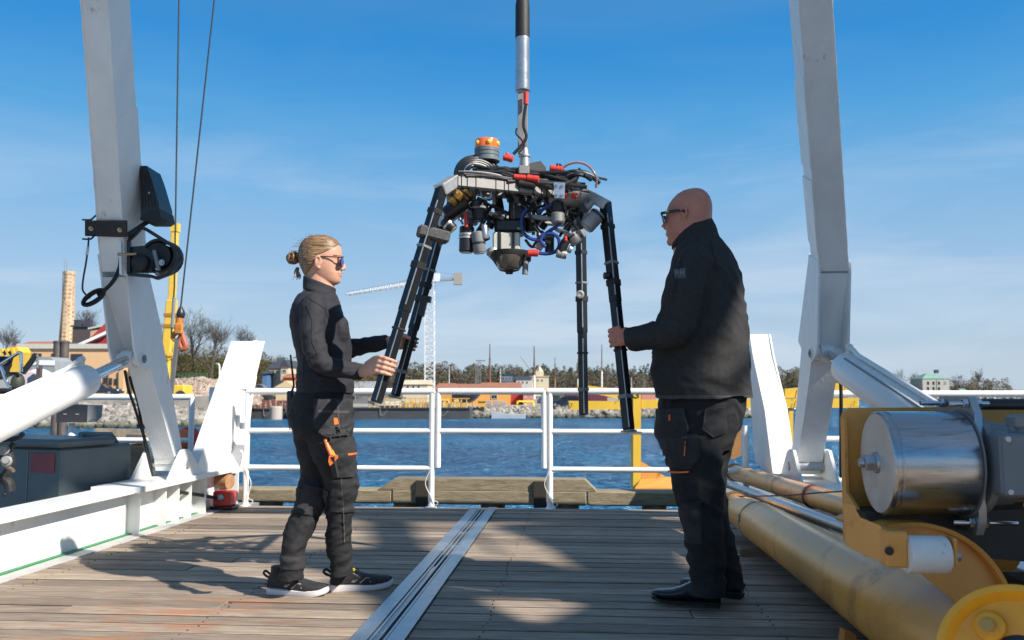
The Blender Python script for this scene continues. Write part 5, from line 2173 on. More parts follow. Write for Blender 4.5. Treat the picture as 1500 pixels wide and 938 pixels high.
# --- shoes
def shoe(owner, heel, ang, ln, upper, sole_m, style, Z0=0.0):
    fx = Vector((math.cos(ang), math.sin(ang), 0))
    fy = Vector((-fx.y, fx.x, 0))
    H = Vector((heel.x, heel.y, Z0))
    def S(x, y, z):
        return H + fx * (x * ln) + fy * y + ZS * z
    if style == 'sport':
        prof = [(.00, .030, .045, .050), (.03, .035, .092, .060), (.10, .038, .100, .066), (.20, .040, .100, .070), (.32, .041, .098, .074), (.42, .042, .088, .080), (.55, .045, .076, .088),
                (.68, .048, .066, .094), (.80, .047, .059, .092), (.90, .040, .053, .078), (.97, .026, .044, .05), (1.0, .014, .034, .03)]
        zb = .014
    else:
        prof = [(.00, .028, .06, .050), (.04, .034, .16, .058), (.12, .038, .165, .064), (.22, .039, .160, .068), (.34, .038, .130, .072), (.45, .038, .098, .078), (.58, .042, .078, .088),
                (.70, .045, .066, .092), (.82, .042, .060, .084), (.92, .033, .052, .064), (.98, .02, .043, .04), (1.0, .01, .036, .02)]
        zb = .022
    mbu = MB()
    sl = []
    for (x, hw, top, _) in prof:
        lift = .014 * max(0, (x - .72) / .28) ** 2 + (.0 if style == 'sport' else .004)
        zc = (top + zb) / 2 + lift
        sl.append((S(x, 0, zc), fy * hw, ZS * ((top - zb) / 2)))
    loft(mbu, sl, n=24, ex=2.6)
    mbu.tube([S(.15, 0, .08), S(.15, 0, .13 if style == 'sport' else .2)], [.036, .034], 18)
    me_ = remesh(mbu, .0035, 3)
    up_ = finish(me_, "shoe" if style == 'sport' else "boot", upper, owner)
    # sole
    out = []
    for (x, hw, top, sw) in prof:
        out.append((x, sw / 2 + .004))
    ring = [(x, y) for (x, y) in out] + [(x, -y) for (x, y) in out[::-1]]
    mbs = MB()
    n_ = len(ring)
    V, Fc = [], []
    for lev in range(3):
        for (x, y) in ring:
            spring = (.016 if style == 'sport' else .010) * max(0, (x - .70) / .30) ** 2
            if style == 'sport':
                zt = .026 + .010 * max(0, (.12 - x) / .12) + (.004 if x > .9 else 0)
                z = (spring, spring + .010, spring + zt)[lev]
                f__ = (.90, 1.0, 1.02)[lev]
            else:
                z = (spring + .012, spring + .014, spring + .024)[lev]
                f__ = (.98, 1.0, 1.0)[lev]
            V.append(S(x if lev else x * .97 + .012, y * f__, z))
    for lev in range(2):
        for i in range(n_):
            j = (i + 1) % n_
            Fc.append((lev * n_ + i, lev * n_ + j, (lev + 1) * n_ + j, (lev + 1) * n_ + i))
    Fc.append(tuple(range(n_ - 1, -1, -1)))
    Fc.append(tuple(2 * n_ + i for i in range(n_)))
    mbs.add(V, Fc)
    mbs.build("sole", sole_m, up_, sharp=40)
    return S, up_

gR = gz(483, 866)
gLf = gz(394, 869)
for (h, an) in ((gR, R(16)), (gLf, R(-13))):
    S, up_ = shoe(woman, h, an, .302, M_SHOE, M_SOLE, 'sport')
    # pale trim lines on the side, laces, heel loop
    mbt = MB()
    def ln_(pts, r_=.0024):
        mbt.tube([S(*p) for p in pts], r_, 6)
    for sgn in (-1, 1):
        def w_(x):
            return sgn * (np.interp(x, [0, .1, .3, .42, .55, .68, .8, .9], [.030, .0385, .0415, .043, .0455, .0482, .047, .041]))
        ln_([(.22, w_(.22) * .80, .076), (.36, w_(.36) * .74, .083), (.43, w_(.43) * .86, .071), (.33, w_(.33) * .97, .043)])
        ln_([(.46, w_(.46) * .88, .066), (.36, w_(.36) * .97, .042)])
        ln_([(.54, w_(.54) * .93, .057), (.46, w_(.46) * .98, .038)])
        ln_([(.54, w_(.54) * .90, .060), (.60, w_(.6) * .86, .060), (.63, w_(.63) * .97, .040)])
    mbt.build("trim_line", pm("reflective_trim", (0.45, 0.45, 0.44), 0.4), up_, kind='stuff')
    mbt = MB()
    for k in range(5):
        x = .40 + k * .045
        z = .098 - k * .0075
        mbt.tube([S(x, -.022, z - .006), S(x + .01, 0, z), S(x, .022, z - .006)], .0028, 6)
    mbt.tube(curve_pts([S(.40, 0, .10), S(.44, -.025, .104), S(.42, -.04, .085)], 4), .0024, 6)
    mbt.build("laces", M_RUBBER, up_, kind='stuff')
    mbt = MB()
    mbt.tube(curve_pts([S(.03, 0, .085), S(-.06, 0, .103), S(-.10, 0, .092), S(-.05, 0, .078), S(.02, 0, .072)], 4), .003, 6, ry=.006)
    mbt.build("heel_loop", M_RUBBER, up_)
    if an > 0:
        mbt = MB()
        mbt.ball(S(.36, -.030, .100), (.009, .005, .009), 10)
        mbt.build("yellow_tag", pm("yellow_tag", (0.80, 0.62, 0.03), 0.5), up_)

# ------------------------------------------------------------------ the man (seen from behind his left shoulder)
YM = 3.86
HD = R(152)
Fm = Vector((math.cos(HD), math.sin(HD), 0))
Lm = Vector((-math.sin(HD), math.cos(HD), 0))
def Mp(px, py, y=0.0):
    return at(px, py, YM + y)
man = thing("person", Vector((Mp(1035, 576).x, YM, 0)), "bald man in a black fleece and sunglasses, seen from behind, holding one frame leg", "person", "people handling the frame")

def mslice(py, xl, xr, hd, hw, y=0.0, tilt=0.0):
    """hd: half depth along his facing; hw: half width; the slice is scaled to meet both silhouettes"""
    pl_, pr_ = Mp(xl, py, y), Mp(xr, py, y)
    half = (pr_.x - pl_.x) / 2
    a = math.hypot(hd * abs(Fm.x), hw * abs(Lm.x))
    s_ = half / a
    return ((pl_ + pr_) / 2, Fm * (hd * s_) + ZS * tilt, Lm * (hw * s_))

mb = MB()
hs = [(277.2, 1009, 1025, 1, .9), (279.5, 1001, 1030, 1, .9), (284, 993, 1035, 1, .86), (290, 987, 1038.5, 1, .83), (297, 982, 1040.6, 1, .80), (304, 979, 1041.5, 1, .79), (311, 977.6, 1041.5, 1, .79), (318, 977, 1041, 1, .79),
      (325, 976.6, 1041, 1, .80), (332, 976.6, 1041, 1, .81), (339, 977.2, 1041, 1, .82), (346, 978.6, 1040, 1, .84), (352, 981, 1038, 1, .86), (358, 985, 1036, 1, .9)]
loft(mb, [mslice(*s) for s in hs], n=36, ex=2.2)
hc = Mp(1009, 318)
def Hm(f, l, z):       # head frame: metres forward, to his left, above the eye line
    return hc + Fm * f + Lm * l + ZS * z
mb.tube([Hm(.098, 0, .0), Hm(.110, 0, -.022), Hm(.120, 0, -.040)], [.010, .012, .014], 12)
for s_ in (-1, 1):
    mb.ball(Hm(.108, s_ * .012, -.043), .010, 10)
    mb.ball(Hm(.092, s_ * .032, -.002), (.012, .014, .011), 10)
    mb.tube(curve_pts([Hm(-.004, s_ * .084, -.030), Hm(-.017, s_ * .094, -.006), Hm(-.013, s_ * .098, .018), Hm(.006, s_ * .092, .022), Hm(.010, s_ * .086, .004)], 4), .0055, 8)
    mb.ball(Hm(-.003, s_ * .083, -.004), (.012, .008, .026), 12)
    mb.ball(Hm(.004, s_ * .084, -.030), (.008, .007, .010), 10)
mb.ball(Hm(.100, 0, -.068), (.012, .022, .006), 12)
mb.ball(Hm(.098, 0, -.077), (.012, .020, .006), 12)
mb.ball(Hm(.086, 0, -.108), (.020, .030, .020), 12)
mb.tube([Mp(1011, 340), Mp(1014, 372)], [.078, .085], 20)
loft(mb, [mslice(366, 985, 1055, .1, .15), mslice(400, 985, 1075, .13, .19), mslice(460, 975, 1075, .15, .19), mslice(530, 970, 1080, .18, .19), mslice(590, 975, 1080, .17, .18), mslice(640, 980, 1064, .14, .17)], n=24)
SHm = Mp(1016, 390, -.20)
ELm = Mp(992, 488, -.24)
gC = leg_point('C', at(905, 498, CFR.y - .1).z)
WRm = at(922, 497.5, gC[0].y - .075)
mb.tube([Mp(1020, 385, -.1), SHm, ELm, WRm], [.05, .05, .040, .028], 14)
ex_, ey_ = perp(gC[1])
hand(mb, WRm, gC[0], gC[1], ex_, ey_, .031, R(262), R(-100), (R(305), R(30)), fr=.0105, pitch=.0235, gshift=.004)
SHr = Mp(1045, 390, .18)
ELr = Mp(1052, 478, .27)
WRr = Mp(1000, 520, .34)
mb.tube([Mp(1036, 385, .1), SHr, ELr, WRr], [.05, .05, .040, .028], 14)
hand(mb, WRr, WRr + Vector((-.10, .03, .0)), ZS, Vector((1, 0, 0)), Vector((0, 1, 0)), .028, R(262), R(-120), (R(330), R(60)), fr=.0105, pitch=.0225)
AKl, AKr = Mp(1034, 846, -.055), Mp(1067, 838, .075)
for (hp_, kn, ak) in ((Mp(1022, 610, -.09), Mp(1018, 730, -.085), AKl), (Mp(1042, 610, .09), Mp(1040, 730, .075), AKr)):
    mb.tube([hp_, hp_.lerp(kn, .5), kn, kn.lerp(ak, .4), ak, ak + Vector((0, 0, -.04))], [.09, .07, .055, .048, .036, .036], 14)
me = remesh(mb, 0.0034, 2)
body_m = finish(me, "body", M_SKIN_M, man)

gl = MB()
for s_ in (-1, 1):
    gl.bar(Hm(-.022, s_ * .090, .006), Hm(.030, s_ * .092, .016), .004, .010)
    gl.bar(Hm(.030, s_ * .092, .016), Hm(.106, s_ * .076, .013), .005, .012)
    gl.bar(Hm(.106, s_ * .076, .013), Hm(.122, s_ * .010, .014), .006, .012)
glasses = gl.build("sunglasses", M_BLACK, man)
for s_ in (-1, 1):
    gl = MB()
    cs = [(.124, .012, .012), (.110, .074, .012), (.098, .073, -.018), (.104, .055, -.031), (.116, .022, -.026)]
    gl.prism([Hm(a, s_ * l_, z) for a, l_, z in cs], Fm * -.004)
    gl.build("lens", M_SHADE, glasses)
b = MB()
b.box(Hm(.075, .0875, .0155), (.016, .002, .006), Matrix((Fm, Lm, ZS)).transposed())
b.build("temple_trim", pm("gold_trim", (0.6, 0.42, 0.1), 0.3, metal=0.8), glasses)

# --- fleece
mb = MB()
fj = [(338, 1003, 1046, .10, .10), (346, 996, 1054, .10, .13), (356, 988, 1063, .115, .17), (368, 983, 1074, .125, .20), (382, 978, 1084, .135, .225), (400, 974, 1092, .145, .235), (425, 969, 1095.5, .155, .235), (450, 965, 1096, .168, .23),
      (480, 959, 1096.5, .18, .225), (506, 955, 1097.5, .19, .22), (530, 953.5, 1099.5, .195, .22), (552, 954, 1101, .195, .22), (570, 957.5, 1102, .19, .22), (584, 960.5, 1102.5, .185, .22)]
loft(mb, [mslice(*s) for s in fj], n=40, ex=2.25)
mb.tube(curve_pts([Mp(1026, 375, -.08), Mp(1017, 388, -.195), Mp(1006, 425, -.235), Mp(997, 465, -.25), Mp(986, 489, -.24), Mp(955, 493, -.20), WRm + Vector((-.008, .004, 0))], 4),
        list(np.interp(np.linspace(0, 6, 25), range(7), [.072, .084, .082, .080, .073, .063, .054])), 20)
mb.tube(curve_pts([Mp(1040, 376, .08), Mp(1046, 390, .19), Mp(1054, 430, .25), Mp(1053, 475, .28), WRr + Vector((.03, 0, .01))], 4),
        list(np.interp(np.linspace(0, 4, 17), range(5), [.072, .082, .080, .072, .054])), 18)
me = remesh(mb, 0.006, 3)
co, no = co_no(me)
dsp = folds(co, 0.011, (4, 4, 7), 2.2, 0.5) + .010 * crease(co, (3.2, 3.2, 9), 6.3, -.6)
for c, rad, am in ((ELm, .14, .007), (Mp(1075, 560), .2, .006), (Mp(985, 560, -.15), .14, .006), (Mp(1000, 420, -.2), .12, .004)):
    wa = gather(co, c, rad)
    dsp += wa * am * crease(co, (5, 5, 15), rad * 40, -.5)
# rumpled sleeve end
for k, t in enumerate((.25, .5, .75)):
    c = ELm.lerp(WRm, t)
    wa = gather(co, c, .075)
    dsp += wa * .008 * crease(co, (6, 6, 20), k * 3.0, 1.25)
set_co(me, co + no * (dsp - .006)[:, None])
fleece = finish(me, "fleece_jacket", M_FLEECE, man)
mbc = MB()
loft(mbc, [mslice(358, 983, 1056, .12, .14, tilt=.020 * -1), mslice(348, 984, 1051, .115, .125, tilt=-.028), mslice(339, 986.5, 1046.5, .112, .115, tilt=-.036), mslice(334, 988, 1043.5, .110, .110, tilt=-.040)], n=30)
me = remesh(mbc, .005, 2)
co, no = co_no(me)
set_co(me, co + no * (folds(co, .004, (12, 12, 24), 1.9))[:, None])
finish(me, "collar", M_FLEECE, fleece)
offm = np.array(origin(man))
zhm = Mp(1030, 579.5).z
patch(fleece.data, offm, below(zhm), "hem_band", pm("grey_hem_band", (0.06, 0.06, 0.062), 0.8), fleece, .003)
def mpoly(poly, name, m, lift, par, src, Y0=YM - .2, label=None):
    return patch(src.data, offm, in_poly_px(poly, Y0), name, m, par, lift, label)
# sleeve badge: two letters on a small square
bd = mpoly([(984, 397), (998.5, 397), (998.5, 411.5), (984, 411.5)], "sleeve_badge", pm("grey_badge", (0.075, 0.075, 0.08), 0.6), .0025, fleece, fleece)
b = MB()
# the letters are raised strokes that follow the badge
def on_fleece(px, py):
    d_ = ray(px, py)
    o_ = Vector((0, 0, CAMH)) - Vector(offm)
    ok, p_, n_, _ = fleece.ray_cast(o_, d_)
    if ok:
        return p_ + Vector(offm) + n_ * .0036
    return at(px, py, YM - .3)
bpy.context.view_layer.update()
for x0 in (990.2, 997.2):
    for (a_, c_) in (((x0, 395.5), (x0, 404)), ((x0 + 4, 395.5), (x0 + 4, 404)), ((x0, 399.8), (x0 + 4, 399.8))):
        b.tube([on_fleece(*a_), on_fleece(*c_)], .0022, 6)
b.build("badge_letter", pm("badge_thread", (0.20, 0.20, 0.21), 0.6), fleece if bd is None else bd.parent, kind='stuff')
# seams
for pts in ([(1040, 352), (1052, 400), (1050, 440)], [(1000, 372), (985, 440), (975, 470)]):
    b = MB()
    P = [on_fleece(x, y) for x, y in [(pts[0][0] + (pts[1][0] - pts[0][0]) * t, pts[0][1] + (pts[1][1] - pts[0][1]) * t) for t in np.linspace(0, 1, 8)]]
    b.tube(P, .0018, 6)
    b.build("seam", M_FLEECE, fleece)

# --- trousers
mb = MB()
mt = [(572, 967, 1095, .17, .19), (590, 964, 1094, .17, .195), (605, 963, 1090, .17, .195), (625, 963, 1084, .165, .19), (645, 966, 1077, .155, .185), (662, 970, 1070, .14, .18)]
loft(mb, [mslice(*s) for s in mt], n=36, ex=2.3)
km = 1 / 325.0
lgl = [(1012, 640, 43, -.085), (1016, 665, 42, -.088), (1021, 695, 39, -.09), (1024, 725, 35.5, -.088), (1029, 760, 30.5, -.08), (1033, 795, 28.5, -.07), (1035, 825, 27.5, -.06), (1036, 850, 26, -.055), (1036, 872, 27, -.055)]
lgr = [(1034, 640, 40, .085), (1033, 670, 37, .085), (1033, 705, 32, .08), (1038, 740, 29.5, .078), (1045, 775, 27.5, .078), (1055, 810, 26, .078), (1062, 835, 25, .078), (1066, 862, 25, .078)]
for lg in (lgl, lgr):
    P = [Mp(x, y, yy) for (x, y, r_, yy) in lg]
    mb.tube(curve_pts(P, 3), list(np.interp(np.linspace(0, len(lg) - 1, (len(lg) - 1) * 3 + 1), range(len(lg)), [r_ * km for (_, _, r_, _) in lg])), 20)
me = remesh(mb, 0.006, 3)
co, no = co_no(me)
dsp = folds(co, 0.009, (6, 6, 8), 5.1, 0.7) + .012 * crease(co, (4.5, 4.5, 11), 4.3, -.55)
for c, rad, am in ((Mp(1070, 640), .14, .011), (Mp(1024, 735, -.15), .15, .007), (AKl + Vector((0, 0, .08)), .15, .009), (AKr + Vector((0, 0, .08)), .13, .009)):
    wa = gather(co, c, rad)
    dsp += wa * am * crease(co, (5, 5, 13), rad * 50, .45)
set_co(me, co + no * (dsp - .006)[:, None])
trous_m = finish(me, "trousers", M_TROUS, man)
mq = lambda poly, name, m, lift: mpoly(poly, name, m, lift, trous_m, trous_m)
mq([(1031, 600), (1062, 596), (1068, 634), (1046, 641), (1028, 628)], "back_pocket", M_TROUS2, .008)
mq([(964, 600), (1002, 598), (1008, 632), (1004, 660), (972, 672), (960, 640)], "holster_pocket", M_TROUS2, .012)
mq([(974, 640), (1020, 636), (1024, 668), (1010, 688), (982, 686)], "thigh_pocket", M_TROUS2, .009)
mq([(982, 693.4), (1008, 690.2), (1008, 692.6), (982, 696)], "piping", M_PIPING, .0105)
mq([(982, 608), (984, 608), (984.5, 617), (982.5, 617)], "orange_tab", M_ORANGE, .0145)
mq([(1003, 640), (1004.6, 640), (1002, 668), (1000.4, 668)], "piping", M_PIPING, .0135)
mq([(1031, 600), (1033, 600), (1030, 628), (1028, 628)], "seam", M_STITCH, .0095)
mq([(1028, 626.5), (1046, 639.5), (1045.4, 641.4), (1027.6, 628.6)], "seam", M_STITCH, .0095)
mq([(1000, 740), (1028, 735), (1030, 800), (1006, 800)], "knee_patch", M_TROUS2, .005)

# --- boots
for k, (h, t_) in enumerate(((gz(1056, 889), gz(958, 884)), (gz(1088, 878), gz(1000, 866)))):
    an = math.atan2(t_.y - h.y, t_.x - h.x)
    S, up_ = shoe(man, h, an, .305, M_BOOT, M_RUBBER, 'boot')
    b = MB()
    b.prism([S(.01, -.030, 0), S(.01, .030, 0), S(.24, .034, 0), S(.24, -.034, 0)], ZS * .014)
    b.build("heel", M_RUBBER, up_)
    b = MB()
    b.tube([S(.34, -.040, .040), S(.34, -.043, .07), S(.36, -.030, .118), S(.37, 0, .13), S(.36, .030, .118), S(.34, .043, .07), S(.34, .040, .040)], .004, 8, ry=.011)
    b.tube([S(.34, .044, .068), S(.16, .044, .055), S(.0, .036, .06), S(-.03, 0, .062), S(0, -.036, .06), S(.16, -.044, .055), S(.34, -.044, .068)], .004, 8, ry=.011)
    b.build("strap", M_BOOT, up_)
    for sgn in (-1, 1):
        b = MB()
        b.lathe(S(.34, sgn * .046, .068), Vector((-math.sin(an), math.cos(an), 0)) * sgn, [(0, .010), (.003, .010), (.005, .006)], n=14)
        b.build("stud", M_STEEL, up_)
# ================================================================== STARBOARD FOREGROUND: pipes and winch
def rust_yellow():
    return pm("rusty_yellow_paint", (0.78, 0.37, 0.08), 0.30, var=0.16, vs=3, bump=0.06, bs=26, dirt=((0.50, 0.22, 0.05), 0.54, 3.0, 0.09), world=True)
M_YPIPE = rust_yellow()
big = thing("yellow_pipe", ship(1.12, 3.6, 0.2), "large rust stained yellow steel tube lying along the deck, nearest of the pipes", "pipe")
ax = lambda v: ship(np.interp(v, [2.2, 5.9], [1.20, 1.06]), v, 0.178)
A_, B_ = ax(2.15), ax(5.95)
dB = (A_ - B_)
L_ = dB.length
b = MB()
prof = [(0, .085), (.02, .098), (.30, .102), (.42, .110), (.62, .116), (.64, .120), (1.4, .130), (2.2, .148), (2.75, .163), (3.15, .170), (L_ - .05, .172)]
b.lathe(B_, dB, prof, n=48)
b.build("tube", M_YPIPE, big)
b = MB()
b.lathe(B_ + dB.normalized() * 0.63, dB, [(0, .1195), (.004, .1225), (.012, .1225), (.016, .1205)], n=48)
b.build("weld_ring", M_GREY, big)
b = MB()
b.lathe(B_ - dB.normalized() * 0.02, dB, [(0, .05), (0, .108), (.05, .108), (.05, .10)], n=40)
b.build("end_collar", pm("tarnished_collar", (0.26, 0.15, 0.06), 0.4, metal=0.3, var=0.3, vs=14), big)
b = MB()
pk = B_ + dB.normalized() * 0.66
sd = dB.normalized().cross(ZS).normalized()
for s_ in (-1, 1):
    if (sd * s_).x < 0:
        so = sd * s_
b.bar(pk + so * .112 + ZS * .042 - dB.normalized() * .02, pk + so * .119 + ZS * .005 + dB.normalized() * .01, .012, .012)
b.build("black_clip", M_BLACK, big)
for vv in (5.2, 3.0):
    b = MB()
    c = ax(vv)
    b.box(Vector((c.x, c.y, .012)), (.30, .10, .07), SHIPM, .01)
    b.build("saddle", M_TIMBER, big)

sec = thing("yellow_pipe", ship(1.45, 5.5, 0.2), "thinner yellow steel tube with a dark red coupling, behind the large one", "pipe")
p0_, p1_ = at(1076, 692, 7.3), at(1236, 741, 4.65)
dS = (p1_ - p0_)
b = MB()
b.lathe(p0_, dS, [(0, .058), (.02, .064), (dS.length + 1.6, .064)], n=32)
b.build("tube", M_YPIPE, sec)
tt = 0.80
b = MB()
b.lathe(p0_ + dS * tt, dS, [(0, .066), (.005, .072), (.03, .072), (.035, .066)], n=28)
b.build("coupling_ring", pm("dark_red_ring", (0.16, 0.03, 0.03), 0.5), sec)
b = MB()
b.lathe(p0_ + dS * .52, dS, [(0, .0648), (.01, .0665), (.05, .0665), (.06, .0648)], n=28)
b.build("weld_ring", M_YPIPE, sec)
b = MB()
b.lathe(p0_ - dS.normalized() * .03, dS, [(0, .04), (0, .075), (.05, .075), (.05, .06)], n=28)
b.build("end_collar", M_LOG, sec)
gp = thing("galvanised_pipe", ship(1.3, 5, 0.25), "long bare grey steel pipe between the two yellow tubes", "pipe")
p0_, p1_ = at(1062, 708, 7.0), at(1234, 772, 4.2)
b = MB()
b.cyl(p0_, p1_ + (p1_ - p0_) * .6, .031, n=20)
tag(b.build("pipe", M_GALV, gp))
rc_ = thing("thin_line", ship(1.3, 6, 0.3), "thin dark red line stretched across the tops of the pipes", "line")
b = MB()
b.tube(curve_pts([at(1062, 722, 6.2), at(1080, 727, 5.7), at(1150, 726, 5.0), at(1200, 722, 4.7), at(1235, 720, 4.4)], 4), .004, 6)
b.build("line", pm("dark_red_line", (0.12, 0.03, 0.03), 0.6), rc_)
# flanged yellow end wheel in the corner of the picture
ew = thing("end_wheel", at(1450, 925, 2.05), "bright yellow dished flange with a bolt at the end of the large tube", "flange")
wc = at(1494, 974, 2.02)
wa_ = (Vector((0, 0, CAMH)) - wc)
wa_ = (Vector((-.62, -.72, .32))).normalized()
b = MB()
R_ = .178
b.lathe(wc, wa_, [(-.04, R_ * .9), (-.03, R_), (.012, R_), (.020, R_ * .985), (.020, R_ * .90), (-.005, R_ * .80), (-.02, R_ * .45), (-.02, R_ * .3)], n=56, cap=False)
b.build("dish", pm("fresh_yellow_paint", (0.84, 0.39, 0.02), 0.32, var=0.12, vs=7, dirt=((0.36, 0.19, 0.03), 0.6, 6, 0.15)), ew)
b = MB()
b.lathe(wc, wa_, [(-.021, R_ * .46), (-.019, R_ * .30), (-.019, .001)], n=40)
b.build("bore", M_BLACK, ew)
b = MB()
up_ = (ZS - wa_ * wa_.z).normalized()
sd_ = up_.cross(wa_)
if sd_.x > 0:
    sd_ = -sd_
bp_ = wc + up_ * R_ * .42 + sd_ * R_ * .36
b.lathe(bp_ - wa_ * .012, wa_, [(0, .034), (.018, .034), (.024, .028)], n=24)
bo = b.build("boss", pm("fresh_yellow_paint", (0.72, 0.43, 0.03)), ew)
b = MB()
b.hexbolt(bp_ + wa_ * .010, wa_, .017, .016)
b.build("bolt", pm("painted_bolt", (0.50, 0.30, 0.07), .4), bo)

# ------------------------------------------------------------------ the winch
wn = thing("deck_winch", ship(1.3, 2.5, 0.2), "yellow deck winch with a polished steel drum and a white guide roller", "winch")
DC = at(1285, 678, 2.6)
DR = .154
U_ = US
b = MB()
b.lathe(DC, U_, [(0, DR * .97), (.002, DR * .985), (.006, DR), (.018, DR), (.020, DR * .985), (.024, DR * .985), (.026, DR), (.235, DR), (.24, DR * .99)], n=64)
drum = b.build("drum", pm("brushed_drum_steel", (0.44, 0.44, 0.45), 0.24, metal=1.0, var=0.08, vs=3, stretch=(2, 60, 60), bump=0.02, bs=3, dirt=((0.20, 0.15, 0.11), 0.54, 2.0, 0.25), rvar=0.08), wn)
b = MB()
b.lathe(DC - U_ * .0015, U_, [(0, .001), (0, DR * .955), (.002, DR * .96)], n=64, cap=False)
b.build("end_face", pm("dull_end_face", (0.60, 0.57, 0.53), 0.45, metal=0.6, var=0.08, vs=12), drum)
b = MB()
b.lathe(DC - U_ * .002, -U_, [(0, .032), (.008, .030)], n=24)
b.hexbolt(DC - U_ * .010, -U_, .026, .030)
b.lathe(DC - U_ * .041, -U_, [(0, .014), (.012, .013)], n=16)
b.build("axle_bolt", M_GALV, drum)
# flange plate beyond the drum with its long studs
fpc = DC + U_ * .246
b = MB()
rot = Matrix.Rotation(0, 3, 'Z')
pl_ = []
for (dv_, dz) in ((-.07, -.20), (.14, -.20), (.18, -.14), (.18, .15), (.14, .20), (-.06, .20), (-.095, .15), (-.095, -.16)):
    pl_.append(fpc + VS * dv_ + ZS * dz)
b.prism(pl_, U_ * .022)
b.build("flange_plate", M_GALV, wn)
b = MB()
b.lathe(DC + U_ * .242, U_, [(0, DR * 1.04), (.003, DR * 1.04)], n=48)
b.build("brake_disc", M_GREY, wn)
for (dv_, dz, l0, l1) in ((-.055, .178, -.055, .06), (.10, .178, -.075, .03), (-.065, -.165, -.06, .12), (.12, -.165, -.04, .03)):
    b = MB()
    c = fpc + VS * dv_ + ZS * dz
    b.cyl(c + U_ * l0, c + U_ * l1, .0075, n=12)
    b.hexbolt(c - U_ * .002, -U_, .015, .014)
    b.hexbolt(c + U_ * .024, U_, .015, .014)
    b.build("stud", M_STEEL, wn)
# gear case and motor with its terminal box
b = MB()
b.lathe(fpc + U_ * .023, U_, [(0, .15), (.02, .15), (.03, .125), (.10, .12), (.11, .105), (.60, .105)], n=40)
b.build("motor", M_GREY, wn)
b = MB()
tb = at(1487, 680, 2.42)
b.box(tb, (.115, .09, .178), SHIPM, .012)
tbx = b.build("terminal_box", pm("blue_grey_enamel", (0.155, 0.175, 0.19), 0.4, var=0.1), wn)
b = MB()
b.box(tb - VS * .048, (.108, .012, .170), SHIPM, .006)
b.build("box_lid", pm("blue_grey_enamel", (0.155, 0.175, 0.19)), tbx)
for dx in (-.042, .042):
    for dz in (-.072, .072):
        b = MB()
        b.lathe(tb - VS * .054 + U_ * dx + ZS * dz, -VS, [(0, .009), (.004, .008), (.005, .004)], n=12)
        b.build("lid_screw", M_GALV, tbx)
b = MB()
b.lathe(tb + U_ * .045 - ZS * .088, -ZS, [(0, .022), (.02, .022), (.022, .026), (.03, .026)], n=16)
b.build("gland", M_NYLON, tbx)
b = MB()
b.lathe(tb + U_ * .047 - ZS * .119, -ZS, [(0, .026), (.05, .026), (.06, .021), (.10, .018)], n=16)
b.build("red_gland", pm("magenta_gland", (0.42, 0.03, 0.06), 0.45), tbx)
b = MB()
b.cyl(tb + U_ * .0 + ZS * .09, tb + U_ * .0 + ZS * .105, .014)
b.box(tb + U_ * .03 + ZS * .118, (.075, .07, .04), SHIPM, .008)
b.build("junction", M_GREY, wn)
b = MB()
c = fpc + ZS * .175 + VS * .06
b.cyl(c + U_ * .02, c + U_ * .75, .017, n=18)
b.build("tie_rod", M_BLACK, wn)
# yellow frame: back plate with a rounded corner, then the bracket in front of the drum
Yb = 2.80
b = MB()
bp_px = [(1233, 612), (1236, 603), (1244, 598), (1640, 594), (1640, 800), (1500, 812), (1300, 805), (1237, 792)]
b.prism([at(x, y, Yb) for x, y in bp_px], (0, .012, 0))
b.build("back_plate", M_YEL, wn)
b = MB()
e0, e1 = at(1233.5, 612, Yb), at(1237, 792, Yb)
b.prism([e0, e1, e1 + Vector((0, -.16, -.02)), e0.lerp(e1, .70) + Vector((0, -.10, 0)), e0.lerp(e1, .60) + Vector((0, -.02, 0)), e0 + Vector((0, -.015, 0))], (.010, 0, 0))
b.build("side_flange", M_YEL, wn)
Yf = 2.44
b = MB()
fr_px = [(1237, 737), (1250, 740), (1260, 758), (1291, 771), (1293, 825), (1242, 802)]
b.prism([at(x, y, Yf + .14 * (1293 - x) / 56) for x, y in fr_px], (0, .014, 0))
b.build("front_bracket", M_YEL, wn)
b = MB()
c = at(1308, 802, Yf - .01)
b.box(c, (.058, .07, .098), SHIPM, .004)
blk = b.build("roller_block", M_YEL, wn)
b = MB()
b.lathe(at(1302, 807, Yf - .05), -VS, [(0, .012), (.006, .012)], n=16)
b.build("hole", M_BLACK, blk)
b = MB()
rc0 = at(1325, 812, Yf - .02)
b.lathe(rc0, U_, [(0, .038), (.004, .050), (.010, .0515), (.104, .0515), (.112, .048), (.112, .03)], n=36)
b.build("guide_roller", M_NYLON, wn)
b = MB()
b.lathe(rc0 - U_ * .022, U_, [(0, .012), (.024, .012)], n=16)
b.lathe(rc0 - U_ * .001, U_, [(0, .024), (.002, .024)], n=20)
b.build("roller_axle", M_RUBBER, wn)
b = MB()
b.box(rc0 + U_ * .128 + ZS * .012, (.012, .05, .075), SHIPM, .003)
ab = b.build("axle_bracket", M_YEL, wn)
b = MB()
b.hexbolt(rc0 + U_ * .135 - ZS * .005 - VS * .0, U_, .014, .014)
b.build("axle_nut", M_GALV, ab)
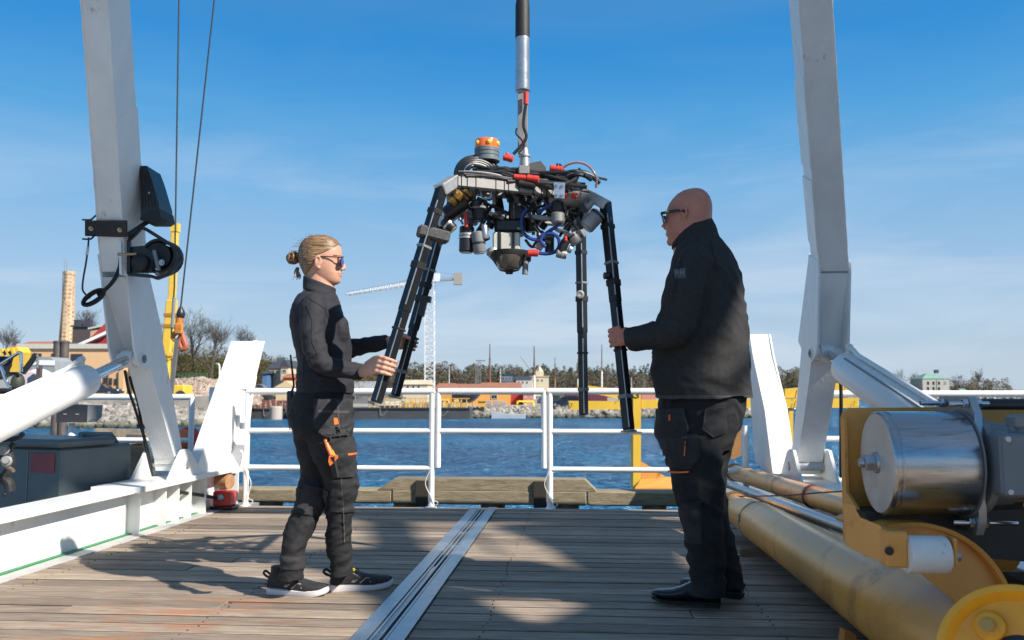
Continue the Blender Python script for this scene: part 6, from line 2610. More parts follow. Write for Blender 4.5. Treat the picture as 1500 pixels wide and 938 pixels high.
# curved yellow guard under the drum
gc = at(1345, 915, 2.52)
b = MB()
V, Fc = [], []
N = 30
for k in range(N + 1):
    a = math.pi * (0.635 - 0.70 * k / N)
    dxx, dzz = math.cos(a), math.sin(a)
    for (r_, dy_) in ((.288, 0), (.288, .30), (.276, .30), (.276, .004)):
        V.append(gc + Vector((dxx * r_, dy_, dzz * r_)))
for k in range(N):
    for j in range(4):
        j2 = (j + 1) % 4
        Fc.append((k * 4 + j, k * 4 + j2, (k + 1) * 4 + j2, (k + 1) * 4 + j))
Fc.append((3, 2, 1, 0))
Fc.append(tuple(N * 4 + j for j in range(4)))
b.add(V, Fc)
b.build("guard_hood", M_YEL, wn)
b = MB()
poly = [gc + Vector((math.cos(a) * .2755, .035, math.sin(a) * .2755)) for a in [math.pi * (0.635 - 0.70 * k / 24) for k in range(25)]]
b.prism(poly, (0, .012, 0))
b.build("guard_web", M_YEL, wn)
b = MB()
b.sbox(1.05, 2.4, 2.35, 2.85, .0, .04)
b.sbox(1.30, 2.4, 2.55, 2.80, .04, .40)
b.prism([at(1268, 752, 2.62), at(1700, 742, 2.62), at(1700, 840, 2.62), at(1290, 805, 2.62)], (0, .15, 0))  # black block added to paint in the enclosed shade below the drum
b.build("bedplate_shade_block", pm("bedplate_shade_black", (0.03, 0.025, 0.02), 0.6), wn)
ob = thing("orange_lug", gz(1243, 930), "small orange steel lug on the deck beside the large yellow tube", "lug")
b = MB()
p = gz(1246, 938, .02)
b.prism([p + Vector((-.03, 0, -.02)), p + Vector((.03, 0, -.02)), p + Vector((.02, 0, .02)), p + Vector((-.02, 0, .035))], (0, .05, 0))
b.build("lug", pm("orange_lug_paint", (0.62, 0.24, 0.05), 0.5), ob)

# ------------------------------------------------------------------ port side: bin, box on a post, work gear
bn = thing("deck_bin", at(85, 690, 5.9), "dark grey lidded bin with a red panel outboard of the port foundation", "bin")
rotb = Matrix.Rotation(R(-28), 3, 'Z')
bc0 = at(88, 745, 5.75)          # the near corner
ex_b, ey_b = rotb @ Vector((1, 0, 0)), rotb @ Vector((0, 1, 0))
zt_ = at(88, 656, 5.75).z
def bb_(a0, a1, c0, c1, z0, z1, bev=.01):
    m_ = MB()
    c = Vector((bc0.x, bc0.y, 0)) + ex_b * (0) 
    return m_
def bin_box(name, a0, a1, c0, c1, z0, z1, m_, bev=.01, par=bn):
    # a along the sunny left face (towards the camera's left), c away from the camera
    ea = Vector((-0.94, 0.34, 0)).normalized()
    ec = Vector((0.50, 0.866, 0)).normalized()
    ec = Vector((-ea.y, ea.x, 0)) * -1
    mb_ = MB()
    o_ = Vector((bc0.x, bc0.y, 0))
    c = o_ + ea * ((a0 + a1) / 2) + ec * ((c0 + c1) / 2) + ZS * ((z0 + z1) / 2)
    mb_.box(c, (abs(a1 - a0), abs(c1 - c0), abs(z1 - z0)), Matrix((ea, ec, ZS)).transposed(), bev)
    return mb_.build(name, m_, par)
bin_box("body", 0, .95, 0, .62, -.1, zt_, M_DGREY, .02)
lid = bin_box("lid", -.03, .98, -.05, .44, zt_ + .001, zt_ + .055, M_DGREY, .02)
bin_box("side_seam", .30, .306, -.004, -.001, -.05, zt_ - .02, M_GREY, .0)
bin_box("red_panel", .06, .27, -.007, -.0005, zt_ - .17, zt_ - .04, pm("faded_red_panel", (0.24, 0.05, 0.055), 0.5, var=0.2), .0)
b = MB()
c0_ = at(120, 640, 6.05)
c1_ = at(160, 640, 6.35)
b.bar(c0_, c1_, .09, .07, bev=.015)
b.build("lid_hinge", M_DGREY, lid)
for px in (112, 160):
    b = MB()
    c = at(px, 655, 6.05 + (px - 112) * .006)
    b.cyl(c + Vector((-.03, -.04, -.02)), c + Vector((.05, .02, .02)), .075, n=20)
    b.build("lid_roll", M_DGREY, lid)
for k, (px, py) in enumerate(((10, 718), (6, 725))):
    b = MB()
    b.lathe(at(px, py, 5.40), (0, -1, 0), [(0, .012), (.006, .008)], n=10)
    b.build("rivet", M_BLACK, bn)
mn = thing("hose_manifold", at(6, 690, 4.9), "dark tangle of valves with a brass handle at the edge by the bin", "valve")
for k, (pts, r_) in enumerate(([[(-20, 655), (10, 662), (16, 680), (4, 700), (-14, 712)], .022], [[(-12, 690), (6, 668), (20, 650)], .016], [[(-6, 700), (12, 706), (15, 720)], .028], [[(0, 645), (26, 642), (34, 635)], .014])):
    b = MB()
    b.tube(curve_pts([at(x, y, 4.85) for x, y in pts], 4), r_, 10)
    b.build("hose", M_RUBBER, mn)
b = MB()
b.cyl(at(5, 680, 4.8), at(20, 690, 4.75), .010, n=10)
b.build("brass_handle", pm("tarnished_brass", (0.42, 0.3, 0.2)), mn)
for px, py in ((6, 660), (10, 676)):
    b = MB()
    b.lathe(at(px, py, 4.78), (0.4, -1, .2), [(0, .03), (.02, .03), (.025, .02), (.05, .018)], n=8)
    b.build("valve_nut", M_GREY, mn)
jb = thing("junction_box", at(110, 630, 8.6), "dark grey electrical box on a white footed post behind the bin", "box")
Yj = 8.6
b = MB()
b.prism([at(83, 592, Yj), at(128, 594, Yj), at(127, 619, Yj), at(82, 619, Yj)], (0, .22, 0))
jbx = b.build("case", pm("graphite_enamel", (0.05, 0.05, 0.052), 0.45, var=.1), jb)
b = MB()
b.prism([at(128.5, 594, Yj), at(137, 594, Yj + .05), at(135, 612, Yj + .05), at(127.5, 619, Yj)], (0, .2, 0))
b.build("side_panel", M_GREY, jb)
for px in (95, 113):
    b = MB()
    b.box(at(px, 607, Yj - .004), (.03, .006, .006))
    b.build("screw_slot", M_NYLON, jbx)
b = MB()
b.cyl(at(105, 620, Yj + .1), at(105, 650, Yj + .1), .03)
b.lathe(at(105, 652, Yj + .1), ZS, [(0, .09), (.14, .02)], n=16)
b.cyl(Vector((at(105, 652, Yj + .1).x, Yj + .1, -.6)), at(105, 651, Yj + .1), .035)
b.build("post", M_WHITE, jb)
ms = thing("steel_dolphin", at(86, 560, 26), "pair of dark steel mooring piles standing before the yellow building", "mooring pile")
for px in (85, 95):
    b = MB()
    b.cyl(Vector((at(px, 560, 26).x, 26, -2.2)), at(px, 502.5, 26), .125, n=16)
    b.lathe(at(px, 502.5, 26), ZS, [(0, .14), (.05, .14), (.06, .1)], n=16)
    b.build("pile", pm("brown_steel", (0.12, 0.095, 0.085), 0.5, metal=0.3, var=.2), ms)
wp = thing("timber_pile", at(203, 680, 9.6), "weathered square timber pile with a cross beam, behind the port leg", "pile")
Yp = 9.6
b = MB()
b.box(at(203, 700, Yp) + ZS * -.4, (.145, .15, 1.55), bev=.01)
b.build("pile", M_TIMBER, wp)
b = MB()
b.box(at(203, 642, Yp), (.20, .2, .10), bev=.01)
b.build("pile_cap", pm("weathered_timber", (0.30, 0.24, 0.18), 0.8, var=.3, vs=10, bump=.4, bs=30), wp)
b = MB()
b.bar(at(140, 638, Yp + .25), at(216, 640, Yp + .25), .07, .16)
b.build("cross_beam", pm("weathered_timber", (0.30, 0.24, 0.18)), wp)
for zz in (668, 690):
    b = MB()
    b.box(at(203, zz, Yp) , (.165, .17, .025))
    b.build("iron_band", M_TIMBER, wp)
bu = thing("rescue_buoy", at(275, 648, 8.0), "red and orange rescue float hanging on the rail behind the port leg", "buoy")
b = MB()
b.ball(at(276, 650, 7.9), (.13, .11, .16), 20)
b.build("float", pm("red_float", (0.60, 0.03, 0.03), 0.45), bu)
b = MB()
b.lathe(at(268, 643, 7.78), Vector((-.3, -1, .1)), [(0, .085), (.02, .08), (.03, .06)], n=18)
b.build("orange_cap", M_ORANGE, bu)

# ------------------------------------------------------------------ quay timbers beyond the stern
M_FEND = pm("mossy_timber", (0.27, 0.22, 0.145), 0.85, var=0.3, vs=6, stretch=(1, 7, 7), bump=0.6, bs=22, dirt=((0.11, 0.115, 0.05), 0.54, 5, 0.16))
fd_ = thing("fender_timber", ship(-.5, 7.7, 0), "mossy quay timbers with a raised block, floating just beyond the deck edge", "timber beam")
vq = 7.72
def tz(py):
    return sv(700, py, vq)[1]
zl0, zl1, zm1, zr1 = tz(739.5), tz(719), tz(719.4), tz(702.5)
ul, ur = sv(330, 720, vq)[0], sv(1075, 720, vq)[0]
ua, ub, uc, ud = sv(553, 719, vq)[0], sv(577, 702, vq)[0], sv(857, 702, vq)[0], sv(874, 719, vq)[0]
b = MB()
b.sbox(ul, ub - .02, vq, vq + .24, zl0, zl1, .012)
b.build("low_timber", M_FEND, fd_)
b = MB()
b.sbox(ub - .016, uc + .01, vq - .004, vq + .24, zl0, zl1, .010)
b.build("low_timber", M_FEND, fd_)
b = MB()
b.sbox(uc + .014, ur, vq, vq + .24, zl0, zl1, .012)
b.build("low_timber", M_FEND, fd_)
b = MB()
poly = [ship(ua, vq, zl1 + .001), ship(ud, vq, zl1 + .001), ship(uc, vq, zr1), ship(ub, vq, zr1)]
b.prism(poly, VS * .24)
b.build("raised_timber", M_FEND, fd_)
for px in (618, 791):
    u_ = sv(px, 720, vq - .02)[0]
    b = MB()
    b.sbox(u_ - .055, u_ + .055, vq - .03, vq + .27, zl0 - .02, zr1 - .012)
    b.build("iron_cleat", pm("dark_tarred_wood", (0.035, 0.028, 0.022), 0.8), fd_)
for px in (390, 590, 720, 830, 960):
    u_ = sv(px, 720, vq - .02)[0]
    b = MB()
    b.cyl(ship(u_, vq + .12, zl0 - 2.4), ship(u_, vq + .12, zl0 + .01), .11)
    b.build("pile", M_TIMBER, fd_)
# ------------------------------------------------------------------ yellow loading frame beyond the rail
yf = thing("yellow_gantry", at(933, 700, 12.5), "yellow steel loading frame with a long beam and footed column beyond the rail", "gantry")
Yg = 12.5
def G(px, py, dy=0.0):
    return at(px, py, Yg + dy)
def ybox(name, px, dep=.25, dy=0.0, m_=M_YEL2):
    mb_ = MB()
    mb_.prism([G(x, y, dy) for x, y in px], (0, dep, 0))
    return mb_.build(name, m_, yf)
ybox("beam", [(833, 587.5), (927, 588), (927, 600), (835, 600.5)])
ybox("beam", [(939.5, 586), (1060, 585.5), (1060, 598), (939.5, 598.5)])
ybox("beam", [(1060.5, 585), (1258, 583.5), (1258, 597.5), (1060.5, 598)])
ybox("column", [(927.5, 572), (939, 572), (939, 717), (927.5, 717)], .28, -.02)
ybox("brace_arm", [(846, 564), (852, 564), (906, 570), (927, 577), (927, 586), (905, 584), (846, 572)], .12, .06)
ybox("arm_block", [(1150, 570), (1172, 568), (1200, 568), (1200, 582), (1150, 583)], .12, .05)
ybox("arm_block", [(1222, 561.5), (1242, 561), (1246, 566), (1246, 574), (1222, 575)], .2, .05)
ybox("column", [(1156, 599), (1162, 599), (1162, 700), (1156, 700)], .2, .03)
ybox("foot_gusset", [(939.5, 676), (990, 708), (990, 717), (939.5, 717)], .02, -.01, M_YEL)
b = MB()
b.prism([G(939.5, 704, -.03), G(990, 700, -.03), G(990, 717, -.35), G(930, 717, -.35)], (0, 0, .02))
b.build("foot_plate", M_YEL, yf)
ybox("foot_rib", [(1076, 640), (1086, 628), (1086, 668), (1070, 674)], .3, -.6, pm("rusty_orange_steel", (0.32, 0.16, 0.05), .6))
M_INK = pm("black_stencil", (0.02, 0.02, 0.02), 0.6)
for s_, px, py, sz in (("G", 931, 578.5, .16), ("7", 906, 585, .10), ("7", 836.5, 595, .10), ("/", 1166, 578, .17), ("/", 1164, 593, .15), ("/", 1251, 592, .12), ("/", 1237, 569, .12)):
    o_ = text_mesh(s_, G(px, py, -.026), Matrix((Vector((1, 0, 0)), Vector((0, 0, 1)), Vector((0, -1, 0)))).transposed(), sz, M_INK, "stencil_mark", yf)
b = MB()
b.sbox(2.0, 9, 11.6, 13.2, -2.6, -.38)
b.build("ponton", M_HULL, yf)
# ================================================================== WATER, LAND AND WHAT STANDS ON IT
ZW = -2.0
def water_mat():
    m = bpy.data.materials.new("harbour_water")
    m.use_nodes = True
    t = m.node_tree
    n = t.nodes
    l = t.links.new
    g = n.new("ShaderNodeNewGeometry")
    hs = []
    for sc_, dist, st, seed in ((0.35, 1.0, (1, 2.0, 1), 0), (1.1, 0.8, (1, 1.8, 1), 5), (3.6, 0.4, (1, 1.5, 1), 9)):
        mp_ = n.new("ShaderNodeMapping")
        mp_.inputs['Scale'].default_value = st
        mp_.inputs['Location'].default_value = (seed, seed, 0)
        mp_.inputs['Rotation'].default_value = (0, 0, 0.25)
        l(g.outputs['Position'], mp_.inputs[0])
        nz_ = n.new("ShaderNodeTexNoise")
        nz_.inputs['Scale'].default_value = sc_
        nz_.inputs['Detail'].default_value = 4
        nz_.inputs['Distortion'].default_value = dist
        l(mp_.outputs[0], nz_.inputs['Vector'])
        hs.append(nz_)
    add = None
    for nz_, w_ in zip(hs, (0.45, 0.40, 0.12)):
        mm = n.new("ShaderNodeMath")
        mm.operation = 'MULTIPLY_ADD'
        l(nz_.outputs[0], mm.inputs[0])
        mm.inputs[1].default_value = w_
        if add is None:
            mm.inputs[2].default_value = 0
        else:
            l(add.outputs[0], mm.inputs[2])
        add = mm
    bp = n.new("ShaderNodeBump")
    bp.inputs['Strength'].default_value = 1.0
    bp.inputs['Distance'].default_value = 4.2
    l(add.outputs[0], bp.inputs['Height'])
    # blue body colour under a sky reflection that grows towards grazing
    df, gs, mxs, fr = n.new("ShaderNodeBsdfDiffuse"), n.new("ShaderNodeBsdfGlossy"), n.new("ShaderNodeMixShader"), n.new("ShaderNodeLayerWeight")
    pt = n.new("ShaderNodeTexNoise")          # wind patches
    pt.inputs['Scale'].default_value = .07
    pt.inputs['Detail'].default_value = 4
    l(g.outputs['Position'], pt.inputs['Vector'])
    pr = n.new("ShaderNodeValToRGB")
    pr.color_ramp.elements[0].position, pr.color_ramp.elements[0].color = .36, (0.008, 0.115, 0.27, 1)
    pr.color_ramp.elements[1].position, pr.color_ramp.elements[1].color = .64, (0.018, 0.205, 0.43, 1)
    l(pt.outputs[0], pr.inputs[0])
    l(pr.outputs[0], df.inputs[0])
    gs.inputs['Roughness'].default_value = 0.13
    fr.inputs['Blend'].default_value = 0.28
    mr_ = n.new("ShaderNodeMapRange")
    mr_.inputs[3].default_value, mr_.inputs[4].default_value = 0.03, 0.52
    l(fr.outputs['Facing'], mr_.inputs[0])
    l(mr_.outputs[0], mxs.inputs[0])
    l(df.outputs[0], mxs.inputs[1])
    l(gs.outputs[0], mxs.inputs[2])
    for x_ in (df, gs, fr):
        l(bp.outputs[0], x_.inputs['Normal'])
    l(mxs.outputs[0], n['Material Output'].inputs[0])
    return m
b = MB()
b.add([(-3000, -600, ZW), (3000, -600, ZW), (3000, 4500, ZW), (-3000, 4500, ZW)], [(0, 1, 2, 3)])
b.build("water", water_mat(), kind='structure', smooth=False)

M_EARTH = pm("grassy_earth", (0.16, 0.13, 0.07), 0.9, var=.3, vs=.25, world=True, dirt=((0.07, 0.10, 0.03), .5, .15, .1))
M_QUAY = pm("quay_gravel", (0.30, 0.28, 0.25), 0.9, var=.2, vs=.8, world=True)
def land(name, pts, ztop, m_):
    mb_ = MB()
    mb_.prism([Vector((x, y, ztop)) for x, y in pts], (0, 0, -6))
    return mb_.build(name, m_, kind='structure', smooth=False)
def px_x(px, Y):
    return (px - CX) / F * Y
land("quay", [(px_x(-600, 84), 84), (px_x(345, 84), 84), (px_x(352, 104), 106), (px_x(352, 160), 220), (px_x(-600, 220), 220)], 0.62, M_QUAY)
land("wharf", [(px_x(353, 106), 106), (px_x(1110, 106), 106), (px_x(1110, 330), 330), (px_x(353, 330), 330)], -0.72, M_QUAY)

# ---- hills: low ridges, each a sheet of ground with woodland on it
def ridge(name, prof, Y0, Y1, zb, m_):
    V, Fc = [], []
    n_ = len(prof)
    for i, (px, py) in enumerate(prof):
        zt = CAMH + (HZ - py) / F * Y1
        V += [(px_x(px, Y0), Y0, zb), (px_x(px, (Y0 + Y1) / 2), (Y0 + Y1) / 2, zb + (zt - zb) * .62), (px_x(px, Y1), Y1, zt), (px_x(px, Y1 * 1.25), Y1 * 1.25, zt * .8)]
    for i in range(n_ - 1):
        for k in range(3):
            Fc.append((i * 4 + k, (i + 1) * 4 + k, (i + 1) * 4 + k + 1, i * 4 + k + 1))
    mb_ = MB()
    mb_.add(V, Fc)
    return mb_.build(name, m_, kind='structure')
ridge("hill", [(-500, 545), (0, 545), (150, 535), (240, 520), (300, 525), (380, 538), (440, 545), (520, 555), (560, 570)], 135, 205, 0.4, M_EARTH)
ridge("far_hill", [(380, 556), (470, 552), (560, 549), (640, 550), (720, 556), (800, 559), (900, 558), (1000, 561), (1100, 562), (1200, 561), (1240, 571)], 300, 430, -1.2, M_EARTH)
ridge("far_shore", [(1180, 574), (1300, 569), (1380, 569), (1460, 571), (1540, 572), (1700, 570), (2200, 572)], 330, 470, -2.2, M_EARTH)

def woods(name, label, m_, spans, Y0, Y1, n_, size, hgt, seed, leaf=1.0, kind='stuff', flat=1.0, per=150):
    """far woodland read as one mass: crowns of small leaf and twig faces that shade with their crown"""
    r_ = np.random.RandomState(seed)
    px = r_.uniform(spans[0][0], spans[-1][0], n_)
    yb = np.interp(px, [s[0] for s in spans], [s[1] for s in spans])
    fr = r_.rand(n_) ** .6
    Y = Y0 + (Y1 - Y0) * fr
    zt = CAMH + (HZ - yb) / F * Y1
    zg = -1.0 + (zt + 1.0) * (0.15 + .62 * fr)
    base = np.stack([(px - CX) / F * Y, Y, zg], 1)
    h = hgt * (.45 + .95 * r_.rand(n_) ** 1.3)
    w_ = size * r_.uniform(.7, 1.2, n_)
    rep = lambda a_: np.repeat(a_, per, axis=0)
    N = n_ * per
    t = r_.rand(N)
    pf = ((1 - t) * .9 + .15) if flat < 1 else np.sin(np.pi * np.minimum(1, .18 + t * .8)) ** .7
    rad = rep(w_) * np.sqrt(r_.rand(N)) * pf
    a = r_.uniform(0, 2 * np.pi, N)
    c = rep(base) + np.stack([np.cos(a) * rad, np.sin(a) * rad, rep(h) * (.10 + .9 * t)], 1)
    s_ = leaf * r_.uniform(.35, .9, N)[:, None]
    def rv():
        v = r_.normal(size=(N, 3))
        return v / np.linalg.norm(v, axis=1)[:, None]
    u_, v_ = rv() * s_, rv() * s_ * .8
    V = np.stack([c - u_, c + v_, c + u_ * .8 + v_ * .2, c - v_], 1).reshape(-1, 3)
    me = bpy.data.meshes.new(name)
    me.vertices.add(4 * N)
    me.vertices.foreach_set("co", V.ravel())
    me.loops.add(4 * N)
    me.loops.foreach_set("vertex_index", np.arange(4 * N))
    me.polygons.add(N)
    me.polygons.foreach_set("loop_start", np.arange(0, 4 * N, 4))
    me.update(calc_edges=True)
    me.polygons.foreach_set("use_smooth", [True] * N)
    rw = rad / rep(w_)
    nn = np.stack([np.cos(a) * rw, np.sin(a) * rw - .3, t * 1.1], 1)
    nn /= np.linalg.norm(nn, axis=1)[:, None]
    me.normals_split_custom_set_from_vertices(np.repeat(nn, 4, axis=0).tolist())
    me.materials.append(m_)
    o = bpy.data.objects.new(name, me)
    COL.objects.link(o)
    tag(o, label, "woodland", None, kind)
    return o
def leafy(m):
    """thin leaves and twigs let light through"""
    n = m.node_tree.nodes
    l = m.node_tree.links.new
    b_ = n['Principled BSDF']
    src = b_.inputs['Base Color'].links[0].from_socket
    d_, t_, x_ = n.new("ShaderNodeBsdfDiffuse"), n.new("ShaderNodeBsdfTranslucent"), n.new("ShaderNodeMixShader")
    l(src, d_.inputs[0])
    l(src, t_.inputs[0])
    x_.inputs[0].default_value = .5
    l(d_.outputs[0], x_.inputs[1])
    l(t_.outputs[0], x_.inputs[2])
    l(x_.outputs[0], n['Material Output'].inputs[0])
M_BROWN = pm("bare_twigs", (0.20, 0.175, 0.135), 0.9, island=.22, var=.3, vs=.06, world=True, dirt=((0.15, 0.165, 0.08), .52, .035, .12))
M_PINE = pm("pine_needles", (0.085, 0.125, 0.08), 0.9, island=.25, var=.3, vs=.05, world=True)
M_BUSH = pm("spring_scrub", (0.19, 0.155, 0.08), 0.9, island=.3, var=.35, vs=.15, world=True, dirt=((0.11, 0.145, 0.045), .5, .08, .1))
for m_ in (M_BROWN, M_PINE, M_BUSH):
    leafy(m_)
woods("bare_woodland", "brown leafless woodland along the far ridge", M_BROWN, [(400, 553), (560, 551), (640, 552), (720, 558), (850, 565), (1000, 568), (1100, 564), (1180, 560), (1236, 568)], 300, 420, 900, 4.2, 7.5, 1, .5, per=220)
woods("pine_woodland", "dark green pine woodland along the skyline of the far ridge", M_PINE, [(690, 559), (800, 560), (850, 557), (960, 560), (1060, 563), (1110, 565)], 380, 432, 420, 3.0, 8.0, 2, .6, flat=.5)
woods("hillside_scrub", "brown and green scrub covering the left hillside", M_BUSH, [(-60, 548), (120, 540), (240, 521), (300, 523), (380, 536), (440, 545), (540, 562)], 128, 205, 900, 3.0, 4.2, 3, .20, per=280)
woods("shore_trees", "grey leafless trees fringing the far right shore", M_BROWN, [(1290, 570), (1330, 571), (1350, 571), (1400, 571), (1450, 573), (1475, 575)], 400, 468, 90, 3.4, 6.5, 6, .5)

def bare_tree(label, base, h, spread, seed, m_, name="bare_tree", leafm=None, group="bare trees on the skyline"):
    rr = random.Random(seed)
    t = thing(name, base, label, "tree", group)
    tr = MB()
    br = MB()
    tips = []
    def grow(p, d, ln, r_, lev):
        pts = [p]
        n_ = 4
        dd = d.copy()
        for i in range(n_):
            dd = (dd + Vector((rr.gauss(0, .13), rr.gauss(0, .13), rr.gauss(.03, .08)))).normalized()
            pts.append(pts[-1] + dd * (ln / n_))
        rs = [r_ * (1 - .16 * i) for i in range(n_ + 1)]
        (tr if lev == 0 else br).tube(pts, rs, 6 if lev < 2 else 3, cap=False)
        if lev >= 4:
            tips.append(pts[-1])
            return
        k = (7, 6, 5, 4)[lev]
        for i in range(k):
            j = rr.randint(2, n_) if lev else rr.randint(2, n_)
            ax_ = Vector((rr.gauss(0, 1), rr.gauss(0, 1), rr.gauss(0, .4))).normalized()
            nd = (dd + ax_ * rr.uniform(.45, 1.0) * spread + Vector((0, 0, .18))).normalized()
            grow(pts[j], nd, ln * rr.uniform(.52, .78), max(rs[j] * .64, .018), lev + 1)
    grow(Vector(base), Vector((rr.uniform(-.06, .06), 0, 1)), h * .40, h * .026, 0)
    tr.build("trunk", m_, t)
    br.build("crown", m_, t, sharp=180)
    if leafm is not None:
        V, Fc = [], []
        for p in tips:
            for q_ in range(2):
                c = p + Vector((rr.gauss(0, .3), rr.gauss(0, .3), rr.gauss(0, .3)))
                u_ = Vector((rr.gauss(0, 1), rr.gauss(0, 1), rr.gauss(0, 1))).normalized() * .06
                v_ = Vector((rr.gauss(0, 1), rr.gauss(0, 1), rr.gauss(0, 1))).normalized() * .045
                i = len(V)
                V += [tuple(c - u_), tuple(c + v_), tuple(c + u_), tuple(c - v_)]
                Fc.append((i, i + 1, i + 2, i + 3))
        mb_ = MB()
        mb_.add(V, Fc)
        mb_.build("leaves", leafm, t, smooth=False, kind='stuff')
    return t
M_BARK = pm("grey_bark", (0.075, 0.066, 0.058), 0.9, var=.2, vs=2)
M_BUD = pm("pale_buds", (0.16, 0.17, 0.07), 0.9, island=.4)
def tree_at(label, px, ybase, ytop, Y, seed, spread=1.0, leaf=None, name="bare_tree"):
    p = at(px, ybase, Y)
    h = (ybase - ytop) / F * Y
    return bare_tree(label, p, h * 1.12, spread, seed, M_BARK, name, leaf)
tree_at("tall bare tree with pale buds right behind the hanging orange hook", 287, 545, 447, 150, 3, 1.0, M_BUD, "budding_tree")
tree_at("slender bare tree between the hook and the port horn", 309, 570, 466, 140, 8, .75)
tree_at("round bare tree just above the top of the port horn", 362, 540, 478, 185, 12, 1.1)
tree_at("bare tree on the skyline behind the dark roof beside the brick chimney", 132, 520, 448, 170, 21, 1.15)
tree_at("bare tree at the left edge beyond the yellow excavator arm", 4, 540, 478, 160, 33, .9)
tree_at("small bare tree just left of the yellow crane boom", 228, 540, 470, 170, 37, .8)
tree_at("bare tree right of the manor on the far shore, next to its flagpole", 1408, 576, 549, 430, 41, 1.0)
tree_at("pointed bare tree second to the right of the far manor", 1427, 576, 545, 440, 42, .5)
tree_at("round bare tree furthest right on the far shore", 1450, 577, 556, 430, 43, 1.1)
tree_at("bare tree left of the green roofed manor", 1343, 576, 547, 425, 44, .9)
tree_at("wispy bare tree by the pink roof on the far shore", 1318, 574, 546, 430, 45, .7)

# ---- rocks along the shore
def rocks(name, label, spans, n_, smin, smax, m_, seed):
    """spans: list of (px, y_top, y_bottom, Y_top, Y_bottom)"""
    rr = random.Random(seed)
    V, Fc = [], []
    PX = [s[0] for s in spans]
    for k in range(n_):
        px = rr.uniform(PX[0], PX[-1])
        t = rr.random()
        yt, yb = np.interp(px, PX, [s[1] for s in spans]), np.interp(px, PX, [s[2] for s in spans])
        Yt, Yb = np.interp(px, PX, [s[3] for s in spans]), np.interp(px, PX, [s[4] for s in spans])
        Y = Yt + (Yb - Yt) * t
        zt, zb = CAMH + (HZ - yt) / F * Yt, CAMH + (HZ - yb) / F * Yb
        c = Vector((px_x(px, Y), Y, zt + (zb - zt) * t - .05))
        s_ = rr.uniform(smin, smax) * (1 + .3 * t)
        M_ = Matrix.Rotation(rr.uniform(0, 6.28), 3, Vector((rr.gauss(0, 1), rr.gauss(0, 1), rr.gauss(0, 1))).normalized())
        sx, sy, sz = s_ * rr.uniform(.7, 1.3), s_ * rr.uniform(.7, 1.2), s_ * rr.uniform(.5, .9)
        o_ = len(V)
        P = [(1, 0, 0), (-1, 0, 0), (0, 1, 0), (0, -1, 0), (0, 0, 1), (0, 0, -1), (.6, .6, .6), (-.6, .6, .6), (.6, -.6, .6), (-.6, -.6, .6), (.6, .6, -.6), (-.6, .6, -.6), (.6, -.6, -.6), (-.6, -.6, -.6)]
        P = [Vector((p[0] * sx * rr.uniform(.75, 1.2), p[1] * sy * rr.uniform(.75, 1.2), p[2] * sz * rr.uniform(.75, 1.2))) for p in P]
        V += [tuple(c + M_ @ p) for p in P]
        for (ax_, q_) in ((0, (6, 8, 12, 10)), (1, (7, 11, 13, 9)), (2, (6, 10, 11, 7)), (3, (8, 9, 13, 12)), (4, (6, 7, 9, 8)), (5, (10, 12, 13, 11))):
            for j in range(4):
                Fc.append((o_ + ax_, o_ + q_[j], o_ + q_[(j + 1) % 4]))
    me = bpy.data.meshes.new(name)
    me.from_pydata(V, [], Fc)
    me.materials.append(m_)
    o = bpy.data.objects.new(name, me)
    COL.objects.link(o)
    return tag(o, label, "rocks", None, 'stuff')
def rock_mat(name, c1):
    m = pm(name, c1, .9, island=.4, var=.3, vs=1.2, world=True)
    # weed and wet stain close to the waterline, by height
    n = m.node_tree.nodes
    l = m.node_tree.links.new
    b_ = n['Principled BSDF']
    src = b_.inputs['Base Color'].links[0].from_socket
    g = n.new("ShaderNodeNewGeometry")
    sx = n.new("ShaderNodeSeparateXYZ")
    l(g.outputs['Position'], sx.inputs[0])
    mr = n.new("ShaderNodeMapRange")
    mr.inputs[1].default_value, mr.inputs[2].default_value = ZW + .10, ZW + .65
    mr.inputs[3].default_value, mr.inputs[4].default_value = 1, 0
    l(sx.outputs['Z'], mr.inputs[0])
    mx_ = n.new("ShaderNodeMix")
    mx_.data_type = 'RGBA'
    l(mr.outputs[0], mx_.inputs[0])
    l(src, mx_.inputs[6])
    mx_.inputs[7].default_value = (0.04, 0.045, 0.018, 1)
    l(mx_.outputs[2], b_.inputs['Base Color'])
    return m
M_ROCK = rock_mat("shore_rock", (0.27, 0.25, 0.225))
rocks("rock_revetment", "grey boulders lining the shore behind the port leg", [(-40, 588, 626, 88, 73), (100, 586, 626, 88, 73), (220, 585, 625, 88, 73), (300, 587, 622, 90, 78), (352, 592, 618, 92, 84)], 2600, .22, .5, M_ROCK, 1)
rocks("rock_revetment", "grey boulders along the waterline below the orange sheds", [(688, 598, 612.5, 105.5, 101), (830, 599, 612, 105.5, 101.5), (960, 599, 611, 105.5, 102), (1110, 599, 611, 105.5, 102)], 1300, .22, .55, M_ROCK, 2)
rocks("rubble_bank", "pinkish rubble bank rising behind the port horn", [(250, 556, 590, 118, 92), (300, 553, 588, 118, 92), (345, 563, 590, 118, 94), (380, 576, 592, 112, 96)], 2400, .12, .32, pm("pink_rubble", (0.34, 0.265, 0.215), .9, island=.4, var=.3, vs=1, world=True), 3)
rocks("rock_revetment", "low grey rocks along the far right shore beyond the rail", [(1240, 581, 587, 345, 333), (1400, 580, 587.5, 345, 333), (1560, 579, 588, 345, 333)], 260, .7, 1.5, M_ROCK, 4)

